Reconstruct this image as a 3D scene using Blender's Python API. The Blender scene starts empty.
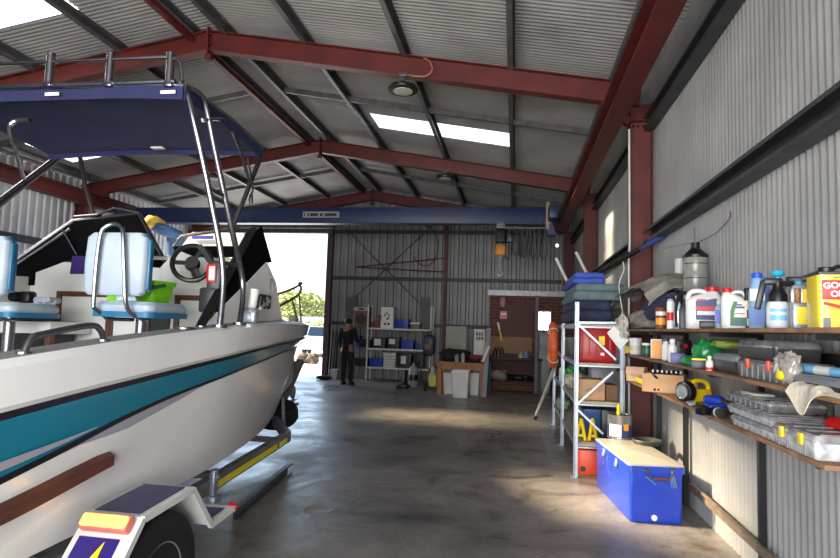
import bpy, bmesh, math, random
from mathutils import Vector, Matrix, noise
random.seed(7)
SC = bpy.context.scene
COL = SC.collection
PI = math.pi
# ---------------------------------------------------------------- camera model
FPX, CX, CY, EYE = 588.0, 420.0, 279.0, 1.55
YAW, PITCH, ROLL = 0.161, 0.0816, -0.032
_f = Vector((-math.sin(YAW)*math.cos(PITCH), math.cos(YAW)*math.cos(PITCH), math.sin(PITCH)))
_r0 = Vector((math.cos(YAW), math.sin(YAW), 0)); _u0 = _r0.cross(_f)
_r = _r0*math.cos(ROLL) - _u0*math.sin(ROLL)
_u = _r0*math.sin(ROLL) + _u0*math.cos(ROLL)
CAMLOC = Vector((0, 0, EYE))
def ray(x, y): return _r*(x-CX) - _u*(y-CY) + _f*FPX
def at_X(x, y, X): v = ray(x, y); return CAMLOC + v*(X/v.x)
def at_Y(x, y, Y): v = ray(x, y); return CAMLOC + v*(Y/v.y)
def at_Z(x, y, Z): v = ray(x, y); return CAMLOC + v*((Z-EYE)/v.z)
def fwd(p): return (Vector(p)-CAMLOC).dot(_f)
def pxm(p): return fwd(p)/FPX          # metres per pixel at a point
# ---------------------------------------------------------------- materials
def lin(c):
    return tuple((x/12.92 if x <= 0.04045 else ((x+0.055)/1.055)**2.4) for x in c)
_mats = {}
def mat(name, col, rough=0.5, metal=0.0, var=0.12, scale=8.0, bump=0.0, spec=0.5, coat=0.0, trans=0.0, stretch=None, dark=None, alpha=1.0, emit=0.0, sheen=0.0):
    if name in _mats: return _mats[name]
    m = bpy.data.materials.new(name); m.use_nodes = True
    nt = m.node_tree; b = nt.nodes['Principled BSDF']
    c = lin(col)
    tc = nt.nodes.new('ShaderNodeTexCoord'); mp = nt.nodes.new('ShaderNodeMapping')
    nt.links.new(tc.outputs['Object'], mp.inputs[0])
    if stretch: mp.inputs['Scale'].default_value = stretch
    nz = nt.nodes.new('ShaderNodeTexNoise'); nz.inputs['Scale'].default_value = scale; nz.inputs['Detail'].default_value = 6
    nt.links.new(mp.outputs[0], nz.inputs['Vector'])
    rp = nt.nodes.new('ShaderNodeValToRGB')
    d = lin(dark) if dark else tuple(x*(1-var*2) for x in c)
    e = tuple(min(1, x*(1+var)) for x in c)
    rp.color_ramp.elements[0].color = (*d, 1); rp.color_ramp.elements[1].color = (*e, 1)
    rp.color_ramp.elements[0].position = 0.28; rp.color_ramp.elements[1].position = 0.68
    nt.links.new(nz.outputs['Fac'], rp.inputs[0]); nt.links.new(rp.outputs[0], b.inputs['Base Color'])
    b.inputs['Roughness'].default_value = rough; b.inputs['Metallic'].default_value = metal
    b.inputs['Specular IOR Level'].default_value = spec; b.inputs['Coat Weight'].default_value = coat
    b.inputs['Transmission Weight'].default_value = trans; b.inputs['Alpha'].default_value = alpha
    if sheen: b.inputs['Sheen Weight'].default_value = sheen
    if emit:
        nt.links.new(rp.outputs[0], b.inputs['Emission Color']); b.inputs['Emission Strength'].default_value = emit
    if bump:
        bp = nt.nodes.new('ShaderNodeBump'); bp.inputs['Strength'].default_value = bump; bp.inputs['Distance'].default_value = 0.02
        nt.links.new(nz.outputs['Fac'], bp.inputs['Height']); nt.links.new(bp.outputs[0], b.inputs['Normal'])
    _mats[name] = m
    return m
def plastic(n, c, r=0.4, **k): return mat(n, c, r, var=0.05, scale=5, **k)
# ---------------------------------------------------------------- mesh builder
class MB:
    def __init__(s): s.v = []; s.f = []; s.m = []; s.T = None
    def add(s, vs, fs, m=0):
        o = len(s.v)
        for p in vs:
            p = Vector(p)
            s.v.append(s.T @ p if s.T else p)
        for f in fs: s.f.append([i+o for i in f]); s.m.append(m)
        return s
    def box(s, c, d, bev=0.0, rz=0.0, R=None, m=0, seg=2):
        bm = bmesh.new(); bmesh.ops.create_cube(bm, size=1.0)
        for v in bm.verts: v.co = Vector((v.co.x*d[0], v.co.y*d[1], v.co.z*d[2]))
        if bev > 0:
            bmesh.ops.bevel(bm, geom=bm.edges[:], offset=min(bev, min(d)*0.49), segments=seg, affect='EDGES', profile=0.5)
        M = Matrix.Translation(Vector(c)) @ (R.to_4x4() if R else Matrix.Rotation(rz, 4, 'Z'))
        bm.verts.index_update()
        vs = [M @ v.co for v in bm.verts]; fs = [[v.index for v in f.verts] for f in bm.faces]
        bm.free(); return s.add(vs, fs, m)
    def span(s, a, b, bev=0.0, m=0):
        return s.box([(a[i]+b[i])/2 for i in range(3)], [abs(b[i]-a[i]) for i in range(3)], bev, m=m)
    def bar(s, p0, p1, w, h, m=0, up=(0, 0, 1), bev=0.0):
        p0, p1 = Vector(p0), Vector(p1); d = p1-p0; L = d.length; d.normalize()
        up = Vector(up)
        if abs(d.dot(up)) > 0.99: up = Vector((0, 1, 0))
        x = d.cross(up).normalized(); z = x.cross(d)
        R = Matrix((x, d, z)).transposed()
        return s.box((p0+p1)/2, (w, L, h), bev, R=R, m=m)
    def cyl(s, p0, p1, r, r2=None, n=16, m=0, caps=True):
        p0, p1 = Vector(p0), Vector(p1); r2 = r if r2 is None else r2
        d = (p1-p0).normalized(); a = d.orthogonal().normalized(); b = d.cross(a)
        vs = []
        for p, q in ((p0, r), (p1, r2)):
            for i in range(n):
                t = 2*PI*i/n; vs.append(p+a*math.cos(t)*q+b*math.sin(t)*q)
        fs = [[i, (i+1) % n, n+(i+1) % n, n+i] for i in range(n)]
        if caps: fs += [list(range(n))[::-1], list(range(n, 2*n))]
        return s.add(vs, fs, m)
    def tube(s, pts, r, n=8, closed=False, m=0, flat=1.0):
        pts = [Vector(p) for p in pts]; N = len(pts); vs = []; fs = []
        prev = None
        for i, p in enumerate(pts):
            if closed: t = pts[(i+1) % N]-pts[i-1]
            else: t = pts[min(i+1, N-1)]-pts[max(i-1, 0)]
            t.normalize()
            if prev is None: a = t.orthogonal().normalized()
            else:
                a = prev - t*prev.dot(t)
                a = a.normalized() if a.length > 1e-6 else t.orthogonal().normalized()
            prev = a; b = t.cross(a)
            rr = r[i] if isinstance(r, (list, tuple)) else r
            for k in range(n):
                q = 2*PI*k/n; vs.append(p+a*math.cos(q)*rr+b*math.sin(q)*rr*flat)
        M = N if closed else N-1
        for i in range(M):
            j = (i+1) % N
            for k in range(n): fs.append([i*n+k, i*n+(k+1) % n, j*n+(k+1) % n, j*n+k])
        if not closed: fs += [list(range(n))[::-1], [(N-1)*n+k for k in range(n)]]
        return s.add(vs, fs, m)
    def lathe(s, prof, c=(0, 0, 0), n=20, m=0, axis='Z'):
        c = Vector(c); vs = []; fs = []
        for r, z in prof:
            for k in range(n):
                q = 2*PI*k/n; x, y = r*math.cos(q), r*math.sin(q)
                p = {'Z': (x, y, z), 'X': (z, x, y), 'Y': (y, z, x)}[axis]
                vs.append(c+Vector(p))
        P = len(prof)
        for i in range(P-1):
            for k in range(n): fs.append([i*n+k, i*n+(k+1) % n, (i+1)*n+(k+1) % n, (i+1)*n+k])
        fs += [list(range(n))[::-1], [(P-1)*n+k for k in range(n)]]
        return s.add(vs, fs, m)
    def rloft(s, secs, c=(0, 0, 0), nc=4, m=0):
        # secs: (z, hx, hy, r, ox, oy) rounded rectangles stacked along z
        c = Vector(c); vs = []; fs = []
        for q in secs:
            z, hx, hy, r = q[:4]; ox, oy = (q[4], q[5]) if len(q) > 4 else (0, 0)
            r = max(0.0005, min(r, hx, hy))
            for (sx, sy, a0) in ((1, 1, 0), (-1, 1, PI/2), (-1, -1, PI), (1, -1, 1.5*PI)):
                for k in range(nc+1):
                    a = a0+PI/2*k/nc
                    vs.append(c+Vector((ox+sx*(hx-r)+r*math.cos(a), oy+sy*(hy-r)+r*math.sin(a), z)))
        n = 4*(nc+1); P = len(secs)
        for i in range(P-1):
            for k in range(n): fs.append([i*n+k, i*n+(k+1) % n, (i+1)*n+(k+1) % n, (i+1)*n+k])
        fs += [list(range(n))[::-1], [(P-1)*n+k for k in range(n)]]
        return s.add(vs, fs, m)
    def prism(s, poly, a, b, axis='X', m=0):
        # poly in the two other axes (order Y,Z / X,Z / X,Y)
        def P(u, v, w): return {'X': (w, u, v), 'Y': (u, w, v), 'Z': (u, v, w)}[axis]
        n = len(poly)
        vs = [P(u, v, a) for u, v in poly]+[P(u, v, b) for u, v in poly]
        fs = [[i, (i+1) % n, n+(i+1) % n, n+i] for i in range(n)]+[list(range(n))[::-1], list(range(n, 2*n))]
        return s.add(vs, fs, m)
    def grid(s, fn, nu, nv, m=0, thick=0.0, closeu=False):
        vs = [Vector(fn(i/nu, j/nv)) for j in range(nv+1) for i in range(nu+1)]
        W = nu+1
        fs = [[j*W+i, j*W+i+1, (j+1)*W+i+1, (j+1)*W+i] for j in range(nv) for i in range(nu)]
        if thick:
            nrm = [Vector((0, 0, 0)) for _ in vs]
            for f in fs:
                n_ = (vs[f[1]]-vs[f[0]]).cross(vs[f[3]]-vs[f[0]])
                for i in f: nrm[i] += n_
            O = len(vs)
            vs2 = [v-(n_.normalized() if n_.length > 0 else Vector((0, 0, 1)))*thick for v, n_ in zip(vs, nrm)]
            fs2 = [[i+O for i in f[::-1]] for f in fs]
            rim = [i for i in range(nu)]
            ed = [(i, i+1) for i in range(nu)]+[(j*W+nu, (j+1)*W+nu) for j in range(nv)]+[(nv*W+i+1, nv*W+i) for i in range(nu)]+[((j+1)*W, j*W) for j in range(nv)]
            fs = fs+fs2+[[a, a+O, b+O, b] for a, b in ed]
            vs = vs+vs2
        return s.add(vs, fs, m)
    def poly(s, pts, thick, nrm, m=0):
        # extruded planar polygon
        n = len(pts); d = Vector(nrm).normalized()*thick
        vs = [Vector(p) for p in pts]+[Vector(p)+d for p in pts]
        fs = [[i, (i+1) % n, n+(i+1) % n, n+i] for i in range(n)]+[list(range(n))[::-1], list(range(n, 2*n))]
        return s.add(vs, fs, m)
    def blob(s, c, d, amp=0.15, freq=2.0, seed=0, nu=20, nv=12, m=0, flat=None, sq=2.5, R=None):
        c = Vector(c); vs = []
        for j in range(nv+1):
            ph = -PI/2+PI*j/nv
            for i in range(nu):
                th = 2*PI*i/nu
                def se(x, p): return math.copysign(abs(x)**(2/p), x)
                p = Vector((se(math.cos(ph), sq)*se(math.cos(th), sq), se(math.cos(ph), sq)*se(math.sin(th), sq), se(math.sin(ph), sq)))
                k = 1+amp*noise.noise(p*freq+Vector((seed*7.1, seed*3.3, seed)))+amp*.5*noise.noise(p*freq*2.7+Vector((seed*2.1, 0, seed)))
                q = Vector((p.x*d[0]*k, p.y*d[1]*k, p.z*d[2]*k))
                if R: q = R @ q
                q = q+c
                if flat is not None and q.z < flat: q.z = flat
                vs.append(q)
        fs = [[j*nu+i, j*nu+(i+1) % nu, (j+1)*nu+(i+1) % nu, (j+1)*nu+i] for j in range(nv) for i in range(nu)]
        return s.add(vs, fs, m)
    def text(s, txt, size, M, depth=0.001, m=0, bold=0.0, align='CENTER'):
        cu = bpy.data.curves.new('lettering', 'FONT'); cu.body = txt; cu.size = size; cu.extrude = depth; cu.align_x = align; cu.align_y = 'CENTER'; cu.offset = bold; cu.resolution_u = 3
        o = bpy.data.objects.new('lettering_tmp', cu); COL.objects.link(o)
        dg = bpy.context.evaluated_depsgraph_get(); me = bpy.data.meshes.new_from_object(o.evaluated_get(dg))
        vs = [M @ v.co for v in me.vertices]; fs = [list(p.vertices) for p in me.polygons]
        bpy.data.objects.remove(o); bpy.data.curves.remove(cu); bpy.data.meshes.remove(me)
        return s.add(vs, fs, m)
WM = {}
def mesh_from(name, mb, mats, M=None, smooth=True, angle=38):
    me = bpy.data.meshes.new(name)
    vs = [M @ v for v in mb.v] if M else mb.v
    me.from_pydata([tuple(v) for v in vs], [], mb.f)
    for mm in (mats if isinstance(mats, (list, tuple)) else [mats]): me.materials.append(mm)
    for p, i in zip(me.polygons, mb.m): p.material_index = i; p.use_smooth = smooth
    bm = bmesh.new(); bm.from_mesh(me); bmesh.ops.recalc_face_normals(bm, faces=bm.faces[:]); bm.to_mesh(me); bm.free()
    if smooth: me.set_sharp_from_angle(angle=math.radians(angle))
    me.update()
    return me
def tag(o, label, cat, group=None, kind=None):
    if label: o['label'] = label
    if cat: o['category'] = cat
    if group: o['group'] = group
    if kind: o['kind'] = kind
    return o
def thing(name, label, cat, loc=(0, 0, 0), rz=0.0, group=None):
    o = bpy.data.objects.new(name, None); COL.objects.link(o); o.empty_display_size = 0.1
    o.location = loc; o.rotation_euler = (0, 0, rz)
    WM[o.name] = Matrix.Translation(Vector(loc)) @ Matrix.Rotation(rz, 4, 'Z')
    return tag(o, label, cat, group)
def obj(name, mb, mats, parent=None, local=False, label=None, **k):
    """one mesh object; world-space vertices unless local, origin at the base of a top-level mesh"""
    if parent is None:
        lo = Vector([min(v[i] for v in mb.v) for i in range(3)]); hi = Vector([max(v[i] for v in mb.v) for i in range(3)])
        c = Vector(((lo.x+hi.x)/2, (lo.y+hi.y)/2, lo.z))
        o = bpy.data.objects.new(name, mesh_from(name, mb, mats, Matrix.Translation(-c), **k)); o.location = c
        COL.objects.link(o); WM[o.name] = Matrix.Translation(c)
    else:
        W = WM[parent.name]
        o = bpy.data.objects.new(name, mesh_from(name, mb, mats, None if local else W.inverted(), **k))
        o.parent = parent; COL.objects.link(o); WM[o.name] = W
    if label: o['label'] = label
    return o
def struct(name, mb, mats, parent=None, **k):
    o = obj(name, mb, mats, parent, **k)
    if parent is None: o['kind'] = 'structure'
    return o
def dup(root, loc, rz=None, label=None, group=None):
    r = root.copy(); COL.objects.link(r); r.location = loc
    if rz is not None: r.rotation_euler = (0, 0, rz)
    if label: r['label'] = label
    if group: r['group'] = group
    for ch in list(root.children):
        c = ch.copy(); COL.objects.link(c); c.parent = r
        for g in list(ch.children):
            d = g.copy(); COL.objects.link(d); d.parent = c
    return r
def smoothpath(pts, n=6):
    pts = [Vector(p) for p in pts]; out = []
    for i in range(len(pts)-1):
        p0 = pts[max(i-1, 0)]; p1 = pts[i]; p2 = pts[i+1]; p3 = pts[min(i+2, len(pts)-1)]
        for k in range(n):
            t = k/n
            out.append(0.5*((2*p1)+(p2-p0)*t+(2*p0-5*p1+4*p2-p3)*t*t+(3*p1-p0-3*p2+p3)*t**3))
    out.append(pts[-1]); return out
def interp(tab, x):
    if x <= tab[0][0]: return tab[0][1]
    for (a, b), (c, d) in zip(tab, tab[1:]):
        if x <= c:
            t = (x-a)/(c-a); return b+(d-b)*t
    return tab[-1][1]
# common materials
M_RED = mat('red_oxide_paint', (.345, .105, .09), .55, var=.18, scale=3)
M_GALV = mat('galvanised_purlin', (.36, .36, .37), .5, .3, var=.2, scale=6)
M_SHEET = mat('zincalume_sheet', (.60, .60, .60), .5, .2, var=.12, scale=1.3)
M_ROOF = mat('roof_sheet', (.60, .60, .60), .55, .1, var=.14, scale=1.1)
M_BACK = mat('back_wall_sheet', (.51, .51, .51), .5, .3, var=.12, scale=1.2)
M_CHROME = mat('polished_stainless', (.52, .52, .54), .27, 1.0, var=.08, scale=4)
M_STEEL = mat('zinc_plated_steel', (.66, .69, .73), .35, .6, var=.1, scale=6)
M_BLACK = plastic('black_plastic', (.05, .05, .055), .42)
M_DGREY = plastic('dark_grey_plastic', (.17, .17, .18), .45)
M_GREY = plastic('grey_plastic', (.47, .48, .50), .4)
M_WHITE = plastic('white_plastic', (.86, .86, .85), .35)
M_OFFW = plastic('offwhite_enamel', (.80, .80, .78), .45)
M_BLUE = plastic('royal_blue_plastic', (.08, .20, .62), .38)
M_REDP = plastic('bright_red_plastic', (.76, .08, .08), .38)
M_YEL = plastic('yellow_plastic', (.93, .80, .06), .38)
M_ORG = plastic('orange_plastic', (.86, .30, .10), .4)
M_GREEN = plastic('green_plastic', (.05, .42, .18), .4)
M_RUBBER = mat('black_rubber', (.07, .07, .07), .75, var=.25, scale=14)
M_WOOD = mat('raw_pine', (.63, .42, .24), .65, var=.2, scale=5, stretch=(6, 1, 6))
M_PLY = mat('worn_plywood_edge', (.50, .37, .26), .7, var=.25, scale=7)
M_DWOOD = mat('varnished_brown_timber', (.36, .19, .11), .4, var=.25, scale=6, stretch=(5, 1, 5))
M_CARD = mat('brown_cardboard', (.72, .57, .42), .8, var=.1, scale=4)
# ================================================================ the shed
RIDGE_X, WALL_R, WALL_L, YB, YF = -4.25, 1.62, -10.12, 17.1, -3.2
SLOPE = 0.169
def roofz(X, base=5.41): return base - SLOPE*abs(X-RIDGE_X)     # rafter centre line
SHEETZ = 5.41+0.14+0.16
# floor -------------------------------------------------------------
fm = bpy.data.materials.new('stained_concrete'); fm.use_nodes = True
nt = fm.node_tree; b = nt.nodes['Principled BSDF']; L = nt.links.new
tc = nt.nodes.new('ShaderNodeTexCoord')
def nz(scale, detail=6, rough=.6, dist=0.0, st=None):
    n = nt.nodes.new('ShaderNodeTexNoise'); n.inputs['Scale'].default_value = scale; n.inputs['Detail'].default_value = detail
    n.inputs['Roughness'].default_value = rough; n.inputs['Distortion'].default_value = dist
    if st:
        mp = nt.nodes.new('ShaderNodeMapping'); mp.inputs['Scale'].default_value = st; L(tc.outputs['Object'], mp.inputs[0]); L(mp.outputs[0], n.inputs['Vector'])
    else: L(tc.outputs['Object'], n.inputs['Vector'])
    return n
def ramp(n, stops):
    r = nt.nodes.new('ShaderNodeValToRGB'); e = r.color_ramp.elements
    e[0].position, e[0].color = stops[0][0], (*lin(stops[0][1]), 1); e[1].position, e[1].color = stops[-1][0], (*lin(stops[-1][1]), 1)
    for p, c in stops[1:-1]: q = e.new(p); q.color = (*lin(c), 1)
    L(n.outputs['Fac'], r.inputs[0]); return r
def mixc(a, b_, f, mode='MIX'):
    m = nt.nodes.new('ShaderNodeMix'); m.data_type = 'RGBA'; m.blend_type = mode
    L(a, m.inputs[6]); L(b_, m.inputs[7])
    if isinstance(f, float): m.inputs[0].default_value = f
    else: L(f, m.inputs[0])
    return m.outputs[2]
big = ramp(nz(.32, 5, .62, .8), [(.30, (.44, .43, .42)), (.48, (.58, .56, .54)), (.66, (.66, .63, .60))])
stain = ramp(nz(1.1, 8, .7, 1.5), [(.34, (.25, .23, .22)), (.46, (.80, .78, .76)), (.7, (1, 1, 1))])
fine = ramp(nz(26, 5, .7), [(.3, (.84, .83, .82)), (.7, (1, 1, 1))])
rust = ramp(nz(.9, 4, .6, 2.0), [(.62, (1, 1, 1)), (.74, (.80, .62, .48))])
c1 = mixc(big.outputs[0], stain.outputs[0], .75, 'MULTIPLY'); c1 = mixc(c1, fine.outputs[0], .8, 'MULTIPLY'); c1 = mixc(c1, rust.outputs[0], .8, 'MULTIPLY')
L(c1, b.inputs['Base Color'])
rr = nt.nodes.new('ShaderNodeMapRange'); rn = nz(.8, 8, .7, 1.0); L(rn.outputs['Fac'], rr.inputs[0])
rr.inputs[1].default_value = .32; rr.inputs[2].default_value = .66; rr.inputs[3].default_value = .22; rr.inputs[4].default_value = .6
L(rr.outputs[0], b.inputs['Roughness']); b.inputs['Specular IOR Level'].default_value = .38
bp = nt.nodes.new('ShaderNodeBump'); bp.inputs['Strength'].default_value = .25; bp.inputs['Distance'].default_value = .012
bn = nz(5, 9, .75, .5); L(bn.outputs['Fac'], bp.inputs['Height']); L(bp.outputs[0], b.inputs['Normal'])
mb = MB(); mb.span((WALL_L-.1, YF-.1, -.15), (WALL_R+.05, YB+.1, 0)); struct('floor', mb, fm)
# walls -------------------------------------------------------------
def corr(mb, along, a0, a1, z0, z1, off, pitch=.076, amp=.0085, trap=False, side=1):
    """vertical ribbed sheet running along X or Y"""
    prof = []
    if trap:
        n = int(round((a1-a0)/pitch))
        for i in range(n):
            a = a0+i*pitch
            prof += [(a, 0), (a+pitch*.5, 0), (a+pitch*.6, amp*2), (a+pitch*.9, amp*2)]
        prof.append((a1, 0))
    else:
        n = int(round((a1-a0)/pitch*8))
        prof = [(a0+(a1-a0)*i/n, amp*math.sin(2*PI*(a0+(a1-a0)*i/n)/pitch)) for i in range(n+1)]
    def P(a, d, z): return (off+side*d, a, z) if along == 'Y' else (a, off+side*d, z)
    vs = []; fs = []
    for i, (a, d) in enumerate(prof): vs += [P(a, d, z0(a) if callable(z0) else z0), P(a, d, z1(a) if callable(z1) else z1)]
    for i in range(len(prof)-1): fs.append([2*i, 2*i+2, 2*i+3, 2*i+1])
    mb.add(vs, fs)
eave = SHEETZ-SLOPE*(WALL_R-RIDGE_X)
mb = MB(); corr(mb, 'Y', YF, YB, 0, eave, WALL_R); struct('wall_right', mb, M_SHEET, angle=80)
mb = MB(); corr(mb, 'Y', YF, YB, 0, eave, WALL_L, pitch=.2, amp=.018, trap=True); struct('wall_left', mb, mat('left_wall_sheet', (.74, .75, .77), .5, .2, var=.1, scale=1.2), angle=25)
DX0, DX1, DZ = -9.4, -5.62, 4.29                                    # the big rear doorway
def gable(a): return SHEETZ-SLOPE*abs(a-RIDGE_X)
mb = MB()
corr(mb, 'X', WALL_L, DX0, 0, gable, YB, pitch=.24, amp=.02, trap=True)
corr(mb, 'X', DX0, DX1, DZ, gable, YB, pitch=.24, amp=.02, trap=True)
corr(mb, 'X', DX1, WALL_R, 0, gable, YB, pitch=.24, amp=.02, trap=True)
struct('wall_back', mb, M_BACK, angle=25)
mb = MB(); FX0, FX1, FZ = -4.6, 1.5, 3.55                          # front doorway behind the camera
mb.prism([(WALL_L, 0), (FX0, 0), (FX0, gable(FX0)), (WALL_L, gable(WALL_L))], YF-.05, YF, 'Y')
mb.prism([(FX1, 0), (WALL_R, 0), (WALL_R, gable(WALL_R)), (FX1, gable(FX1))], YF-.05, YF, 'Y')
mb.prism([(FX0, FZ), (FX1, FZ), (FX1, gable(FX1)), (RIDGE_X, gable(RIDGE_X)), (FX0, gable(FX0))], YF-.05, YF, 'Y')
struct('wall_front', mb, M_SHEET)
# roof with translucent sheets ---------------------------------------
SKY = [(-8.3, -5.6, 4.55, 6.45), (-9.4, -7.7, 9.75, 11.0), (-2.7, -.1, 10.25, 11.05)]      # x0,x1,y0,y1
def roofpatch(mb, x0, x1, y0, y1, dz=0.0, pitch=.076, amp=.0085):
    n = max(8, int(round((y1-y0)/pitch*6))); vs = []; fs = []
    for i in range(n+1):
        y = y0+(y1-y0)*i/n; d = amp*math.sin(2*PI*y/pitch)+dz
        vs += [(x0, y, gable(x0)+d), (x1, y, gable(x1)+d)]
    for i in range(n): fs.append([2*i, 2*i+2, 2*i+3, 2*i+1])
    mb.add(vs, fs)
def roofside(mb, xa, xb, holes):
    ys = [YF-.1]
    for (x0, x1, y0, y1) in sorted(holes, key=lambda h: h[2]):
        roofpatch(mb, xa, xb, ys[-1], y0)
        roofpatch(mb, xa, x0, y0, y1); roofpatch(mb, x1, xb, y0, y1); ys.append(y1)
    roofpatch(mb, xa, xb, ys[-1], YB+.1)
mb = MB(); roofside(mb, WALL_L-.1, RIDGE_X, SKY[:2]); roofside(mb, RIDGE_X, WALL_R+.1, SKY[2:]); struct('ceiling', mb, M_ROOF, angle=80)
pm = bpy.data.materials.new('translucent_roof_sheet'); pm.use_nodes = True
nt2 = pm.node_tree; nt2.nodes.clear()
out = nt2.nodes.new('ShaderNodeOutputMaterial'); tr = nt2.nodes.new('ShaderNodeBsdfTransparent'); tl = nt2.nodes.new('ShaderNodeBsdfTranslucent'); mx = nt2.nodes.new('ShaderNodeMixShader')
n2 = nt2.nodes.new('ShaderNodeTexNoise'); n2.inputs['Scale'].default_value = 3; mr = nt2.nodes.new('ShaderNodeMapRange'); mr.inputs[3].default_value = .3; mr.inputs[4].default_value = .5
nt2.links.new(n2.outputs['Fac'], mr.inputs[0]); nt2.links.new(mr.outputs[0], mx.inputs[0])
tr.inputs[0].default_value = (.85, .9, .95, 1); tl.inputs[0].default_value = (.8, .88, .95, 1)
nt2.links.new(tr.outputs[0], mx.inputs[1]); nt2.links.new(tl.outputs[0], mx.inputs[2]); nt2.links.new(mx.outputs[0], out.inputs[0])
for i, (x0, x1, y0, y1) in enumerate(SKY):
    mb = MB(); roofpatch(mb, x0, x1, y0, y1, .006); struct('window_%d' % (i+1), mb, pm, angle=80)
# portal frames: rolled I sections in red oxide -----------------------
FRAMES = [7.31, 12.05, 16.79]
def ibeam(mb, p0, p1, depth, width, up=(0, 0, 1), tf=.012, tw=.009):
    p0, p1 = Vector(p0), Vector(p1); d = (p1-p0).normalized(); up = Vector(up); x = d.cross(up).normalized(); z = x.cross(d)
    for s in (1, -1): mb.bar(p0+z*s*(depth/2-tf/2), p1+z*s*(depth/2-tf/2), width, tf, up=z)
    mb.bar(p0, p1, tw, depth-2*tf, up=z)
XCI, XCO = 1.34, 1.6
LXO, LXI = -10.1, -9.84
def portal(Y, label, loc_y):
    t = thing('portal_frame', label, 'steel frame', (RIDGE_X, Y, 0), 0, 'red steel portal frames of the shed')
    for (xi, xo) in ((XCI, XCO), (LXI, LXO)):
        m = MB(); xm = (xi+xo)/2; ztop = roofz(xm)-.1
        ibeam(m, (xm, Y, 0.012), (xm, Y, ztop), .26, .15, up=(1, 0, 0)); m.box((xm, Y, .006), (.34, .24, .012))
        m.box((xm, Y, ztop-.22), (.27, .16, .012))
        c = obj('column', m, M_RED, t)
        m = MB()
        for k in (-1, 1):
            for q in range(4): m.cyl((xm-.09+.06*q, Y-.02, ztop-.28), (xm-.09+.06*q, Y-.03, ztop-.28), .012, n=8)
        obj('bolt', m, M_STEEL, c)
    for sx in (1, -1):
        m = MB(); xe = RIDGE_X+sx*5.72
        ibeam(m, (RIDGE_X+sx*.006, Y, roofz(RIDGE_X)), (xe, Y, roofz(xe)), .28, .15)
        obj('rafter', m, M_RED, t)
    m = MB(); m.box((RIDGE_X, Y, roofz(RIDGE_X)-.02), (.02, .17, .42))
    for k in (-1, 1):
        for q in range(4): m.cyl((RIDGE_X-.03*k, Y-.04, 5.3+.07*q), (RIDGE_X+.05*k, Y-.04, 5.3+.07*q), .014, n=8)
    m.cyl((RIDGE_X, Y-.02, 5.13), (RIDGE_X, Y-.02, 5.22), .05, n=12)
    obj('apex_plate', m, M_RED, t)
    return t
portal(7.31, 'red steel portal frame nearest the camera, over the boat canopy', 0)
portal(12.05, 'red steel portal frame in the middle, just this side of blue crane beam', 1)
portal(16.79, 'red steel portal frame farthest away, against the back wall', 2)
# purlins (galvanised C sections on top of the rafters) and bridging -----
def csec(mb, p0, p1, h, w, up, lip=.02, t=.004):
    p0, p1 = Vector(p0), Vector(p1); d = (p1-p0).normalized(); up = Vector(up).normalized(); x = d.cross(up).normalized()
    mb.bar(p0-x*w/2, p1-x*w/2, t, h, up=up)
    for s in (1, -1):
        mb.bar(p0+up*s*h/2, p1+up*s*h/2, w, t, up=up)
        mb.bar(p0+x*w/2+up*s*(h/2-lip/2), p1+x*w/2+up*s*(h/2-lip/2), t, lip, up=up)
PUR = [-2.85, -1.48, -.1, 1.15, -5.62, -6.97, -8.32, -9.6]
for X in PUR:
    m = MB(); z = gable(X)-.095; s = 1 if X > RIDGE_X else -1
    csec(m, (X, YF, z), (X, YB-.05, z), .15, .065, (s*SLOPE, 0, 1)); struct('roof_purlin', m, M_GALV)
for s in (-1, 1):
    m = MB(); X = RIDGE_X+s*.24; csec(m, (X, YF, gable(X)-.1), (X, YB-.05, gable(X)-.1), .15, .065, (s*SLOPE, 0, 1)); struct('ridge_purlin', m, M_GALV)
m = MB(); m.span((RIDGE_X-.30, YF, 5.42), (RIDGE_X-.22, YB-.4, 5.50)); struct('ridge_tie', m, M_RED)
for yb in (4.9, 9.35, 14.4):
    for (a, c) in ((-9.6, RIDGE_X-.25), (RIDGE_X+.25, 1.15)):
        m = MB(); m.bar((a, yb, gable(a)-.11), (c, yb, gable(c)-.11), .05, .09); struct('purlin_bridging', m, M_GALV)
# wall girts ----------------------------------------------------------
M_GIRT = mat('dark_girt', (.24, .245, .25), .5, .3, var=.2, scale=6)
for z in (2.69, 4.06):
    for (y0, y1) in ((YF+.1, 7.2), (7.42, 11.94), (12.16, 16.68)):
        m = MB(); csec(m, (1.545, y1, z), (1.545, y0, z), .155, .11, (0, 0, 1), lip=.028, t=.005); struct('wall_girt', m, M_GIRT)
for z in (1.6, 3.1):
    for (y0, y1) in ((YF+.1, 7.2), (7.42, 11.94), (12.16, 16.68)):
        m = MB(); csec(m, (-10.03, y0, z), (-10.03, y1, z), .15, .08, (0, 0, 1)); struct('wall_girt', m, M_GIRT)
for z in (1.6, 2.95, 4.35):
    m = MB(); csec(m, (DX1+.2, YB-.08, z), (1.3, YB-.08, z), .10, .08, (0, 0, 1)); struct('wall_girt', m, M_GIRT)
m = MB(); m.span((-10.05, YB-.1, 4.5), (DX1+.1, YB-.02, 4.60)); struct('trim_1', m, M_GALV)
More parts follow.
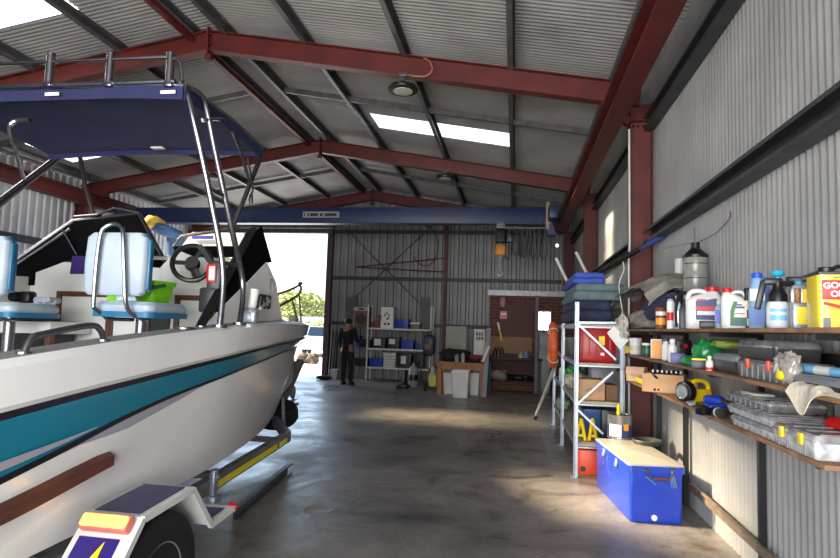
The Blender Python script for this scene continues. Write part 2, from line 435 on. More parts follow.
# doorway frame: jambs, lintel
m = MB()
m.span((DX1, YB-.16, 0), (DX1+.16, YB+.05, DZ)); m.span((DX0-.16, YB-.16, 0), (DX0, YB+.05, DZ))
d1 = struct('door_1', m, mat('door_jamb_paint', (.30, .22, .24), .5, .1))
m = MB(); m.span((DX0-.16, YB-.16, DZ), (DX1+.16, YB+.05, DZ+.12)); obj('lintel', m, M_GALV, d1)
m = MB()
for i in range(3): m.cyl((DX0-.1, YB-.22, DZ+.18+.001*i), (DX1+.2, YB-.22, DZ+.18+.001*i), .055, n=14)
obj('roller_drum', m, M_GALV, d1)
# wind column on the back wall
m = MB(); ibeam(m, (-2.0, YB-.22, .012), (-2.0, YB-.22, gable(-2)-.12), .16, .1, up=(0, 1, 0)); m.box((-2, YB-.22, .006), (.2, .26, .012))
tag(obj('wind_column', m, M_RED), 'slim red steel post against the ribbed back wall', 'steel post')
# cross bracing rods
for (a, c) in (((345, 228), (428, 312)), ((432, 226), (352, 300))):
    m = MB(); m.cyl(at_Y(*a, YB-.16), at_Y(*c, YB-.16), .014, n=8)
    tag(obj('brace_rod', m, M_GIRT), 'thin steel brace rod crossing the back wall, %s' % ('falling to the right' if a[0] == 345 else 'rising to the right'), 'brace')
m = MB(); m.cyl(at_Y(356, 267, YB-.18), at_Y(445, 258, YB-.18), .016, n=8); m.cyl(at_Y(356, 267, YB-.18), at_Y(445, 272, YB-.18), .018, n=8)
tag(obj('rusty_rod', m, M_RED), 'narrow V of red rods on the back wall above metal shelves', 'rod')
m = MB(); m.tube([at_Y(431+13*math.sin(a)-6, 246-20*math.cos(a), YB-.2) for a in [i*PI/12 for i in range(0, 17)]], .012, n=6)
tag(obj('hanging_cable', m, M_BLACK), 'black cable looping down the back wall beside brace rods', 'cable')
# crane runway beams and crane bridge --------------------------------
for (x0, lab) in ((1.11, 'red crane runway beam high along the right wall'), (-9.42, 'red crane runway beam high along the left wall')):
    t = thing('runway_beam', lab, 'steel beam', (x0, 7, 4.0))
    m = MB(); ibeam(m, (x0, YF+.2, 4.16), (x0, 13.6 if x0 > 0 else 13.4, 4.16), .30, .21, tf=.016); obj('beam', m, M_RED, t)
    for y in FRAMES[:2]:
        m = MB(); m.span((x0-.1, y-.07, 4.3), (x0+.1, y+.07, roofz(x0)-.13))
        m.bar((x0+(.05 if x0 > 0 else -.05), y, 4.25), ((XCI if x0 > 0 else LXI), y, 4.12), .1, .1)
        obj('hanger_bracket', m, M_RED, t)
m_blue = mat('crane_blue_paint', (.09, .16, .33), .45, var=.15, scale=2)
YCR = 13.0
zt, zb = at_Y(450, 208, YCR).z, at_Y(450, 224, YCR).z
t = thing('crane_bridge', 'long dark blue crane bridge spanning the shed at the back', 'crane', (-4, YCR, zb))
xl, xr = -9.2, at_Y(553, 215, YCR).x
m = MB(); m.span((xl, YCR-.09, zb), (xr-.08, YCR+.09, zt), .006); m.span((xl, YCR-.13, zb-.012), (xr-.08, YCR+.13, zb+.002)); obj('bridge_beam', m, m_blue, t)
for xx, s in ((xl, 1), (xr, -1)):
    m = MB(); m.span((xx-.12, YCR-.7, zb+.02), (xx+.06, YCR+.7, zt-.08), .01); m.prism([(xx-.12*1, zb-.25), (xx+.06, zb-.25), (xx+.06+.1*s, zb+.05), (xx-.12+.1*s, zb+.05)], YCR-.2, YCR+.2, 'Y')
    obj('end_truck', m, m_blue, t)
p0, p1 = at_Y(303, 211.5, YCR-.1), at_Y(339, 217.5, YCR-.1)
m = MB(); m.span((p0.x, YCR-.10, p1.z), (p1.x, YCR-.092, p0.z)); np_ = obj('name_plate', m, plastic('dull_plate', (.62, .63, .62), .5), t)
m = MB()
for u0, u1 in ((.03, .06), (.13, .17), (.2, .42), (.47, .55), (.6, .93)):
    m = MB(); m.span((p0.x+(p1.x-p0.x)*u0, YCR-.104, p1.z+.03), (p0.x+(p1.x-p0.x)*u1, YCR-.100, p0.z-.04)); obj('worn_marking', m, M_DGREY, np_)
m = MB(); q = at_Y(548, 213, YCR-.2); m.box((q.x, YCR-.16, q.z), (.09, .12, .5), .02); m.cyl((q.x, YCR-.16, q.z-.35), (q.x, YCR-.16, q.z-.2), .05)
obj('limit_switch', m, mat('pale_switch', (.62, .55, .42), .5), t)
q = at_Y(558, 246, YCR-.2); m = MB(); m.lathe([(.012, 0), (.035, .02), (.035, .05), (.012, .07)], (q.x-.02, YCR-.24, q.z-.03), 12)
obj('pilot_lamp', m, mat('pilot_lamp_glass', (.75, .95, 1), .3, emit=3.0), t)
# hoist
q = at_Y(501, 225, YCR); t = thing('chain_hoist', 'chain hoist with yellow hook block hanging from blue crane beam', 'hoist', (q.x, YCR, zb))
m = MB(); m.box((q.x, YCR, zb-.06), (.18, .26, .10), .02)
for s in (-1, 1): m.cyl((q.x-.06, YCR+s*.11, zb-.02), (q.x+.06, YCR+s*.11, zb-.02), .05)
obj('trolley', m, mat('hoist_grey', (.5, .5, .5), .5), t)
m = MB(); m.rloft([(-.42, .10, .10, .04), (-.40, .12, .12, .05), (-.16, .12, .12, .05), (-.12, .09, .09, .04)], (q.x, YCR, zb)); m.box((q.x+.2, YCR, zb-.3), (.16, .2, .24), .03); obj('motor_body', m, M_BLACK, t)
zz = at_Y(501, 245, YCR).z; z2 = at_Y(501, 256, YCR).z
m = MB(); m.rloft([(z2, .08, .07, .03), (z2+.03, .115, .09, .04), (zz-.03, .115, .09, .04), (zz, .08, .07, .03)], (q.x, YCR, 0)); obj('hook_block', m, mat('hoist_yellow', (.78, .50, .12), .45), t)
m = MB()
for k in range(18):
    z = zb-.42-(zb-.42-zz)*k/17; m.tube([(q.x+(.016*math.cos(a) if k % 2 else 0), YCR+(0 if k % 2 else .016*math.cos(a)), z+.024*math.sin(a)) for a in [i*PI/4 for i in range(8)]], .006, n=5, closed=True)
zh = at_Y(501, 276, YCR).z
m.tube(smoothpath([(q.x, YCR, z2), (q.x, YCR, zh+.14), (q.x+.05, YCR, zh+.06), (q.x, YCR, zh), (q.x-.05, YCR, zh+.04)], 5), .016, n=8)
obj('hook', m, M_STEEL, t)
# festoon cables
t = thing('festoon_cable', 'row of black festoon cable loops under the blue crane beam', 'cable', (q.x+.8, YCR, zb))
xs = [508, 519, 529, 534, 541]
m = MB(); m.bar(at_Y(500, 228, YCR-.05), at_Y(551, 228, YCR-.05), .03, .03); obj('rail', m, M_GALV, t)
for i, x in enumerate([508, 515, 521, 525, 529, 533, 538, 543]):
    a = at_Y(x, 229, YCR-.05); w = [.07, .06, .05, .09, .05, .06, .05, .07][i]; dz = [.68, .55, .62, .66, .6, .64, .5, .66][i]
    m = MB(); m.tube(smoothpath([(a.x, YCR-.05, a.z), (a.x-w*.6, YCR-.05-.02*(i % 3), a.z-dz*.5), (a.x-w*.8, YCR-.05, a.z-dz*.85), (a.x+.02, YCR-.05, a.z-dz), (a.x+w, YCR-.05, a.z-dz*.85), (a.x+w*.9, YCR-.05, a.z-dz*.5), (a.x+w*.5, YCR-.05, a.z)], 5), .017, n=6); obj('cable_loop', m, M_BLACK, t)
# high-bay lights -------------------------------------------------------
def highbay(x, y, Y, label):
    p = at_Y(x, y, Y); zr = roofz(p.x)-.14
    t = thing('high_bay_light', label, 'light', (p.x, Y, p.z), 0, 'round high bay lights')
    m = MB(); m.cyl((0, 0, .12), (0, 0, zr-p.z), .012, n=8); m.box((0, 0, zr-p.z-.03), (.1, .1, .05), .01); obj('hanger', m, M_GALV, t, local=True)
    m = MB(); m.lathe([(.15, -.018), (.19, -.012), (.195, .015), (.13, .03), (.085, .04), (.075, .08), (.05, .10), (.02, .11)], n=28)
    for k in range(20): m.box((.12*math.cos(k*PI/10), .12*math.sin(k*PI/10), .035), (.1, .008, .04), rz=k*PI/10)
    obj('housing', m, M_BLACK, t, local=True)
    m = MB(); m.lathe([(.10, -.026), (.125, -.024), (.13, -.008)], n=28); obj('lens', m, mat('unlit_lens', (.72, .72, .68), .4), t, local=True)
highbay(403, 90, 7.2, 'black round high bay light hanging from the nearest red frame')
highbay(445, 178, 12.0, 'small round high bay light hanging from the middle red frame')
highbay(213, 178, 12.0, 'small round high bay light left of ridge, seen between canopy legs')
# conduit beside the near column
m = MB(); m.tube([(1.33, 7.2, .1), (1.32, 7.2, 2.4), (1.33, 7.2, 2.6), (1.32, 7.2, 4.0)], .012, n=6);
tag(obj('conduit', m, M_OFFW), 'pale conduit running up the near red column', 'conduit')
m = MB(); m.tube(smoothpath([at_Y(424, 58, 7.2), at_Y(430, 62, 7.15), at_Y(432, 70, 7.15), at_Y(426, 76, 7.15), at_Y(415, 76, 7.15), at_Y(404, 74, 7.2)], 5), .009, n=6)
tag(obj('lamp_cable', m, mat('cable_orange', (.66, .42, .32), .5)), 'loose orange cable looping over the nearest rafter beside its light', 'cable')
# ================================================================ boat on its trailer
XC = -2.95; HB = 1.2; Y0 = 1.0
M_GEL = mat('white_gelcoat', (.95, .95, .94), .22, var=.04, scale=1.5, coat=.5)
M_TEAL = mat('teal_stripe', (.03, .48, .58), .25, var=.05, scale=2, coat=.4)
M_SBLK = mat('black_stripe', (.04, .04, .05), .3, var=.05)
M_SGREY = mat('grey_stripe', (.60, .60, .63), .3, var=.05)
M_DECK = mat('grey_nonskid', (.50, .50, .48), .7, var=.1, scale=30, bump=.3)
M_LINER = mat('boat_liner', (.83, .83, .81), .35, var=.05, scale=3)
M_CANVAS = mat('navy_canvas', (.085, .11, .27), .85, var=.15, scale=5)
M_DARKVINYL = mat('black_vinyl', (.035, .035, .05), .35, var=.1)
boat = thing('motor_boat', 'white cabin boat with teal side stripe and navy canopy on trailer', 'boat', (XC, 4.4, .3))
def hw(Y, tip, k):
    t = max(0, (Y-3.4)/(tip-3.4)); return HB*k*(1-min(t, 1)**1.6)
ROWS = {  # tip Y, k, z table
 'keel': (6.95, 0, [(1, .36), (5.6, .34), (6.4, .30), (6.95, .36)]),
 'chine': (7.28, .85, [(1, .55), (3.3, .585), (4.2, .60), (5.2, .60), (7.28, .70)]),
 'knuckle': (7.62, .92, [(1, .72), (1.96, .79), (2.58, .883), (3.45, .955), (4.16, .985), (7.62, 1.0)]),
 'greyB': (7.8, .958, [(1, 0), (7.8, 0)]),
 'blk2B': (7.8, .96, [(1, .78), (1.89, .943), (2.17, .99), (2.53, 1.07), (2.92, 1.132), (3.33, 1.178), (3.96, 1.237), (4.88, 1.28), (7.8, 1.305)]),
 'tealB': (7.83, .962, [(1, .81), (1.89, .972), (2.17, 1.018), (2.53, 1.097), (2.92, 1.150), (3.33, 1.195), (3.96, 1.253), (4.88, 1.297), (7.83, 1.325)]),
 'blkB': (8.05, .985, [(1, 1.10), (1.84, 1.175), (2.34, 1.22), (2.69, 1.247), (3.27, 1.293), (3.86, 1.334), (4.69, 1.364), (7.95, 1.375)]),
 'blkA': (8.08, .987, [(1, 1.13), (1.83, 1.204), (2.33, 1.247), (2.69, 1.272), (3.26, 1.317), (3.85, 1.355), (4.68, 1.389), (7.98, 1.40)]),
 'rub': (8.12, 1.0, [(1, 1.16), (1.83, 1.225), (2.33, 1.268), (2.69, 1.292), (3.26, 1.337), (3.85, 1.375), (4.68, 1.409), (8.0, 1.42)]),
 'sheer': (8.2, 1.0, [(1, 1.29), (1.8, 1.356), (2.29, 1.408), (2.64, 1.441), (3.21, 1.482), (3.78, 1.515), (4.55, 1.54), (8.06, 1.53)]),
 'gun': (8.16, .97, [(1, 1.32), (1.8, 1.385), (2.29, 1.43), (2.64, 1.46), (3.21, 1.50), (3.78, 1.535), (4.55, 1.56), (8.02, 1.55)]),
 'coam': (7.7, .86, [(1, 1.33), (1.8, 1.39), (2.29, 1.435), (2.64, 1.465), (3.21, 1.505), (3.78, 1.538), (4.55, 1.56), (7.7, 1.57)]),
}
def rowpt(r, s, side, off=0.0):
    tip, k, zt_ = ROWS[r]; Y = Y0+(tip-Y0)*(1-(1-s)**1.35)
    return Vector((XC+side*(hw(Y, tip, k)+off), Y, interp(zt_, Y)))
NS = 56
# smooth interpolation of the z tables
for r in ROWS:
    tip, k, tb = ROWS[r]
    ys = [Y0+(tip-Y0)*i/80 for i in range(81)]; zz = [interp(tb, y) for y in ys]
    for _ in range(6): zz = [zz[0]]+[(zz[i-1]+2*zz[i]+zz[i+1])/4 for i in range(1, 80)]+[zz[-1]]
    ROWS[r] = (tip, k, list(zip(ys, zz)))
GO = [(1, -.002), (2.25, -.002), (2.42, -.03), (2.58, -.052), (2.8, -.042), (3.04, -.028), (3.25, -.003), (8, -.003)]
ROWS['greyB'] = (7.8, .958, [(y, z+interp(GO, y)) for y, z in ROWS['blk2B'][2]])
seq = ['keel', 'chine', 'knuckle', 'greyB', 'blk2B', 'tealB', 'blkB', 'blkA', 'rub', 'sheer', 'gun', 'coam']
cols = [0, 0, 0, 3, 2, 1, 2, 0, 0, 0, 0]
m = MB()
for side in (1, -1):
    for ri in range(len(seq)-1):
        a, b_ = seq[ri], seq[ri+1]
        if b_ == 'coam': continue
        sub = 3 if ri in (0, 1) else 1
        for q in range(sub):
            vs = []; fs = []
            for i in range(NS+1):
                s = i/NS; A, B = rowpt(a, s, side), rowpt(b_, s, side)
                vs += [A.lerp(B, q/sub), A.lerp(B, (q+1)/sub)]
            for i in range(NS): fs.append([2*i, 2*i+2, 2*i+3, 2*i+1])
            mi = cols[ri]
            if a == 'knuckle': mi = 0
            m.add(vs, fs, mi)
    # transom half
pts = [rowpt(r, 0, 1) for r in seq[:-1]]+[rowpt(r, 0, -1) for r in reversed(seq[1:-1])]
m.poly(pts, .03, (0, 1, 0))
def weld(m, d=1e-4):
    return m
hull = obj('hull', m, [M_GEL, M_TEAL, M_SBLK, M_SGREY], boat, angle=30)
# grey flash inside the teal band near the stern quarter
m = MB(); vs = []; fs = []
for i in range(15):
    Y = 1.2+1.15*i/14; tip, k, tb = ROWS['tealB']; zb_ = interp(tb, Y); zu = interp(ROWS['blkB'][2], Y)
    zc = zb_+.085-.06*(Y-1.2); hgt = .045*(1-((Y-1.2)/1.15)**2)+.003
    for z in (zc-hgt*.5, zc+hgt*.5): vs.append((XC+HB*.972+.004, Y, z))
for i in range(14): fs.append([2*i, 2*i+2, 2*i+3, 2*i+1])
m.add(vs, fs); obj('side_flash', m, M_SGREY, boat)
# side decks (grey non-skid) and inner liner
m = MB()
for side in (1, -1):
    vs = []; fs = []
    for i in range(NS+1):
        s = i/NS; vs += [rowpt('gun', s, side), rowpt('coam', s, side)]
    for i in range(NS): fs.append([2*i, 2*i+2, 2*i+3, 2*i+1])
    m.add(vs, fs)
obj('side_deck', m, M_DECK, boat)
m = MB(); DECKZ = .82
for side in (1, -1):
    vs = []; fs = []
    for i in range(NS+1):
        p = rowpt('coam', i/NS, side); q = Vector((XC+(p.x-XC)*.97, p.y, DECKZ)); vs += [p, q, Vector((XC, p.y, DECKZ))]
    for i in range(NS):
        o = 3*i; fs += [[o, o+3, o+4, o+1], [o+1, o+4, o+5, o+2]]
    m.add(vs, fs)
obj('cockpit_liner', m, M_LINER, boat)
# timber rubbing strake on the hull side
m = MB(); vs = []; fs = []; n = 16
for i in range(n+1):
    Y = 1.15+(2.50-1.15)*i/n; zb_ = interp(ROWS['knuckle'][2], Y)+.036; th = .06 if i < n else .05; x = XC+HB*.926
    vs += [(x-.02, Y, zb_-.03), (x+.042, Y, zb_-.03), (x+.042, Y, zb_+th-.035), (x-.02, Y, zb_+th)]
for i in range(n):
    for k in range(4): fs.append([4*i+k, 4*i+(k+1) % 4, 4*i+4+(k+1) % 4, 4*i+4+k])
fs += [[0, 1, 2, 3], [4*n+3, 4*n+2, 4*n+1, 4*n]]
m.add(vs, fs); obj('rubbing_strake', m, M_DWOOD, boat)
# bulkhead with brown trimmed doors ---------------------------------------
YBK = 4.25; XPS, XSS = -3.93, -2.08
def bk(x, y, dy=0): return at_Y(x, y, YBK-dy)
def ps(x, y): return at_X(x, y, XPS)
def ss(x, y): return at_X(x, y, XSS)
m = MB()
m.prism([(XPS, DECKZ), (XSS+.02, DECKZ), (XSS+.02, 1.66), (bk(205, 255).x, bk(205, 255).z-.05), (bk(176, 255).x, bk(176, 250).z), (bk(160, 268).x, bk(160, 268).z), (bk(140, 266).x, bk(140, 266).z), (bk(64, 262).x, bk(64, 262).z), (XPS, bk(12, 274).z)], YBK, YBK+.04, 'Y')
bulk = obj('bulkhead', m, M_LINER, boat)
m = MB(); zt9 = bk(12, 274).z; m.prism([(YBK+.0, DECKZ), (YBK+.0, zt9-.02), (ps(0, 275).y, ps(0, 275).z), (3.2, 1.56), (3.0, 1.48), (3.0, DECKZ)], XPS-.03, XPS, 'X'); obj('port_side_panel', m, M_LINER, boat)
m = MB(); m.prism([(p.y, p.z) for p in (ss(203, 333), ss(226, 303), ss(250, 279), ss(266, 262), ss(275, 282), ss(281, 319))], XSS-.02, XSS+.01, 'X'); obj('starboard_side_panel', m, M_GEL, boat)
def door(x0, y0, x1, y1, w=5):
    a, c = bk(x0, y0, .03), bk(x1, y1, .03); c.z = min(c.z, .9)
    wm = w*pxm(a)
    m = MB(); m.span((a.x+wm, YBK-.025, c.z), (c.x-wm, YBK-.002, a.z-wm)); d = obj('cabin_door', m, M_LINER, boat)
    m = MB(); m.span((a.x, YBK-.045, a.z-wm), (c.x, YBK-.003, a.z)); m.span((a.x, YBK-.045, c.z), (a.x+wm, YBK-.003, a.z-wm)); m.span((c.x-wm, YBK-.045, c.z), (c.x, YBK-.003, a.z-wm))
    obj('door_trim', m, M_DWOOD, d); return d, a, c, wm
d, a, c, wm = door(58, 291, 109, 352)
m = MB(); m.cyl((c.x-wm*.5, YBK-.05, a.z-.5*(a.z-1.25)-.15), (c.x-wm*.5, YBK-.07, a.z-.5*(a.z-1.25)-.15), .02, n=10); obj('latch', m, M_CHROME, d)
door(176, 295, 214, 340)
m = MB(); a, c = bk(150, 316, .02), bk(168, 335, .02); m.span((a.x, YBK-.03, .9), (c.x, YBK-.002, a.z)); obj('footwell', m, M_BLACK, boat)
m = MB(); a = bk(148, 316, .03); m.span((a.x-.03, YBK-.04, .9), (a.x+.02, YBK-.003, a.z)); obj('post_trim', m, M_DWOOD, boat)
m = MB(); a, c = bk(69, 267, .01), bk(86, 274, .01); m.poly([bk(73, 256, .006), bk(85, 256, .006), bk(85, 274, .006), bk(70, 274, .006)], .005, (0, -1, 0)); obj('purple_panel', m, plastic('purple_trim', (.22, .14, .40), .4), boat)
# galley bench behind the port seat
m = MB(); a = at_Y(20, 318, 3.85)
m.span((XPS+.01, 3.78, a.z-.11), (at_Y(50, 328, 3.78).x, 4.2, a.z-.02), .01)
m.span((XPS+.01, 3.8, DECKZ), (XPS+.14, 4.2, a.z-.1)); sh = obj('galley_bench', m, M_LINER, boat)
m = MB(); m.span((XPS+.12, 3.84, a.z-.02), (XPS+.42, 4.1, a.z+.04), .01); obj('stove', m, M_DGREY, sh)
m = MB(); q = at_Y(50, 340, 3.8); m.span((q.x-.045, 3.8, DECKZ), (q.x, 3.84, a.z-.11)); obj('bench_post', m, M_DWOOD, sh)
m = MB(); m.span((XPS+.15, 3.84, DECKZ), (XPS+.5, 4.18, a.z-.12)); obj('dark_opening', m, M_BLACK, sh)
# foredeck and cuddy cabin sides ---------------------------------------------
CT = [(4.2, 2.0), (4.5, 2.09), (4.8, 2.10), (5.2, 1.98), (5.6, 1.79), (5.95, 1.64), (6.3, 1.60), (7.2, 1.57)]
def cab(s, t):
    Y = YBK+(7.25-YBK)*s; w = max(.02, hw(Y, 7.7, .80)); zt_ = interp(CT, Y); base = interp(ROWS['gun'][2], Y)
    # t 0 starboard base -> 1 port base over a rounded roof
    a = PI*t; e = .28
    x = math.copysign(abs(math.cos(a))**e, math.cos(a)); z = abs(math.sin(a))**e
    return (XC+w*x*(1-.10*z), Y, base-.03+(zt_-base+.03)*z)
m = MB(); m.grid(cab, 16, 28); cabin = obj('cabin', m, M_GEL, boat, angle=50)
def cs(x, y, off=.012):   # point on the starboard cabin side seen at pixel x,y
    if x < 281: return ss(x, y)+Vector((.012+off, 0, 0))
    v = ray(x, y); best = None
    for i in range(462, 760):
        Y = i/100; X = v.x/v.y*Y; z = EYE+v.z/v.y*Y; w = hw(Y, 7.7, .80); base = interp(ROWS['gun'][2], Y); zz = max(0, min(1, (z-base)/(interp(CT, Y)-base+1e-6)))
        if X <= XC+w*(1-.10*zz): return Vector((X+off, Y-off*.4, z))
    return at_X(x, y, XSS+.02)
# registration letters
A = cs(248, 312, .02); B = cs(264, 308, .02); d = (B-A); d.z = 0; d.normalize()
Mt = Matrix((d, Vector((0, 0, 1)), d.cross(Vector((0, 0, 1))))).transposed().to_4x4()
hgt = (cs(256, 294).z-cs(256, 309).z)
m = MB(); Lr = 'C2753'
tmp = MB(); tmp.text(Lr, 1.0, Matrix.Identity(4), 0); wid = max(v.x for v in tmp.v)-min(v.x for v in tmp.v)
sx = (B-A).length*1.28/wid
m.text(Lr, 1.0, Matrix.Translation(cs(256, 302, .03)) @ Mt @ Matrix.Diagonal((sx, hgt*1.35, 1, 1)), .004, bold=.015)
obj('registration', m, M_BLACK, cabin)
m = MB(); q = cs(268, 289, .012); m.tube([q+Vector((0, .05*math.cos(a), .085*math.sin(a))) for a in [i*PI/12 for i in range(24)]], .006, n=5, closed=True); obj('cabin_badge', m, M_SGREY, cabin)
# windscreen: frames and dark covers -------------------------------------------
def P(x, y, Y): return at_Y(x, y, Y)
YW_ = 4.42
pl0, pl1, plc = P(73, 221, YW_-.02), P(139, 213, YW_), P(173, 276, YW_)
plb = P(8, 266, 4.16)
ws = MB(); ws.tube([plb, pl0, pl1, plc], .018, n=8); ws.tube([P(4, 273, 4.14), P(70, 229, YW_-.06)], .013, n=8); ws.tube([P(95, 216, YW_-.05), P(115, 208, YW_-.25), P(138, 212, YW_-.03)], .010, n=6)
ws.tube([P(74, 217, YW_-.06), P(101, 215, YW_-.06)], .014, n=6); ws.tube([P(62, 229, YW_-.1), P(76, 254, YW_-.06)], .008, n=6)
obj('windscreen_frame', ws, M_CHROME, boat)
sb0, sb1 = ss(253, 228), ss(199, 329)
ws = MB(); ws.tube([P(173, 246, YW_), P(182, 236, YW_), P(240, 228, YW_-.1), sb0], .014, n=8); obj('windscreen_frame', ws, M_CHROME, boat)
M_COVER = mat('black_cover', (.025, .025, .035), .9, var=.1, spec=.1)
m = MB(); m.poly([pl0, pl1, plc, P(150, 290, YW_), P(76, 285, YW_)], .012, (0, 1, 0)); obj('windscreen_cover', m, M_COVER, boat)
m = MB(); m.poly([pl0, plb, plb-Vector((0, 0, .16)), P(78, 285, YW_-.03)], -.012, (1, -.5, 0)); obj('windscreen_cover', m, M_COVER, boat)
m = MB(); m.poly([P(173, 246, YW_), P(250, 246, YW_), P(250, 257, YW_), P(176, 258, YW_)], .012, (0, 1, 0)); obj('dash_screen', m, M_COVER, boat)
m = MB(); m.poly([ss(250, 236), ss(262, 226), ss(272, 262), ss(264, 264), ss(252, 280), ss(226, 304), ss(218, 312), ss(222, 296), ss(240, 262)], -.012, (1, 0, 0)); obj('side_curtain', m, M_COVER, boat)
m = MB(); m.bar(sb0, sb1, .03, .055, up=(1, 0, 0)); obj('curtain_pole', m, M_BLACK, boat)
# dash hood (white with violet print smear)
m = MB(); a0, a1 = P(181, 247, 4.7), P(246, 247, 4.7); b0, b1 = P(192, 232, 4.8), P(244, 233, 4.8)
m.poly([a0, a1, b1, b0], .25, (0, 1, -.05)); hood = obj('dash_hood', m, M_LINER, boat)
m = MB(); c0, c1 = P(193, 236, 4.74), P(213, 239, 4.74); m.span((c0.x, 4.72, c1.z), (c1.x, 4.745, c0.z)); obj('dash_stripe', m, plastic('violet_print', (.35, .33, .72), .4), hood)
# helm: wheel, console, throttle
wc = P(192, 263, 3.9); rW = 18.5*pxm(wc)
tl = Matrix.Rotation(math.radians(-62), 3, 'X'); fz = (Vector((wc.x, wc.y, wc.z)))
tow = (CAMLOC-wc).normalized(); ax = (Vector((.42, -1, .28))).normalized(); ux = ax.orthogonal().normalized(); uy = ax.cross(ux)
whl = MB(); whl.tube([wc+(ux*math.cos(a)+uy*math.sin(a))*rW for a in [i*PI/18 for i in range(36)]], .018, n=8, closed=True)
w_ = obj('steering_wheel', whl, M_BLACK, boat)
m = MB(); m.cyl(wc-ax*.03, wc+ax*.02, .055, .045)
for k in range(3):
    a = math.radians(80+120*k); m.bar(wc, wc+(ux*math.cos(a)+uy*math.sin(a))*rW, .03, .008, up=ax)
obj('wheel_spoke', m, M_BLACK, w_)
m = MB(); m.cyl(wc-ax*.03, wc-ax*.36, .03); obj('wheel_shaft', m, M_DGREY, w_)
m = MB(); m.span((P(180, 260, YBK).x, YBK-.02, P(190, 290, YBK).z), (P(212, 260, YBK).x, YBK+.0, P(190, 258, YBK).z)); obj('console_face', m, M_LINER, boat)
tq = P(216, 277, 3.95); m = MB(); m.box(tq, (.10, .12, .22), .02, rz=.2); m.bar(tq+Vector((-.01, 0, .05)), tq+Vector((-.10, -.08, .22)), .03, .03); m.span((tq.x-.09, 3.88, tq.z-.26), (tq.x+.04, 4.1, tq.z-.08), .02); thr = obj('throttle', m, M_DGREY, boat)
m = MB(); m.box(tq+Vector((.0, -.07, .02)), (.07, .01, .13), .004); obj('red_panel', m, M_REDP, thr)
m = MB(); m.box(tq+Vector((.008, -.078, .02)), (.045, .008, .10), .003); obj('gauge', m, M_OFFW, thr)
# helm seats ---------------------------------------------------------------
M_SEATW = mat('seat_vinyl_white', (.62, .67, .72), .45, var=.04); M_SEATB = mat('seat_vinyl_blue', (.10, .40, .55), .4, var=.05)
def seat(px, Y, lab):
    # px: pixel offset of this seat from the starboard one
    c = at_Y(113+px, 268, Y); z = at_Y(136+px, 312, Y).z
    w = .44; hb = .395
    m = MB(); m.rloft([(0, .18, .025, .02), (.02, .205, .04, .035), (hb*.5, .215, .045, .04), (hb-.03, .205, .04, .035), (hb, .17, .025, .02)], (c.x, Y, z+.10)); s_ = obj('backrest', m, M_SEATW, boat); s_['label'] = lab+' backrest'
    m = MB(); m.tube([(c.x+.19*sx if True else 0, Y+.052, zz) for sx, zz in ((-1, z+.13), (-1, z+.10+hb-.05), (-.82, z+.10+hb-.01), (.82, z+.10+hb-.01), (1, z+.10+hb-.05), (1, z+.13))], .02, n=8)
    m.box((c.x+.213, Y+.015, z+.10+hb/2), (.02, .03, hb*.8), .008); obj('blue_piping', m, M_SEATB, s_)
    m = MB(); m.rloft([(0, .195, .21, .05), (.02, .21, .225, .06), (.05, .21, .225, .06), (.075, .19, .20, .06)], (c.x+.045, Y+.22, z-.01)); cu = obj('seat_cushion', m, M_SEATW, boat); cu['label'] = lab+' cushion'
    m = MB(); m.rloft([(0, .214, .23, .06), (.035, .216, .232, .06)], (c.x+.045, Y+.22, z-.035)); obj('blue_base', m, M_SEATB, cu)
    m = MB(); m.cyl((c.x+.06, Y+.2, DECKZ), (c.x+.06, Y+.2, z-.035), .036); m.cyl((c.x+.06, Y+.2, DECKZ), (c.x+.06, Y+.2, DECKZ+.03), .14); obj('pedestal', m, M_CHROME, boat)
    m = MB(); x0 = .078
    m.tube(smoothpath([(c.x-x0-.02, Y-.06, z+.02), (c.x-x0-.01, Y-.075, z+.25), (c.x-x0, Y-.07, z+.10+hb-.02), (c.x-x0*.6, Y-.06, z+.10+hb+.035), (c.x, Y-.055, z+.10+hb+.05), (c.x+x0*.6, Y-.06, z+.10+hb+.035), (c.x+x0, Y-.07, z+.10+hb-.02), (c.x+x0+.03, Y-.075, z+.25), (c.x+x0+.05, Y-.05, z+.02), (c.x+x0+.1, Y+.05, z-.05), (c.x+.1, Y+.2, z-.05)], 5), .013, n=8)
    m.tube([(c.x-x0-.02, Y-.06, z+.02), (c.x-x0, Y+.05, z-.05), (c.x, Y+.2, z-.05)], .013, n=8)
    obj('seat_hoop', m, M_CHROME, boat); return c, z
cS, zS = seat(4, 3.35, 'starboard seat')
cP, zP = seat(-132, 3.35, 'port seat')
# T-top ----------------------------------------------------------------
ZC = 2.95
sa = at_Z(184, 90, ZC); sf = at_Z(262, 152, ZC-.05); pf = at_Z(55, 158, ZC-.05); pa = Vector((pf.x-.02, sa.y, ZC))
def canopy(u, v):
    a = pa.lerp(sa, u); b_ = pf.lerp(sf, u); p = a.lerp(b_, v)
    return (p.x, p.y, p.z+.03*math.sin(PI*u)+.03*math.sin(PI*v))
m = MB(); m.grid(canopy, 24, 10, thick=-.012); cn = obj('canopy', m, M_CANVAS, boat, angle=60)
m = MB(); m.grid(lambda u, v: (pa.lerp(sa, u).x, sa.y-.004-.01*math.sin(9*u), ZC+.03*math.sin(PI*u)+.02-.085*v), 24, 2, thick=.006)
m.grid(lambda u, v: (sa.lerp(sf, u).x+.004, sa.lerp(sf, u).y, sa.lerp(sf, u).z+.04*math.sin(PI*u)+.02-.09*v), 12, 2, thick=.006)
m.grid(lambda u, v: (pf.lerp(sf, u).x, sf.y+.004, ZC-.05+.03*math.sin(PI*u)+.015-.05*v), 20, 2, thick=.006); obj('canopy_valance', m, M_CANVAS, boat, angle=60)
m = MB()
ft = [at_Z(228, 327, 0), 0]
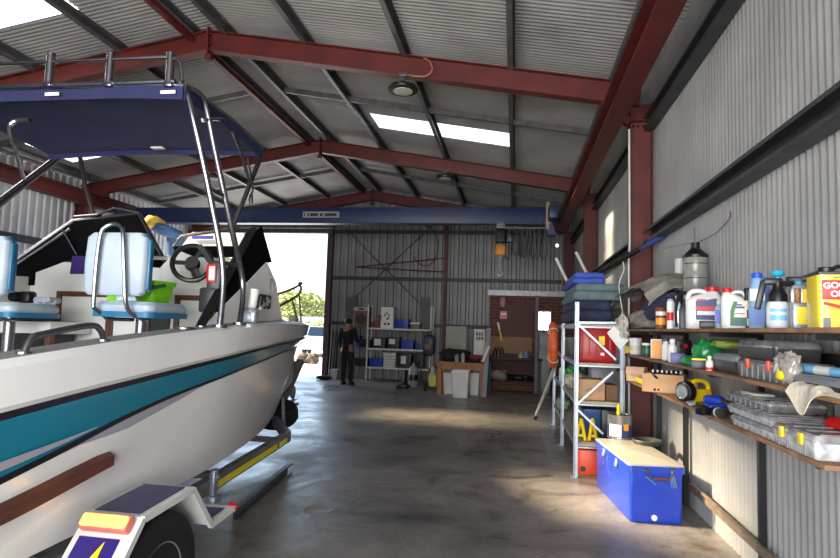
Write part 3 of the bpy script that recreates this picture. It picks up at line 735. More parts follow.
g1 = Vector((XC+hw(3.45, 8.06, .955), 3.42, 1.50)); g2 = Vector((XC+hw(3.75, 8.06, .955), 3.72, 1.52))
def X_(x, y, X): return at_X(x, y, X)
leg1 = smoothpath([g1, X_(223, 270, -1.83), X_(210, 195, -1.90), X_(195, 125, -1.97), X_(187, 95, sa.x), Vector((sa.x-.03, sa.y, ZC+.05))], 6)
leg2 = smoothpath([g2, X_(243, 285, -1.88), X_(232, 230, -1.90), X_(217, 160, -1.95), X_(206, 107, -1.98), X_(199, 94, -1.99), X_(188, 88, sa.x)], 6)
obj('canopy_leg', m.tube(leg1, .020, n=10), M_CHROME, boat); obj('canopy_leg', MB().tube(leg2, .020, n=10), M_CHROME, boat); m = MB()
obj('leg_rung', m.bar(X_(211, 190, -1.90), X_(222, 196, -1.92), .025, .025), M_CHROME, boat); obj('leg_rung', MB().bar(X_(224, 263, -1.84), X_(236, 265, -1.88), .025, .025), M_CHROME, boat); m = MB()
inn = smoothpath([X_(203, 120, -1.97), X_(218, 119, -2.0), X_(229, 124, -2.03), X_(240, 150, -2.05), X_(249, 180, -2.05)], 5); obj('canopy_brace', m.tube(inn, .014, n=8), M_CHROME, boat)
# mirrored port legs
for lg, r in ((leg1, .02), (leg2, .02)):
    obj('canopy_leg', MB().tube([Vector((2*((pa.x+sa.x)/2)-p.x, p.y, p.z)) for p in lg], r, n=8), M_CHROME, boat)
obj('canopy_brace', MB().tube([P(57, 157, 4.4), P(-20, 215, 3.9)], .02, n=8), M_CHROME, boat); obj('canopy_brace', MB().tube([P(59, 159, 4.42), P(-18, 220, 3.9)], .014, n=8), M_CHROME, boat); m = MB()
m.tube(smoothpath([P(30, 120, 3.05), P(16, 121, 3.05), P(10, 128, 3.05), P(16, 152, 3.2), P(24, 178, 3.9)], 5), .014, n=8)
obj('canopy_brace', m, M_CHROME, boat)
m = MB()
for a, c in ((pa, sa), (sa, sf), (sf, pf), (pf, pa)):
    m.tube([a+Vector((0, 0, .03)), (a+c)/2+Vector((0, 0, .055 if abs(a.x-c.x) > 1 else .05)), c+Vector((0, 0, .03))], .02, n=8)
obj('canopy_frame', m, M_CHROME, boat)
obj('canopy_strut', MB().tube([X_(261, 156, sf.x), P(235, 222, 4.6), P(232, 230, 4.6)], .02, n=8), M_BLACK, boat); obj('canopy_strut', MB().tube([P(80, 156, 4.5), P(85, 185, 4.65), P(93, 214, 4.75)], .02, n=8), M_BLACK, boat)
m = MB(); m.tube([P(248, 158, 4.4), P(253, 190, 4.35), P(249, 201, 4.35)], .008, n=6); m.box(P(251, 199, 4.35), (.03, .03, .08), .01)
obj('pull_cord', m, M_BLACK, boat)
# rocket-launcher rod holders on the aft rail
yr = sa.y-.02; zbse = at_Y(100, 84, yr).z; zrail = at_Y(100, 60, yr).z
m = MB(); m.tube([(pa.x-.3, yr, zbse+.01), (sa.x-.05, yr, zbse)], .016, n=8); xR = at_Y(168, 60, yr).x; m.tube([(pa.x-.3, yr, zrail+.01), (xR, yr, zrail)], .011, n=8); m.tube([(xR, yr, zrail-.01), (at_Y(176, 62, yr).x, yr, zrail-.015), (at_Y(180, 69, yr).x, yr, zrail-.05), (at_Y(182, 83, yr).x, yr, zbse)], .012, n=8); rl = obj('aft_rail', m, M_CHROME, boat)
for x in (-62, -6, 50, 110, 170):
    p = at_Y(x, 70, yr); r_ = 3.9*pxm(p); zb0, zt0 = at_Y(x, 85, yr).z, at_Y(x, 55, yr).z
    m = MB(); m.lathe([(r_, zb0), (r_, zt0), (r_*1.12, zt0), (r_*1.12, zt0+.01), (r_*.82, zt0+.01), (r_*.82, zt0-.1)], (p.x, yr, 0), 18); m.box((p.x, yr, zb0-.0), (.06, .05, .03), .006); obj('rod_holder', m, M_CHROME, rl)
m = MB()
for x, y in ((52, 94), (168, 92), (158, 148)):
    p = at_Y(x, y, yr-.012) if y < 120 else at_Z(x, y, ZC-.06); m.box(p, (.10, .008, .022) if y < 120 else (.10, .05, .01), .003)
obj('canopy_label', m, M_OFFW, boat)
# grab rail, gunwale fittings, bow rail
gz = lambda Y: interp(ROWS['gun'][2], Y); gx = lambda Y, k=.93: XC+hw(Y, 8.02, k)
def onG(x, y): # pixel on the gunwale deck strip
    v = ray(x, y)
    for i in range(150, 700):
        Y = i/100
        if EYE+v.z/v.y*Y <= gz(Y)+.002: return Vector((v.x/v.y*Y, Y, gz(Y)))
    return at_Y(x, y, 5)
ya, yb_ = 1.98, 2.42
m = MB(); m.tube(smoothpath([(gx(ya), ya, gz(ya)), (gx(ya), ya+.03, gz(ya)+.055), (gx(ya), ya+.10, gz(ya)+.075), (gx(yb_), yb_-.10, gz(yb_)+.07), (gx(yb_), yb_-.03, gz(yb_)+.05), (gx(yb_), yb_, gz(yb_))], 6), .014, n=10)
for y in (ya, yb_): m.cyl((gx(y), y, gz(y)), (gx(y), y, gz(y)+.008), .028)
obj('grab_rail', m, M_CHROME, boat)
m = MB()
for g in (g1, g2):
    m.cyl((g.x, g.y, gz(g.y)-.005), (g.x, g.y, gz(g.y)+.012), .045)
obj('leg_foot', m, M_CHROME, boat)
m = MB(); Y = 3.12; m.lathe([(.055, 0), (.055, .008), (.035, .012), (.03, .004)], (gx(Y, .91), Y, gz(Y)+.003), 18); m.lathe([(.03, 0), (.03, .008), (.01, .012)], (gx(3.3, .91), 3.3, gz(3.3)+.003), 14); obj('deck_filler', m, M_CHROME, boat)
Y = 3.92; gp = Vector((gx(Y, .955), Y, gz(Y))); s = pxm(gp)
m = MB(); m.box(gp+Vector((0, 0, .045)), (.09, .08, .09), .02); m.cyl(gp+Vector((.05, 0, .06)), gp+Vector((-.05, 0, .06)), .035); m.lathe([(.045, 0), (.05, .02), (.04, .04)], gp+Vector((0, 0, .07)), 12); cl = obj('rod_clamp', m, M_STEEL, boat)
m = MB(); m.cyl(gp+Vector((0, .0, .08)), gp+Vector((.012, .02, .24)), .03, .033); obj('white_tube', m, M_OFFW, cl)
m = MB(); m.cyl(gp+Vector((.02, .1, .11)), P(276, 297, 5.3), .012, n=8); obj('white_rod', m, M_OFFW, boat)
m = MB()
for side in (1, -1):
    pts = []
    for (x, y, Y, X) in ((274, 320, 6.0, 0), (277, 309, 6.15, 0), (283, 304, 6.35, 0), (292, 299, 6.9, 0), (299, 294, 7.4, 0), (301, 288, 7.7, 0), (299, 283, 7.8, 0)):
        p = at_Y(x, y, Y); pts.append(Vector((XC+side*(p.x-XC) if side > 0 else XC-(p.x-XC), p.y, p.z)))
    m.tube(smoothpath(pts, 4), .016, n=8)
    for i, bx in ((4, 7.25), (3, 6.8)):
        p = pts[i]; m.tube([p, Vector((XC+side*max(.02, hw(bx, 8.02, .8)), bx, gz(bx)))], .012, n=6)
e1 = at_Y(299, 283, 7.8); m.tube([e1, Vector((2*XC-e1.x, e1.y, e1.z))], .016, n=8)
obj('bow_rail', m, M_CHROME, boat)
m = MB(); q = Vector((XC+.05, 7.45, 1.60)); m.cyl(q-Vector((0, 0, .04)), q+Vector((0, 0, .05)), .06, .05); obj('anchor_post', m, M_OFFW, boat)
m = MB(); q = P(167, 231, 4.85); zr9 = 2.075; Rq = Matrix.Rotation(math.radians(20), 3, 'Y')
m.blob((q.x, 4.85, q.z), (.15, .10, .05), .18, 2.4, 17, R=Rq); m.blob((q.x+.06, 4.9, (q.z+zr9)/2), (.07, .08, (q.z-zr9)/2+.02), .15, 2.2, 18)
t = obj('blue_bundle', m, plastic('bundle_blue', (.24, .38, .58), .7), angle=60); tag(t, 'blue bundle with yellow end lying on the boat cabin roof', 'bundle')
m = MB(); q2 = P(155, 222, 4.84); m.blob((q2.x, 4.84, q2.z-.01), (.075, .10, .06), .15, 2.4, 19, R=Rq); obj('yellow_end', m, plastic('bundle_yellow', (.85, .70, .30), .6), t, angle=60)
# green tub + cloth on the starboard seat (things resting on it)
zc = zS+.068
t = thing('storage_tub', 'lime green plastic tub on the boat seat beside the wheel', 'tub', (cS.x-.09, 3.72, zc))
w2 = .20; h2 = .15; cx2 = .0
m = MB(); m.rloft([(0, w2*.88, .105, .03), (h2-.03, w2*.97, .12, .03), (h2-.03, w2*1.05, .13, .03), (h2, w2*1.05, .13, .03), (h2, w2*.98, .12, .03), (h2-.1, w2*.95, .115, .03)]); obj('tub_body', m, plastic('lime_green', (.50, .85, .10), .4), t, local=True)
m = MB(); m.tube(smoothpath([(-w2, -.135, h2-.03), (-.1, -.15, h2-.075), (.1, -.15, h2-.075), (w2, -.135, h2-.05), (w2+.03, -.06, h2-.03)], 5), .012, n=6); obj('handle', m, plastic('dark_green', (.06, .36, .22), .4), t, local=True)
m = MB(); q = (cS.x+.03, 3.95+.075, zc)
m.grid(lambda u, v: (cS.x-.04+.13*u+.01*math.sin(7*v), 3.41+.01*math.sin(5*u+3*v)+.015*v, zc+.005+.15*(1-v)), 8, 10, thick=.01)
tag(obj('towel', m, mat('pale_blue_towel', (.72, .80, .86), .9, bump=.4, scale=60)), 'pale blue towel draped on boat seat in front of green tub', 'towel')
zc2 = zP+.068; m = MB(); q = at_Y(30, 303, 3.6)
m.box((q.x, 3.57, zc2+.04), (.10, .08, .08), .02); m.cyl((q.x-.05, 3.5, zc2+.04), (q.x-.05, 3.65, zc2+.04), .035)
tag(obj('binoculars', m, M_BLACK), 'black binoculars lying on the left boat seat', 'binoculars')
m = MB(); 
for k in range(4): m.cyl((q.x+.09+.03*k, 3.55, zc2+.022+.004*(k % 2)), (q.x+.09+.03*k, 3.65, zc2+.022), .022-.003*(k % 2), n=10)
m.bar((q.x+.07, 3.6, zc2+.02), (q.x+.2, 3.61, zc2+.015), .03, .028); tag(obj('metal_fitting', m, M_STEEL), 'small metal fitting lying beside the black binoculars', 'fitting')
# ---------------------------------------------------------------- trailer
tr_ = thing('boat_trailer', 'galvanised boat trailer with white guards and yellow reflective tape', 'trailer', (XC, 4.4, 0))
M_FRAME = mat('galvanised_trailer', (.50, .50, .50), .5, .35, var=.18, scale=6)
def rail(x0): return x0
m = MB()
A0 = at_Z(180, 497, .46); 
for s in (1, -1):
    k0 = Vector((XC+s*.93, .8, .43)); k1 = Vector((XC+s*.93, 3.6, .43)); k2 = Vector((XC+s*.62, 6.1, .43)); k3 = Vector((XC+s*.05, 9.2, .43))
    if s > 0: k2 = at_Z(286, 436, .45)+Vector((-.02, .1, 0)); k2.z = .43
    k3 = Vector((XC+s*.12, 6.75, .43)); m.bar(k0, k1, .06, .10); m.bar(k1, k2, .06, .10); m.bar(k2, k3, .06, .10)
    if s > 0: KR = (k1, k2)
for y in (1.2, 2.55, 4.2, 5.6): 
    w = .93 if y < 3.6 else .93-.31*(y-3.6)/2.5
    m.bar((XC-w, y, .40), (XC+w, y, .40), .05, .05)
m.bar((XC, 6.2, .40), (XC, 7.3, .40), .08, .08); obj('chassis', m, M_FRAME, tr_)
m = MB(); d = (KR[1]-KR[0]).normalized(); nrm = Vector((d.y, -d.x, 0))
a, c = at_Y(217, 481, KR[0].lerp(KR[1], .18).y), 0
def onrail(x):   # point on outer face of the right rail under pixel column x
    best = None
    for i in range(0, 1001):
        p = KR[0].lerp(KR[1], i/1000)+nrm*.032; v = p-CAMLOC; px = CX+FPX*v.dot(_r)/v.dot(_f)
        if px >= x: return p
    return KR[1]+nrm*.032
for xa, xb in ((217, 277), (280, 287)):
    pa_, pb_ = onrail(xa), onrail(xb); m.bar(pa_+Vector((0, 0, -.015)), pb_+Vector((0, 0, -.012)), .004, .045)
obj('reflective_tape', m, mat('yellow_reflective', (1.0, .93, .05), .35, var=.03), tr_)
# winch post, winch, roller
m = MB(); w0 = Vector((XC+.10, 6.95, .43)); 
m.bar((XC+.17, 6.72, .44), (XC+.12, 7.62, 1.04), .09, .07); m.bar((XC+.03, 7.1, .44), (XC+.12, 7.5, .96), .05, .05); m.bar((XC+.14, 7.5, .98), (XC+.05, 7.62, 1.02), .05, .05); wp = obj('winch_post', m, M_FRAME, tr_)
q = at_Y(287, 392, 7.6); m = MB(); m.lathe([(.03, -.09), (.09, -.09), (.09, -.08), (.05, -.08), (.05, .08), (.09, .08), (.09, .09), (.03, .09)], q, 18, axis='X'); m.bar(q+Vector((.1, 0, 0)), q+Vector((.12, -.08, -.14)), .03, .015); m.cyl(q+Vector((.12, -.08, -.14)), q+Vector((.2, -.08, -.14)), .018); m.box(q+Vector((0, .02, -.1)), (.22, .16, .02)); obj('winch', m, M_STEEL, wp)
q = at_Y(286, 374, 7.6); m = MB(); m.lathe([(.02, -.07), (.05, -.06), (.05, .06), (.02, .07)], q, 14, axis='X'); obj('bow_roller', m, M_REDP, wp)
sp = at_Y(281, 413, 6.75); m = MB()
tp = [(.11, -.07), (.16, -.10), (.21, -.095), (.24, -.05), (.24, .05), (.21, .095), (.16, .10), (.11, .07)]
R0 = MB(); R0.lathe(tp, (0, 0, 0), 32); Rm = Matrix.Translation(sp+Vector((-.04, 0, -.02))) @ Matrix.Rotation(math.radians(18), 4, 'X')
m.T = Rm; m.add(R0.v, R0.f); swl = obj('spare_tyre', m, M_RUBBER, tr_)
m = MB(); m.T = Rm; m.lathe([(.02, -.03), (.115, -.03), (.12, .05), (.11, .06), (.02, .0)], (0, 0, 0), 20); obj('spare_rim', m, M_STEEL, swl)
m = MB(); c0, c1 = at_Y(283, 399, 6.55), at_Y(284, 438, 6.35)
for k in range(15):
    p = c0.lerp(c1, k/14); m.tube([p+Vector(((.016*math.cos(a) if k % 2 else 0), (0 if k % 2 else .016*math.cos(a)), .026*math.sin(a))) for a in [i*PI/4 for i in range(8)]], .006, n=5, closed=True)
obj('safety_chain', m, M_STEEL, tr_)
# bunks and keel rollers carrying the hull
m = MB()
for s in (1, -1): m.bar((XC+s*.6, 1.1, .445), (XC+s*.6, 4.3, .46), .10, .05)
obj('bunk', m, mat('grey_carpet', (.25, .25, .26), .9, bump=.4, scale=80), tr_)
m = MB()
for y in (1.2, 2.55, 4.2, 5.6): m.lathe([(.02, -.1), (.035, -.1), (.028, 0), (.035, .1), (.02, .1)], (XC, y, .45-.135), 12, axis='X'); m.bar((XC-.12, y, .315), (XC-.12, y, .40), .03, .01); m.bar((XC+.12, y, .315), (XC+.12, y, .40), .03, .01)
obj('keel_roller', m, M_RUBBER, tr_)
b0 = at_Y(208, 470, KR[0].lerp(KR[1], .12).y); p_ = onrail(212)
m = MB(); m.box(p_+Vector((.01, 0, .0)), (.035, .06, .22), .004); m.box(p_+Vector((.03, -.02, -.08)), (.06, .10, .05), .004); m.cyl(p_+Vector((-.02, 0, .06)), p_+Vector((.05, 0, .06)), .014, n=8); obj('u_bolt_bracket', m, M_STEEL, tr_)
# wheels and mudguards on both sides
XO = -1.57; XI = XO-.27; YW = 2.62; HZ = .325
tyre = [(.17, -.085), (.20, -.098), (.285, -.10), (.312, -.085), (.32, -.05), (.32, .05), (.312, .085), (.285, .10), (.20, .098), (.17, .085)]
def yz(x, y): p = at_X(x, y, XO); return (p.y, p.z)
rt, ftp, fb, tip, rb = yz(143, 517), yz(193, 487), yz(211, 523), yz(234, 506), yz(118, 560)
for s in (1, -1):
    def mx(x): return x if s > 0 else 2*XC-x
    w = thing('tmp', '', '') if False else None
    xw = mx(XO-.125)
    m = MB(); m.lathe(tyre, (xw, YW, HZ), 40, axis='X')
    for k in range(40):
        a = k*PI/20
        m.T = Matrix.Translation((xw, YW, HZ)) @ Matrix.Rotation(a, 4, 'X'); m.box((.045*(1 if k % 2 else -1), 0, .297), (.07, .025, .012)); m.T = None
    ty = obj('tyre', m, M_RUBBER, tr_)
    o_ = s
    m = MB(); m.lathe([(.02, .03*o_), (.07, .035*o_), (.08, .01*o_), (.15, -.01*o_), (.165, .05*o_), (.175, .088*o_), (.18, .09*o_), (.18, -.09*o_)], (xw, YW, HZ), 32, axis='X')
    rim = obj('wheel_rim', m, M_STEEL, ty)
    m = MB(); m.lathe([(.0, .095*o_), (.04, .09*o_), (.05, .03*o_)], (xw, YW, HZ), 16, axis='X')
    for k in range(5): m.cyl((xw+.03*o_, YW+.075*math.cos(k*1.2566), HZ+.075*math.sin(k*1.2566)), (xw+.05*o_, YW+.075*math.cos(k*1.2566), HZ+.075*math.sin(k*1.2566)), .012, n=6)
    obj('hub', m, M_CHROME, rim)
    # guard: bent plate with a rim flange
    P0 = (rt[0]-.27, rt[1]-.30); prof = [P0, rt, ftp, (fb[0], fb[1]), tip]
    m = MB()
    for (a, c) in zip(prof, prof[1:]):
        u = Vector((0, c[0]-a[0], c[1]-a[1])); n_ = Vector((0, -u.z, u.y)).normalized()
        m.poly([(mx(XO), a[0], a[1]), (mx(XO), c[0], c[1]), (mx(XI), c[0], c[1]), (mx(XI), a[0], a[1])], -.012, n_)
        m.bar(Vector((mx(XO), a[0], a[1]-.012)), Vector((mx(XO), c[0], c[1]-.012)), .018, .03)
    g = obj('mudguard', m, M_OFFW, tr_)
    M_PUR = mat('violet_plate', (.22, .20, .36), .45, var=.25, scale=14)
    for (a, c, e0, e1) in ((rt, ftp, .06, .06), (prof[3], tip, .18, .22)):
        m = MB(); A_, C_ = Vector((0, a[0], a[1])), Vector((0, c[0], c[1])); u = C_-A_; n_ = Vector((0, -u.z, u.y)).normalized()
        a2, c2 = A_+u*e0, A_+u*(1-e1)
        m.poly([(mx(XO-.03), a2.y, a2.z+.002), (mx(XO-.03), c2.y, c2.z+.002), (mx(XI+.02), c2.y, c2.z+.002), (mx(XI+.02), a2.y, a2.z+.002)], .004, n_)
        obj('tread_plate', m, M_PUR, g)
    A_, C_ = Vector((0, *P0)), Vector((0, *rt)); u = C_-A_; n_ = Vector((0, -u.z, u.y)).normalized()
    def bp_(x, f, o=0.002): p = A_+u*f; return Vector((mx(x), p.y+n_.y*o, p.z+n_.z*o))
    m = MB(); m.poly([bp_(XO-.05, .02), bp_(XO-.05, .74), bp_(XI+.03, .74), bp_(XI+.03, .02)], .004, n_); bpn = obj('rear_panel', m, plastic('violet_panel', (.16, .10, .42), .4), g)
    m = MB(); m.poly([bp_(XO-.11, .70, .008), bp_(XO-.10, .05, .008), bp_(XI+.05, .05, .008)], .003, n_); obj('yellow_triangle', m, mat('yellow_marker', (1, .92, .05), .4, var=.02), bpn)
    m = MB(); m.T = Matrix.Identity(4)
    ctr = bp_((XO+XI)/2+.0, .88, .022); Rl = Matrix((Vector((1, 0, 0)), n_, u.normalized())).transposed()
    m.T = None; m.box(ctr, (.23, .05, .075), .015, R=Rl); lamp = obj('lamp_housing', m, plastic('red_lamp_edge', (.85, .42, .38), .3), g)
    m = MB(); m.box(ctr+n_*.012, (.215, .045, .056), .012, R=Rl); obj('tail_lamp_lens', m, mat('glow_amber_lens', (1.0, .70, .36), .3, var=.18, scale=30, emit=1.5), lamp) if s > 0 else obj('tail_lamp_lens', m, M_ORG, lamp)  # starboard lens: reflected glow put into the material as emission
    m = MB(); q = Vector((mx(XO-.02), tip[0]+.01, tip[1]-.01)); m.cyl(q-Vector((0, .01, 0)), q+Vector((.012 if s > 0 else -.012, .012, 0)), .03, .026, n=14); obj('side_reflector', m, M_REDP, g)
m = MB(); m.cyl((XI-.02, YW, HZ), (2*XC-XI+.02, YW, HZ), .025); obj('axle', m, M_FRAME, tr_)
# loose steel channel on the floor beside the trailer
m = MB(); a, c = at_Z(236, 514, .05), at_Z(290, 468, .05); csec(m, (a.x, a.y, .052), (c.x, c.y, .052), .10, .05, (0, 0, 1), lip=.015)
tag(obj('steel_channel', m, mat('dull_galv', (.42, .44, .44), .5, .3, var=.2, scale=9)), 'galvanised steel channel lying on the concrete beside trailer', 'steel channel')
m = MB(); q = at_Z(319, 509, 0); m.lathe([(.13, -.01), (.13, .003), (.115, .005), (.11, .003)], (q.x, q.y, 0), 28)
tag(obj('floor_plate', m, mat('pale_disc', (.52, .51, .48), .6)), 'pale round cover plate set in the concrete floor', 'cover plate')
# ================================================================ right-hand wall: shelves
S1, S2, S3 = 1.60, 1.335, 1.065       # board tops
SX0, SX1, SY0, SY1 = 1.2, 1.6, 1.9, 7.08
YU1, YU2 = at_X(762, 500, 1.575).y, at_X(686, 470, 1.575).y
def yX(x, X, y=330): return at_X(x, y, X).y
for (zt_, lab) in ((S1, 'top timber wall shelf, loaded with bottles and jugs'), (S2, 'middle timber wall shelf, loaded with jars and tackle cases'), (S3, 'bottom timber wall shelf, holding torch, drill and clear organisers')):
    ye = 2.56 if zt_ == S3 else SY0
    t = thing('wall_shelf', lab, 'shelf', (1.4, 4.5, zt_-.03), 0, 'timber shelves along the right wall')
    m = MB(); m.span((SX0, ye, zt_-.022), (SX1, SY1, zt_), .003); obj('board', m, M_PLY, t)
    for y in (2.75, YU1, YU2, 6.85):
        m = MB(); m.span((SX0+.06, y-.015, zt_-.052), (1.56, y+.015, zt_-.024)); obj('bracket', m, M_BLACK, t)
for y, lab in ((YU1, 'black steel shelf upright on lower right wall nearest the camera'), (YU2, 'black steel shelf upright on right wall beside the blue cooler'), (6.85, 'black steel shelf upright near the metal rack end')):
    m = MB(); m.span((1.555, y-.02, 0), (1.595, y+.02, S1-.025)); tag(obj('shelf_upright', m, M_BLACK), lab, 'post', 'black uprights carrying the wall shelves')
m = MB(); m.bar(at_X(690, 486, 1.565), at_X(775, 563, 1.565), .03, .05); m.bar(at_X(692, 484, 1.53)+Vector((0, 0, .0)), at_X(775, 559, 1.53)+Vector((0, 0, .0)), .02, .018)
tag(obj('wall_rail', m, mat('weathered_rail', (.46, .40, .34), .65, var=.25, scale=12)), 'weathered brown rail fixed low along the ribbed right wall', 'rail')
# generic containers ----------------------------------------------------
def place(xm, Xc): return at_X(xm, 330, Xc).y
def dims(x0, x1, ytop, Xc, zs):
    xm = (x0+x1)/2; p = at_X(xm, ytop, Xc); s = pxm(p); return Vector((Xc, p.y, zs)), (x1-x0)*s, p.z-zs
FACE = lambda p: math.atan2(p.x, p.y)*-1     # turn the -Y face towards the camera
def bottle(name, label, cat, x0, x1, ytop, Xc, zs, body, cap, style='round', capw=.45, caph=.10, lab=None, labcol2=None, group='bottles and cans on the top wall shelf', depth=None, txt=None):
    p, w, h = dims(x0, x1, ytop, Xc, zs); d = depth or w*.7; t = thing(name, label, cat, p, FACE(p), group)
    hx = w/2; ch = h*caph; hb = h-ch
    m = MB()
    if style == 'round':
        r = hx; m.lathe([(r*.9, 0), (r, .008), (r, hb*.72), (r*.9, hb*.82), (r*capw*1.02, hb*.95), (r*capw, hb)], n=24)
    elif style == 'can':
        r = hx; m.lathe([(r*.96, 0), (r, .004), (r, hb*.97), (r*.95, hb*.985), (r*.9, hb)], n=24)
    elif style == 'tin':
        m.rloft([(0, hx*.98, d/2*.98, .012), (.004, hx, d/2, .014), (hb-.004, hx, d/2, .014), (hb, hx*.98, d/2*.98, .012)])
    else:
        m.rloft([(0, hx*.93, d/2*.93, .02), (.01, hx, d/2, .03), (hb*.70, hx, d/2, .03), (hb*.85, hx*.82, d/2*.85, .03), (hb*.95, hx*capw*1.1, hx*capw*1.1, .03), (hb, hx*capw, hx*capw, .03)])
    obj('body', m, body, t, local=True)
    if cap:
        m = MB(); r = hx*capw*1.08; m.lathe([(r, hb-.002), (r, h-.004), (r*.92, h)], n=20)
        for k in range(16): m.box((r*math.cos(k*PI/8), r*math.sin(k*PI/8), hb+ch*.45), (.004, .004, ch*.7), rz=k*PI/8)
        obj('cap', m, cap, t, local=True)
    if lab:
        for k, (c, z0, z1) in enumerate(lab):
            m = MB()
            if style in ('round', 'can'):
                r = hx+.0012; vs = []; fs = []; n = 14
                for i in range(n+1):
                    a = -PI/2-1.25+2.5*i/n; vs += [(r*math.cos(a), r*math.sin(a), hb*z0), (r*math.cos(a), r*math.sin(a), hb*z1)]
                for i in range(n): fs.append([2*i, 2*i+2, 2*i+3, 2*i+1])
                m.add(vs, fs)
            else: m.box((0, -d/2-.0012, hb*(z0+z1)/2), (hx*1.6, .002, hb*(z1-z0)), 0)
            obj('paper_label', m, c, t, local=True)
    return t, hx, d, hb
C_ = lambda n, c, r=.45: plastic(n, c, r)
L_W, L_R, L_N, L_G, L_Y, L_B, L_O = C_('label_white', (.88, .88, .86)), C_('label_red', (.78, .14, .14)), C_('label_navy', (.16, .18, .45)), C_('label_green', (.12, .42, .26)), C_('label_yellow', (.95, .84, .1)), C_('label_lightblue', (.45, .70, .88)), C_('label_orange', (.92, .60, .16))
GP = 'bottles and cans on the top wall shelf'
bottle('spice_can', 'small brown can at far end of the top wall shelf', 'can', 656, 666, 305, 1.235, S1, C_('can_brown', (.45, .27, .18)), None, 'can', lab=[(L_O, .2, .5), (L_W, .62, .8)])
bottle('paint_can', 'white can with red mark beside small brown can', 'can', 667, 674, 299, 1.24, S1, L_W, C_('cap_grey', (.7, .7, .7)), 'can', capw=.6, caph=.08, lab=[(L_R, .3, .6)])
bottle('slim_bottle', 'slim pale bottle between white can and black hand pump', 'bottle', 674, 681, 296, 1.25, S1, C_('silver_body', (.66, .70, .76)), L_W, 'round', lab=[(L_W, .2, .6)])
# tall white tube and smoky ribbed canister behind
p, w, h = dims(675, 684, 259, 1.50, S1); m = MB(); m.lathe([(w/2, 0), (w/2, h), (w/2*.9, h), (w/2*.9, h-.02)], (p.x, p.y, S1), 18)
tag(obj('white_tube', m, M_OFFW), 'tall white tube standing against the smoky ribbed canister', 'tube')
p, w, h = dims(684, 707, 257, 1.46, S1); t = thing('ribbed_canister', 'smoky ribbed canister with black cone cap standing by white tube', 'canister', p)
r = w/2; m = MB(); m.lathe([(r*.96, 0)]+[q for k in range(5) for q in ((r*.97, h*k/5+.004), (r, h*k/5+.012), (r, h*(k+1)/5-.012), (r*.97, h*(k+1)/5-.004))]+[(r*.95, h)], n=28); obj('body', m, mat('smoky_plastic', (.50, .50, .48), .25, var=.15, scale=4), t, local=True)
zt_ = at_X(695, 243, 1.46).z-S1; m = MB(); m.lathe([(r*1.03, h-.01), (r*1.04, h+.012), (r*.8, h+.03), (r*.38, h+(zt_-h)*.6), (r*.34, zt_-.01), (r*.36, zt_-.01), (r*.36, zt_)], n=24); obj('cone_cap', m, M_BLACK, t, local=True)
m = MB(); 
for k in range(5): m.lathe([(r*1.0, h*(k+.5)/5-.004), (r*1.012, h*(k+.5)/5), (r*1.0, h*(k+.5)/5+.004)], n=28)
obj('dark_band', m, M_DGREY, t, local=True)
m = MB(); m.cyl((0, 0, zt_-.01), (-.01, 0, zt_+.13), .003, n=6); m.tube(smoothpath([(0, 0, zt_), (-.08, .02, zt_-.01), (-.18, .05, zt_-.03), (-.24, .06, zt_-.05)], 4), .004, n=5); m.tube(smoothpath([(.01, .0, zt_), (.12, -.1, zt_+.06), (.14, -.35, zt_+.13), (.10, -.5, zt_+.16)], 4), .003, n=5); obj('loose_wire', m, M_BLACK, t, local=True)
# black hand pump
p, w, h = dims(676, 689, 292, 1.28, S1); t = thing('hand_pump', 'black looped hand pump standing left of the white navy-label jug', 'pump', p, FACE(p))
m = MB(); m.tube(smoothpath([(-w*.42, 0, .012), (-w*.45, 0, h*.5), (-w*.3, 0, h*.86), (w*.1, 0, h*.98), (w*.42, 0, h*.88), (w*.4, 0, h*.7)], 6), .014, n=8); obj('loop_handle', m, M_BLACK, t, local=True)
m = MB(); m.rloft([(0, .03, .03, .012), (h*.5, .03, .03, .012), (h*.62, .02, .02, .01)], (.005, 0, 0)); m.tube([(.005, 0, h*.6), (.03, 0, h*.9), (.05, 0, h*.7)], .010, n=6); obj('pump_body', m, M_DGREY, t, local=True)
def jug(label, x0, x1, ytop, ycap, Xc, zs, capcol, labs, hcol=M_WHITE, hx0=.0, mark=None, flip=1, body=M_WHITE):
    p, w, h = dims(x0, x1, ycap, Xc, zs); t = thing('plastic_jug', label, 'jug', p, FACE(p)*.8, 'white plastic jugs on the top wall shelf'); hx = w/2; d = w*.62
    hb = h*.90; hs = hb*.74
    m = MB(); m.rloft([(0, hx*.93, d*.46, .03), (.012, hx, d/2, .035), (hs, hx, d/2, .035), (hb*.86, hx*.80, d*.42, .035, hx*.18*flip, 0), (hb*.96, hx*.34, hx*.34, .03, hx*.52*flip, 0), (hb, hx*.30, hx*.30, .03, hx*.52*flip, 0)])
    obj('body', m, body, t, local=True)
    m = MB(); f = flip; m.tube(smoothpath([(-hx*.86*f, 0, hs*.9), (-hx*.84*f, 0, hb*.86), (-hx*.62*f, 0, hb*.985), (-hx*.1*f, 0, hb*1.0), (hx*.28*f, 0, hb*.93)], 6), hx*.15, n=10); obj('handle', m, hcol, t, local=True)
    m = MB(); r = hx*.36; m.lathe([(r, hb-.004), (r, h-.004), (r*.9, h)], (hx*.52*flip, 0, 0), 20)
    for k in range(18): m.box((hx*.52*flip+r*math.cos(k*PI/9), r*math.sin(k*PI/9), hb+(h-hb)*.45), (.005, .004, (h-hb)*.7), rz=k*PI/9)
    obj('cap', m, capcol, t, local=True)
    for k, (c, u0, u1, z0, z1) in enumerate(labs):
        m = MB(); m.box((hx*(u0+u1)/2, -d/2-.0012-.0012*k, h*(z0+z1)/2), (hx*(u1-u0), .002, h*(z1-z0))); obj('paper_label', m, c, t, local=True)
    return t, hx, d, h
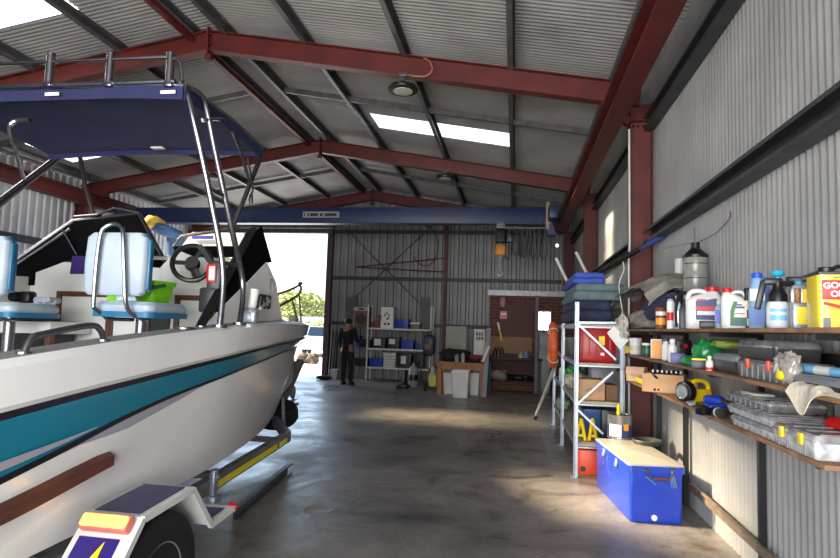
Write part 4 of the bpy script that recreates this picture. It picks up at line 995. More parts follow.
t, hx, d, h = jug('white jug with red cap and navy and red label', 687, 719, 287, 287, 1.38, S1, M_REDP, [(L_N, -.45, .72, .22, .66), (L_R, -.45, .72, .44, .53), (L_W, -.38, .64, .33, .42), (L_R, -.4, .1, .66, .70)])
m = MB(); m.prism([(-hx*.45, h*.64), (hx*.72, h*.64), (hx*.72, h*.72)], -d/2-.006, -d/2-.001, 'Y'); obj('label_peak', m, L_N, t, local=True)
t, hx, d, h = jug('white jug with red cap and green leaf-shaped label', 722, 746, 290, 288, 1.36, S1, M_REDP, [(L_G, -.35, .86, .08, .30), (L_W, -.28, .86, .28, .66), (C_('label_teal', (.22, .40, .42)), -.35, .86, .08, .17), (L_R, -.1, .7, .36, .38)], flip=-1)
m = MB(); m.prism([(-hx*.35, h*.1), (-hx*.12, h*.1), (-hx*.05, h*.4), (hx*.2, h*.66), (-hx*.1, h*.66), (-hx*.33, h*.45)], -d/2-.008, -d/2-.001, 'Y'); obj('green_swoosh', m, L_G, t, local=True)
m = MB(); m.box((hx*.3, -d/2-.006, h*.52), (hx*.8, .003, h*.045)); m.box((hx*.2, -d/2-.006, h*.58), (hx*.6, .003, h*.035)); obj('label_print', m, L_N, t, local=True)
p, w, h = dims(700, 717, 321, 1.28, S1); m = MB(); m.box((p.x, p.y, S1+h/2), (w, w*.5, h), .008, rz=FACE(p)); m.box((p.x-.01, p.y-w*.255, S1+h*.5), (w*.6, .004, h*.16), rz=FACE(p)); tag(obj('black_case', m, M_BLACK), 'small black case lying in front of the navy-label jug', 'case')
bottle('blue_label_bottle', 'clear bottle with blue label between the two white jugs', 'bottle', 715, 723, 301, 1.33, S1, C_('frosted_clear', (.62, .68, .76)), M_OFFW, 'flat', lab=[(C_('label_blue2', (.2, .36, .74)), .2, .75)], depth=.05)
bottle('spray_can', 'dark slim can with yellow band right of green-label jug', 'can', 744, 750, 288, 1.42, S1, C_('dark_bottle', (.10, .10, .11)), M_BLACK, 'round', capw=.8, caph=.14, lab=[(L_Y, .55, .8), (L_W, .1, .3)])
bottle('detergent_bottle', 'tall pale blue bottle with blue cap', 'bottle', 749, 765, 273, 1.40, S1, C_('paleblue_body', (.52, .66, .82)), C_('blue_cap', (.16, .34, .78)), 'flat', capw=.56, caph=.09, lab=[(L_W, .55, .78), (C_('label_blue3', (.30, .46, .74)), .08, .42)], depth=.07)
bottle('cleaner_bottle', 'violet blue bottle behind the hand spray bottle', 'bottle', 757, 770, 277, 1.46, S1, C_('violetblue_body', (.42, .50, .86)), C_('teal_cap', (.2, .55, .75)), 'flat', capw=.5, caph=.10, lab=[(L_W, .3, .5)], depth=.06)
# pump sprayer
p, w, h = dims(767, 788, 271, 1.33, S1); t = thing('pump_sprayer', 'white pump spray bottle with black head and teal knob', 'spray bottle', p, FACE(p)*.5)
hx = w/2; hb = at_X(778, 302, 1.33).z-S1
m = MB(); m.lathe([(hx*.86, 0), (hx*.98, .012), (hx, .02), (hx, hb*.8), (hx*.93, hb*.97), (hx*.85, hb)], n=26); obj('tank', m, mat('milky_plastic', (.80, .82, .83), .3, var=.05), t, local=True)
m = MB(); m.lathe([(hx*.80, hb-.01), (hx*.80, hb+.035), (hx*.55, hb+.06), (hx*.40, hb+.075), (hx*.40, h-.06), (hx*.2, h-.05)], n=22); m.box((-hx*.4, -.0, hb+.105), (hx*1.6, .035, .035), .01); m.bar((-hx*1.15, 0, hb+.11), (-hx*1.75, 0, hb-.04), .028, .03, bev=.008); m.tube([(hx*.2, 0, hb+.1), (hx*.9, 0, hb+.09), (hx*1.3, 0, hb+.10)], .013, n=8); hd = obj('spray_head', m, M_BLACK, t, local=True)
m = MB(); m.lathe([(.008, h-.07), (.008, h-.03), (.026, h-.025), (.032, h-.012), (.028, h)], n=20); obj('pump_knob', m, plastic('teal_knob', (.15, .62, .74), .35), t, local=True)
m = MB()
for z0, z1 in ((.62, .74), (.30, .50)):
    vs = []; fs = []
    for i in range(13):
        a = -PI/2-.9+1.5*i/12; vs += [(hx*1.003*math.cos(a), hx*1.003*math.sin(a), hb*z0), (hx*1.003*math.cos(a), hx*1.003*math.sin(a), hb*z1)]
    for i in range(12): fs.append([2*i, 2*i+2, 2*i+3, 2*i+1])
    m.add(vs, fs)
obj('paper_label', m, L_B, t, local=True)
# second trigger bottle behind
p, w, h = dims(789, 800, 272, 1.47, S1); t = thing('trigger_bottle', 'red and yellow bottle with black trigger behind the silver tin', 'bottle', p, FACE(p))
m = MB(); m.rloft([(0, w/2, .025, .01), (h*.62, w/2, .025, .01), (h*.75, w*.2, .015, .01), (h*.8, w*.2, .015, .01)]); obj('body', m, L_O, t, local=True)
m = MB(); m.box((0, 0, h*.86), (w*1.4, .03, .035), .008); m.bar((w*.5, 0, h*.86), (w*2.4, 0, h*1.02), .03, .03, bev=.008); m.bar((w*2.4, 0, h*1.02), (w*4.4, 0, h*1.0), .03, .03, bev=.008); m.bar((-w*.5, 0, h*.84), (-w*.9, 0, h*.7), .02, .02); obj('trigger_head', m, M_BLACK, t, local=True)
m = MB(); m.box((-w*.2, -.0265, h*.35), (w*.55, .002, h*.5)); obj('paper_label', m, L_R, t, local=True)
# silver flat bottle with moulded grip
p, w, h = dims(791, 806, 281, 1.36, S1); t = thing('oil_bottle', 'silver grip bottle with yellow label and blue cap', 'bottle', p, FACE(p)*.6); hx = w/2; d = .06
sil = mat('silver_plastic', (.60, .62, .66), .3, .4, var=.05)
m = MB(); m.rloft([(0, hx*.95, d*.47, .012), (.008, hx, d/2, .014), (h*.5, hx, d/2, .014), (h*.53, hx*.97, d*.46, .014)]); m.span((-hx, -d*.4, h*.52), (-hx*.45, d*.4, h*.86), .008); m.span((hx*.1, -d*.4, h*.52), (hx, d*.4, h*.86), .008); m.rloft([(h*.84, hx, d*.4, .012), (h*.9, hx*.8, d*.38, .012), (h*.93, hx*.4, d*.3, .012)]); obj('body', m, sil, t, local=True)
m = MB(); m.box((hx*.25, -d/2-.001, h*.27), (hx*1.3, .002, h*.36)); m.box((hx*.55, -d*.41, h*.68), (hx*.55, .004, h*.28)); obj('paper_label', m, L_Y, t, local=True)
m = MB(); m.lathe([(hx*.45, h*.92), (hx*.45, h-.003), (hx*.4, h)], n=18); obj('cap', m, plastic('teal_cap2', (.18, .58, .72), .35), t, local=True)
# big yellow tin
Xf = 1.28; yL = yX(803, Xf, 300); pL = at_X(803, 300, Xf); 
t_ang = -.30; dirx = Vector((math.cos(t_ang), math.sin(t_ang), 0))
base = at_X(803, 334, Xf); base.z = S1
wT, dT = .21, .16; hT = at_X(805, 275, Xf).z-S1
t = thing('solvent_tin', 'big yellow rectangular tin with red name badge, nearest on top shelf', 'tin', (base.x+.128, base.y-.05, S1), -.14)
M_TIN = mat('yellow_tin', (.96, .84, .05), .3, var=.03, scale=3, coat=.3)
hxT = wT/2; hyT = dT/2
m = MB(); m.rloft([(0, hxT, hyT, .012), (hT, hxT, hyT, .012)]); obj('body', m, M_TIN, t, local=True)
m = MB(); m.rloft([(hT-.006, hxT+.003, hyT+.003, .014), (hT+.006, hxT+.003, hyT+.003, .014), (hT+.006, hxT-.006, hyT-.006, .012)]); obj('rim', m, M_BLACK, t, local=True)
m = MB(); m.rloft([(hT+.005, hxT-.01, hyT-.01, .012), (hT+.010, hxT-.02, hyT-.02, .012)]); m.lathe([(.03, hT+.008), (.03, hT+.03), (.026, hT+.034)], (-.05, 0, 0), 18); m.tube(smoothpath([(-.03, 0, hT+.01), (-.01, 0, hT+.035), (.05, 0, hT+.035), (.07, 0, hT+.01)], 5), .008, n=8, flat=1.2); obj('lid_handle', m, M_BLACK, t, local=True)
yF = -hyT-.0015
m = MB(); m.box((-.028, yF, hT*.70), (.125, .003, .085), .02); bd = obj('name_badge', m, L_R, t, local=True)
m = MB(); Rt = Matrix.Rotation(PI/2, 4, 'X')
m.text('GOOF', .037, Matrix.Translation((-.034, yF-.003, hT*.70+.019)) @ Matrix.Rotation(-.06, 4, 'Y') @ Rt, .0008, bold=.0012); m.text('OFF', .037, Matrix.Translation((-.028, yF-.003, hT*.70-.018)) @ Matrix.Rotation(-.06, 4, 'Y') @ Rt, .0008, bold=.0012); obj('lettering', m, L_W, bd, local=True)
m = MB(); m.bar((-.085, yF, hT*.46), (.06, yF, hT*.30), .014, .003, up=(0, 1, 0)); obj('red_streak', m, L_R, t, local=True)
m = MB(); m.prism([(-.07, hT*.4), (.10, hT*.36), (.10, hT*.26), (.0, hT*.3)], yF-.001, yF+.001, 'Y'); obj('orange_flash', m, C_('flash_orange', (.96, .58, .12)), t, local=True)
m = MB(); m.box((.02, yF, hT*.12), (.11, .002, .035), .001); obj('pale_patch', m, C_('pale_gold', (.80, .74, .30)), t, local=True)
m = MB(); m.box((-.075, yF, hT*.1), (.028, .002, .045)); obj('grey_patch', m, M_GREY, t, local=True)
m = MB(); m.box((.02, yF, hT*.93), (.13, .002, .006)); m.box((.03, yF, hT*.88), (.10, .002, .004)); obj('fine_print', m, L_G, t, local=True)
# folded tarpaulin heap and navy bundle at the far end
t = thing('tarpaulin', 'crumpled grey tarpaulin heaped over rack end and far shelf end', 'tarpaulin', (1.35, 6.6, S1))
M_TARP = mat('grey_tarpaulin', (.55, .54, .51), .8, var=.25, scale=7, bump=.5)
def heap(c, d, seed, amp=.22, fr=2.2, flat=None, R=None, sq=2.6, nu=36, nv=22):
    m = MB(); m.blob(c, d, amp, fr, seed, nu, nv, flat=flat, R=R, sq=sq); return m
m = heap((1.40, 6.45, S1+.10), (.18, .55, .115), 3, .3, 2.6, flat=S1+.001); obj('lower_fold', m, M_TARP, t, angle=60)
Rg = Matrix.Rotation(math.radians(-20), 3, 'X')
TPX = [(608, 322), (614, 313), (624, 303), (637, 292), (650, 283), (662, 276), (672, 273), (680, 277), (684, 286)]
TP = [at_X(x, y, 1.42) for x, y in TPX]
for p in TP: p.y = min(p.y, 7.0+(p.y-7.0)*.3) if p.y > 7.0 else p.y
def drape(u, v):
    q = u*(len(TP)-1); i = min(int(q), len(TP)-2); p = TP[i].lerp(TP[i+1], q-i)
    f = noise.noise(Vector((u*9, v*3, 1.7))); g = noise.noise(Vector((u*22, v*6, 4.2)))
    return (1.13+.34*v+.02*g, p.y+.02*f, max(S1+.012, p.z-.16*(1-v)**2*(.35+u*.65)+.022*f+.012*g))
m = MB(); m.grid(drape, 60, 18, thick=.01); obj('upper_fold', m, M_TARP, t, angle=60)
m = heap((1.165, 6.72, S1+.02), (.05, .20, .13), 8, .35, 2.8); obj('hanging_fold', m, mat('cream_canvas', (.84, .83, .80), .85, var=.15, bump=.4, scale=9), t, angle=60)
m = heap((1.38, 5.75, S1+.21), (.13, .56, .135), 11, .22, 2.2, flat=S1+.05); tag(obj('navy_bundle', m, mat('navy_cloth', (.20, .21, .33), .85, var=.2, bump=.4, scale=8)), 'navy cloth bundle stuffed into the grey tarpaulin', 'bundle')
m = heap((1.5, 5.35, S1+.25), (.06, .26, .05), 14, .5, 3.2); obj('dark_fold', m, mat('dark_tarp', (.26, .26, .25), .8, bump=.5), t, angle=60)
# ---- middle shelf -----------------------------------------------------
G2 = 'jars and small bottles on the middle wall shelf'
p, w, h = dims(622, 631, 346, 1.22, S2); m = MB(); m.cyl((p.x-.0, p.y-.025, S2+h/2), (p.x, p.y+.025, S2+h/2), h/2, n=24); tag(obj('tape_roll', m, M_YEL), 'yellow tape roll at far end of the middle shelf', 'tape')
bottle('white_jar', 'white jar beside yellow tape roll on middle shelf', 'jar', 630, 641, 338, 1.27, S2, L_W, M_WHITE, 'can', capw=.95, caph=.2, group=G2, lab=[(C_('label_cream', (.8, .78, .7)), .3, .7)])
bottle('green_jar', 'dark jar with green label on middle shelf', 'jar', 642, 652, 343, 1.26, S2, C_('dark_jar', (.22, .24, .22)), L_W, 'can', capw=.9, caph=.15, group=G2, lab=[(L_G, .3, .75)])
bottle('orange_box_bottle', 'white carton with broad orange stripe on middle shelf', 'bottle', 651, 662, 337, 1.28, S2, L_W, M_BLACK, 'tin', capw=.5, caph=.1, group=G2, lab=[(L_O, .02, .95)], depth=.05)
bottle('purple_tube', 'white bottle with purple cap on middle shelf', 'bottle', 662, 670, 338, 1.28, S2, L_W, C_('purple_cap', (.32, .18, .36)), 'round', capw=.6, caph=.14, group=G2)
bottle('white_bottle', 'plain white squeeze bottle left of the green bag', 'bottle', 668, 677, 339, 1.26, S2, M_WHITE, M_WHITE, 'round', capw=.5, caph=.16, group=G2)
p, w, h = dims(676, 691, 340, 1.42, S2); m = MB(); m.box((p.x, p.y, S2+h/2), (w*.8, .14, h), .012); m.cyl((p.x-.03, p.y-.08, S2+h*.7), (p.x-.03, p.y-.03, S2+h*.7), .02); t = obj('black_toolbox', m, M_BLACK); tag(t, 'black box behind green plastic bag on the middle shelf', 'box')
m = MB(); m.cyl((p.x-.01, p.y-.073, S2+h*.72), (p.x-.01, p.y-.10, S2+h*.72), .018, n=14); obj('red_knob', m, M_REDP, t)
p, w, h = dims(671, 684, 353, 1.24, S2); m = MB(); m.box((p.x, p.y, S2+h/2), (w, .06, h), .003, rz=FACE(p)); t = obj('blue_carton', m, C_('carton_blue', (.25, .28, .50))); tag(t, 'small blue and white carton in front of green bag', 'carton')
M_BAG = mat('green_bag', (.10, .50, .26), .35, var=.25, scale=10, bump=.3, coat=.3)
t = thing('plastic_bag', 'crumpled green plastic bag spilling over the middle shelf edge', 'bag', (1.3, 4.2, S2))
pc = at_X(709, 349, 1.33); s = pxm(pc); m = heap((1.33, pc.y, S2+14*s), (.10, 12*s, 14*s), 4, .22, 2.4, flat=S2+.001); obj('bag_body', m, M_BAG, t, angle=60)
pc = at_X(690, 360, 1.25); m = heap((1.26, pc.y, S2+.035), (.06, .16, .035), 6, .3, 2.4, flat=S2+.001); obj('bag_tail', m, M_BAG, t, angle=60)
p, w, h = dims(692, 706, 358, 1.22, S2); t = thing('battery_pack', 'small dark battery pack with yellow top below green bag', 'battery', p, FACE(p)); m = MB(); m.box((0, 0, h*.4), (w, .07, h*.8), .004); obj('body', m, M_DGREY, t, local=True); m = MB(); m.box((0, 0, h*.88), (w*.96, .066, h*.2), .004); obj('yellow_top', m, M_YEL, t, local=True)
bottle('glue_bottle', 'small white bottle with red base below green bag', 'bottle', 706, 713, 356, 1.22, S2, M_WHITE, M_WHITE, 'round', capw=.4, caph=.2, group=G2, lab=[(L_R, .05, .3)])
def case(name, label, x0, x1, ytop, X0, X1, zs, h, mats, latch=None, group=None, cat='case', lid=.35, rz=0, clear=False):
    """flat hinged case lying on a shelf; near end at pixel x1, far end at pixel x0"""
    ya, yb = yX(x1, X0, ytop+8), yX(x0, X0, ytop+8)
    c = Vector(((X0+X1)/2, (ya+yb)/2, zs)); t = thing(name, label, cat, c, rz, group); hx, hy = (X1-X0)/2, (yb-ya)/2
    m = MB(); m.rloft([(0, hx*.94, hy*.96, .015), (.006, hx*.97, hy*.98, .02), (h*(1-lid)-.004, hx, hy, .02), (h*(1-lid)-.004, hx*1.02, hy*1.01, .02), (h*(1-lid), hx*1.02, hy*1.01, .02)]); obj('base', m, mats[0], t, local=True)
    m = MB(); m.rloft([(h*(1-lid)+.001, hx*1.02, hy*1.01, .02), (h*(1-lid)+.006, hx*1.02, hy*1.01, .02), (h*(1-lid)+.006, hx, hy, .02), (h-.006, hx*.97, hy*.98, .02), (h, hx*.93, hy*.95, .015)])
    n = max(2, int(hy*2/.09))
    for k in range(n): m.box((0, -hy*.85+1.7*hy*k/(n-1), h+.001), (hx*1.6, .012, .004), .001)
    obj('lid', m, mats[1], t, local=True)
    if clear:
        m = MB(); nx = max(2, int(hy*2/.07))
        for k in range(1, nx): m = MB(); m.box((-hx-.001, -hy+2*hy*k/nx, h*(1-lid)*.5), (.006, .006, h*(1-lid)*.85)); obj('divider', m, mats[2], t, local=True)
    if latch:
        for u in (-.45, .45):
            m = MB(); m.box((-hx*1.03, u*hy, h*(1-lid)), (.012, .035, h*.5), .003); obj('latch', m, latch, t, local=True)
    return t
M_SMOKE = mat('smoky_clear', (.42, .42, .43), .25, var=.3, scale=14); M_CLEAR = mat('clear_tray', (.72, .73, .74), .2, var=.22, scale=22, coat=.4)
case('tool_case', 'dark grey tool case with pale grey lid on middle shelf', 712, 736, 356, 1.24, 1.52, S2, .11, (M_DGREY, M_GREY), cat='tool case', lid=.3)
t = case('tackle_case', 'dark tackle case with orange latches, front of middle shelf', 737, 783, 352, 1.235, 1.47, S2, .10, (M_SMOKE, M_SMOKE, M_GREY), latch=M_ORG, clear=True, cat='tackle box', lid=.2)
t = case('hinged_case', 'grey moulded case standing on the orange-latched tackle case', 737, 774, 340, 1.25, 1.47, S2+.105, .095, (M_DGREY, M_SMOKE), cat='case')
ya, yb = yX(840, 1.50, 350), yX(742, 1.50, 350)
m = MB(); m.box((1.518, (2.05+yb)/2, S2+.076), (.065, yb-2.05, .15), .02); m.box((1.482, (2.05+yb)/2, S2+.076), (.008, yb-2.15, .04), .003); tag(obj('long_case', m, M_BLACK), 'long black case lying at the back of the middle shelf', 'case')
m = MB(); p = at_X(730, 350, 1.42); m.blob((1.42, p.y, S2+.165), (.10, .14, .03), .3, 2.5, 9, flat=S2+.116); tag(obj('olive_cloth', m, mat('olive_cloth', (.55, .62, .28), .85, bump=.3)), 'olive green cloth folded on the grey-lidded tool case', 'cloth')
# clear bag, striped tube on dark tray, cream cloth hanging over the edge
pc = at_X(786, 378, 1.26); m = heap((1.27, pc.y, S2+.075), (.045, .085, .075), 21, .3, 2.2, flat=S2+.001)
t = obj('clear_bag', m, mat('clear_bag_film', (.62, .60, .57), .25, var=.2, scale=12, coat=.4), angle=60); tag(t, 'crumpled clear bag right of the orange-latched tackle case', 'bag')
m = MB(); m.blob((1.225, pc.y-.02, S2+.045), (.012, .03, .022), .2, 2, 3); obj('yellow_content', m, L_Y, t)
case('fishing_tray', 'shallow grey tray box under the striped tube', 792, 852, 372, 1.25, 1.46, S2, .055, (M_BLACK, M_GREY), cat='tray box', lid=.45)
yA, yB = 2.32, yX(794, 1.34, 368); m = MB(); m.cyl((1.37, yA, S2+.08), (1.33, yB, S2+.08), .021, n=18); t = obj('striped_tube', m, L_W); tag(t, 'white tube with blue bands lying on the tray box', 'tube')
m = MB()
for k in (.12, .42, .72): 
    a = Vector((1.37, yA, S2+.08)).lerp(Vector((1.33, yB, S2+.08)), k); c = Vector((1.37, yA, S2+.08)).lerp(Vector((1.33, yB, S2+.08)), k+.15); m = MB(); m.cyl(a, c, .0216, n=18); obj('blue_band', m, L_B, t)
m = MB()
def clo(u, v):
    y = 2.2+.62*u; fold = .012*math.sin(19*u+2*v)+.010*math.sin(31*u)
    if v < .55: return (1.36-.155*v/.55, y, S2+.020+fold*.6+.02*math.sin(6*u+5*v)*.5)
    q = (v-.55)/.45; drop = .105*math.exp(-((u-.80)/.15)**2)+.012
    return (1.196-.012*q+.004*math.sin(17*u), y+.02*q, S2+.016-drop*q+fold*.4*(1-q))
m.grid(clo, 40, 20, thick=.004); tag(obj('cream_cloth', m, mat('cream_rag', (.84, .80, .72), .9, var=.08, bump=.3, scale=30), angle=60), 'cream rag hanging over the middle shelf edge', 'cloth')
# ---- bottom shelf -----------------------------------------------------
for i, (a, c, col, lab) in enumerate(((618, 650, M_YEL, 'yellow spirit level lying at far end of the bottom shelf'), (616, 636, M_ORG, 'orange bar lying beside yellow level on bottom shelf'))):
    m = MB(); X = 1.25+.06*i; m.box((X, (yX(a, X, 370)+yX(c, X, 370))/2, S3+.025+.0*i), (.03, abs(yX(a, X, 370)-yX(c, X, 370))*.8, .05), .004); o = obj('spirit_level' if i == 0 else 'flat_bar', m, col); tag(o, lab, 'level' if i == 0 else 'bar')
    if i == 0:
        m = MB(); q = o.location; m.cyl((q.x-.016, q.y, S3+.035), (q.x+.016, q.y, S3+.035), .012, n=12); obj('vial', m, L_G, o)
def carton(label, x0, x1, ytop, Xc, zs, rz, d, flaps=True, mtl=M_CARD, name='cardboard_box', wscale=1.0):
    p, w, h = dims(x0, x1, ytop, Xc, zs); w *= wscale; t = thing(name, label, 'box', p, rz); hx, hy = w/2, d/2; tk = .004
    m = MB(); m.span((-hx, -hy, 0), (hx, hy, tk)); m.span((-hx, -hy, 0), (hx, -hy+tk, h)); m.span((-hx, hy-tk, 0), (hx, hy, h)); m.span((-hx, -hy, 0), (-hx+tk, hy, h)); m.span((hx-tk, -hy, 0), (hx, hy, h)); obj('box_wall', m, mtl, t, local=True)
    if flaps:
        m = MB(); m.poly([(-hx, -hy, h), (hx, -hy, h), (hx*.95, -hy-.03, h-.07), (-hx*.95, -hy-.03, h-.07)], .003, (0, -1, .3)); obj('flap', m, mtl, t, local=True)
        m = MB(); m.poly([(-hx, -hy, h), (-hx, hy, h), (-hx-.05, hy*.95, h-.04), (-hx-.05, -hy*.95, h-.04)], .003, (-1, 0, .4)); obj('flap', m, mtl, t, local=True)
    return t, p, w, h
carton('small white-flapped carton lying left of the larger box on bottom shelf', 628, 646, 367, 1.26, S3, -.5, .10, mtl=mat('pale_card', (.80, .66, .55), .8, var=.1))
t, p, w, h = carton('open cardboard box of black hardware on the bottom shelf', 645, 684, 374, 1.27, S3, -.42, .16, flaps=False)
m = MB()
random.seed(3)
for k in range(22):
    m.tube(smoothpath([(p.x+random.uniform(-.1, .1), p.y+random.uniform(-.06, .06), S3+.02), (p.x+random.uniform(-.12, .12), p.y+random.uniform(-.08, .08), S3+h*.9), (p.x+random.uniform(-.14, .14)*.8, p.y+random.uniform(-.08, .08), S3+h+random.uniform(.0, .03))], 4), .010, n=6)
tag(obj('cable_tangle', m, M_BLACK), 'tangle of black cables inside the open cardboard box', 'cables', kind='stuff')
m = MB()
for k in range(7): m.lathe([(.004, 0), (.008, .004), (.008, .02), (.004, .024)], (p.x-.1+.034*k, p.y-.03-.012*k, S3+h+.012), 8)
tag(obj('plug_pins', m, M_OFFW), 'row of small pale plugs on top of the black cables', 'plugs', kind='stuff')
# torch
p = at_X(684, 391, 1.25); s = pxm(p); t = thing('torch', 'yellow lantern torch with black bezel on the bottom shelf', 'torch', (1.30, p.y, S3), .55)
r = 10.0*s
m = MB(); m.lathe([(r*.75, -.03), (r, -.02), (r*1.03, .03), (r*.8, .05), (r*.6, .06)], (-.06, 0, r*1.0), 26, axis='X'); obj('bezel', m, M_BLACK, t, local=True)
m = MB(); m.lathe([(r*.70, -.0305), (r*.70, -.036), (r*.5, -.030), (r*.1, -.0305)], (-.06, 0, r), 26, axis='X'); obj('lens', m, mat('torch_lens', (.75, .77, .80), .1, .6, var=.2, scale=12), t, local=True)
m = MB(); m.rloft([(0, .10, r*.55, .02), (r*.9, .11, r*.55, .03), (r*1.2, .10, r*.4, .02)], (.07, 0, .002)); m.tube(smoothpath([(-.01, 0, r*1.3), (.03, 0, r*2.0), (.12, 0, r*2.02), (.17, 0, r*1.6), (.17, 0, r*1.0)], 6), .016, n=8); obj('torch_body', m, M_YEL, t, local=True)
# drill
p = at_X(712, 398, 1.24); s = pxm(p); t = thing('cordless_drill', 'blue and black cordless drill beside the yellow torch', 'drill', (1.27, p.y, S3), -1.1)
m = MB(); m.rloft([(-.09, .028, .028, .02), (-.07, .036, .036, .03), (.03, .036, .036, .03), (.05, .025, .025, .02)]); bd_ = MB(); bd_.T = Matrix.Translation((0, 0, .075)) @ Matrix.Rotation(PI/2, 4, 'Y'); bd_.add(m.v, m.f); bd_.bar((.01, 0, .07), (.03, -.11, .035), .035, .045, bev=.012); obj('drill_body', bd_, M_BLUE, t, local=True)
m = MB(); m.cyl((.05, 0, .075), (.12, 0, .075), .026, .016, n=14); m.cyl((.12, 0, .075), (.16, 0, .075), .005, n=8); obj('chuck', m, M_DGREY, t, local=True)
m = MB(); m.box((.03, -.14, .028), (.075, .06, .055), .01); obj('battery', m, M_BLACK, t, local=True)
p = at_X(716, 406, 1.22); m = MB(); m.cyl((1.225, p.y-.06, S3+.03), (1.225, p.y+.06, S3+.03), .03, n=18); o = obj('dark_canister', m, M_BLACK); tag(o, 'small black cylinder with white sticker in front of the drill', 'canister')
m = MB(); m.cyl((1.225, p.y-.05, S3+.03), (1.225, p.y-.025, S3+.03), .0305, n=18); obj('white_sticker', m, L_W, o)
m = MB(); p = at_X(693, 402, 1.23)
for k in range(3): m.cyl((1.215+.02*k, p.y+.03*k, S3+.012), (1.22+.02*k, p.y+.09+.03*k, S3+.014), .011, n=8)
tag(obj('bolts', m, M_STEEL), 'few loose steel bolts between torch and drill', 'bolts', kind='stuff')
# clear organisers: two stacked, one with yellow latches
G3 = 'clear plastic organiser boxes on the bottom wall shelf'
M_ORGT = mat('organiser_lid', (.58, .58, .58), .25, var=.28, scale=18, coat=.4)
case('organiser_box', 'clear organiser at bottom of its stack of three, beside the drill', 730, 776, 430, 1.215, 1.50, S3, .055, (M_CLEAR, M_ORGT, M_GREY), group=G3, clear=True, cat='organiser')
case('organiser_box', 'clear organiser in the middle of its stack of three', 727, 776, 418, 1.22, 1.52, S3+.060, .050, (M_CLEAR, M_ORGT, M_GREY), group=G3, clear=True, cat='organiser')
case('organiser_box', 'smoky organiser lying on top of the clear organiser stack', 727, 768, 408, 1.26, 1.54, S3+.115, .050, (M_SMOKE, M_ORGT, M_GREY), group=G3, clear=True, cat='organiser')
case('organiser_box', 'clear organiser with two yellow latches at near end of bottom shelf', 772, 815, 440, 1.205, 1.54, S3, .098, (M_CLEAR, M_ORGT, M_GREY), latch=M_YEL, group=G3, clear=True, cat='organiser', lid=.3)
p = at_X(757, 405, 1.36); m = MB(); m.box((1.36, p.y, S3+.172), (.10, .22, .012), .003); t = obj('blister_pack', m, M_OFFW); tag(t, 'white blister pack with red corner on the organiser stack', 'packet')
m = MB(); m.box((1.325, p.y+.09, S3+.1795), (.03, .03, .003)); obj('red_corner', m, L_R, t)
p = at_X(725, 404, 1.33); m = MB(); m.box((1.45, p.y, S3+.07), (.10, .16, .14), .01); o = obj('grey_tool_box', m, M_GREY); tag(o, 'grey box with pale blue sticker behind the blue drill', 'box')
m = MB(); m.box((1.398, p.y-.02, S3+.09), (.003, .05, .05)); obj('sticker', m, L_B, o)
m = MB(); m.tube(smoothpath([(1.40, 2.95, S3+.120), (1.42, 2.75, S3+.125), (1.38, 2.6, S3+.120)], 5), [.02, .03, .028, .026, .025, .026, .028, .026, .024, .02, .012], n=8, flat=.7); m.cyl((1.38, 2.6, S3+.120), (1.40, 2.52, S3+.120), .012)
tag(obj('red_pliers', m, M_REDP), 'red handled tool lying on the yellow-latched organiser', 'tool')
m = MB(); p = at_X(690, 385, 1.5); m.box((1.5, p.y, S3+.06), (.06, .25, .12), .008); tag(obj('brown_carton', m, M_CARD), 'brown carton standing behind the yellow torch', 'carton')
# cooler ------------------------------------------------------------------
a, b_, c = at_Z(631, 522, 0), at_Z(686, 528, 0), at_Z(598, 487, 0)
ux = (b_-a); wC = .45; ang = math.atan2(0.0, 1.0); Lc = 1.14
CA = math.radians(6.0); x0, x1, y0, y1 = 0.0, .44, 0.0, 1.13; hC = .478
t = thing('cool_box', 'big royal blue cooler with white lid beside the right wall', 'cooler', (.965, 5.21, 0), CA)
M_COOL = mat('cooler_blue', (.11, .24, .68), .35, var=.06, scale=3, coat=.3)
def cb(z, g, r=.03): return (z, (x1-x0)/2-g, (y1-y0)/2-g, r)
cc = ((x0+x1)/2, (y0+y1)/2, 0); LO = dict(local=True)
m = MB(); m.rloft([cb(.002, .012), cb(.02, .004), cb(hC-.075, 0)], cc); obj('body', m, M_COOL, t, **LO)
m = MB(); m.rloft([cb(hC-.072, -.012), cb(hC-.015, -.012)], cc); ld = obj('lid', m, M_COOL, t, **LO)
m = MB(); m.rloft([cb(hC-.015, -.013), cb(hC-.004, -.010), cb(hC, .004)], cc); obj('lid_top', m, mat('white_lid', (.64, .62, .58), .45, var=.06, scale=3), ld, **LO)
for y in (.35, .78):
    m = MB(); m.box((x0-.012, y, hC-.07), (.012, .045, .07), .004); m.tube([(x0-.02, y-.015, hC-.06), (x0-.024, y-.015, hC-.1), (x0-.024, y+.015, hC-.1), (x0-.02, y+.015, hC-.06)], .004, n=6); obj('latch', m, M_STEEL, t, **LO)
hx0, hx1 = x0+.13, x0+.34; hy = y0-.012
m = MB(); m.tube(smoothpath([(hx0, hy, hC-.045), (hx0, hy-.03, hC-.055), (hx0+.05, hy-.045, hC-.105), (hx1-.05, hy-.045, hC-.105), (hx1, hy-.03, hC-.055), (hx1, hy, hC-.045)], 5), .007, n=8); m.box((hx0, hy-.005, hC-.042), (.03, .012, .03)); m.box((hx1, hy-.005, hC-.042), (.03, .012, .03)); hh = obj('carry_handle', m, M_CHROME, t, **LO)
m = MB(); m.cyl((hx0+.055, hy-.046, hC-.106), (hx1-.055, hy-.046, hC-.106), .012, n=10); obj('brown_grip', m, M_DWOOD, hh, **LO)
m = MB(); m.tube(smoothpath([(hx0, hy, hC-.10), (hx0+.03, hy-.006, hC-.12), (hx0+.08, hy-.004, hC-.16)], 5), .004, n=6); obj('frayed_cord', m, mat('green_cord', (.45, .58, .62), .8), t, **LO)
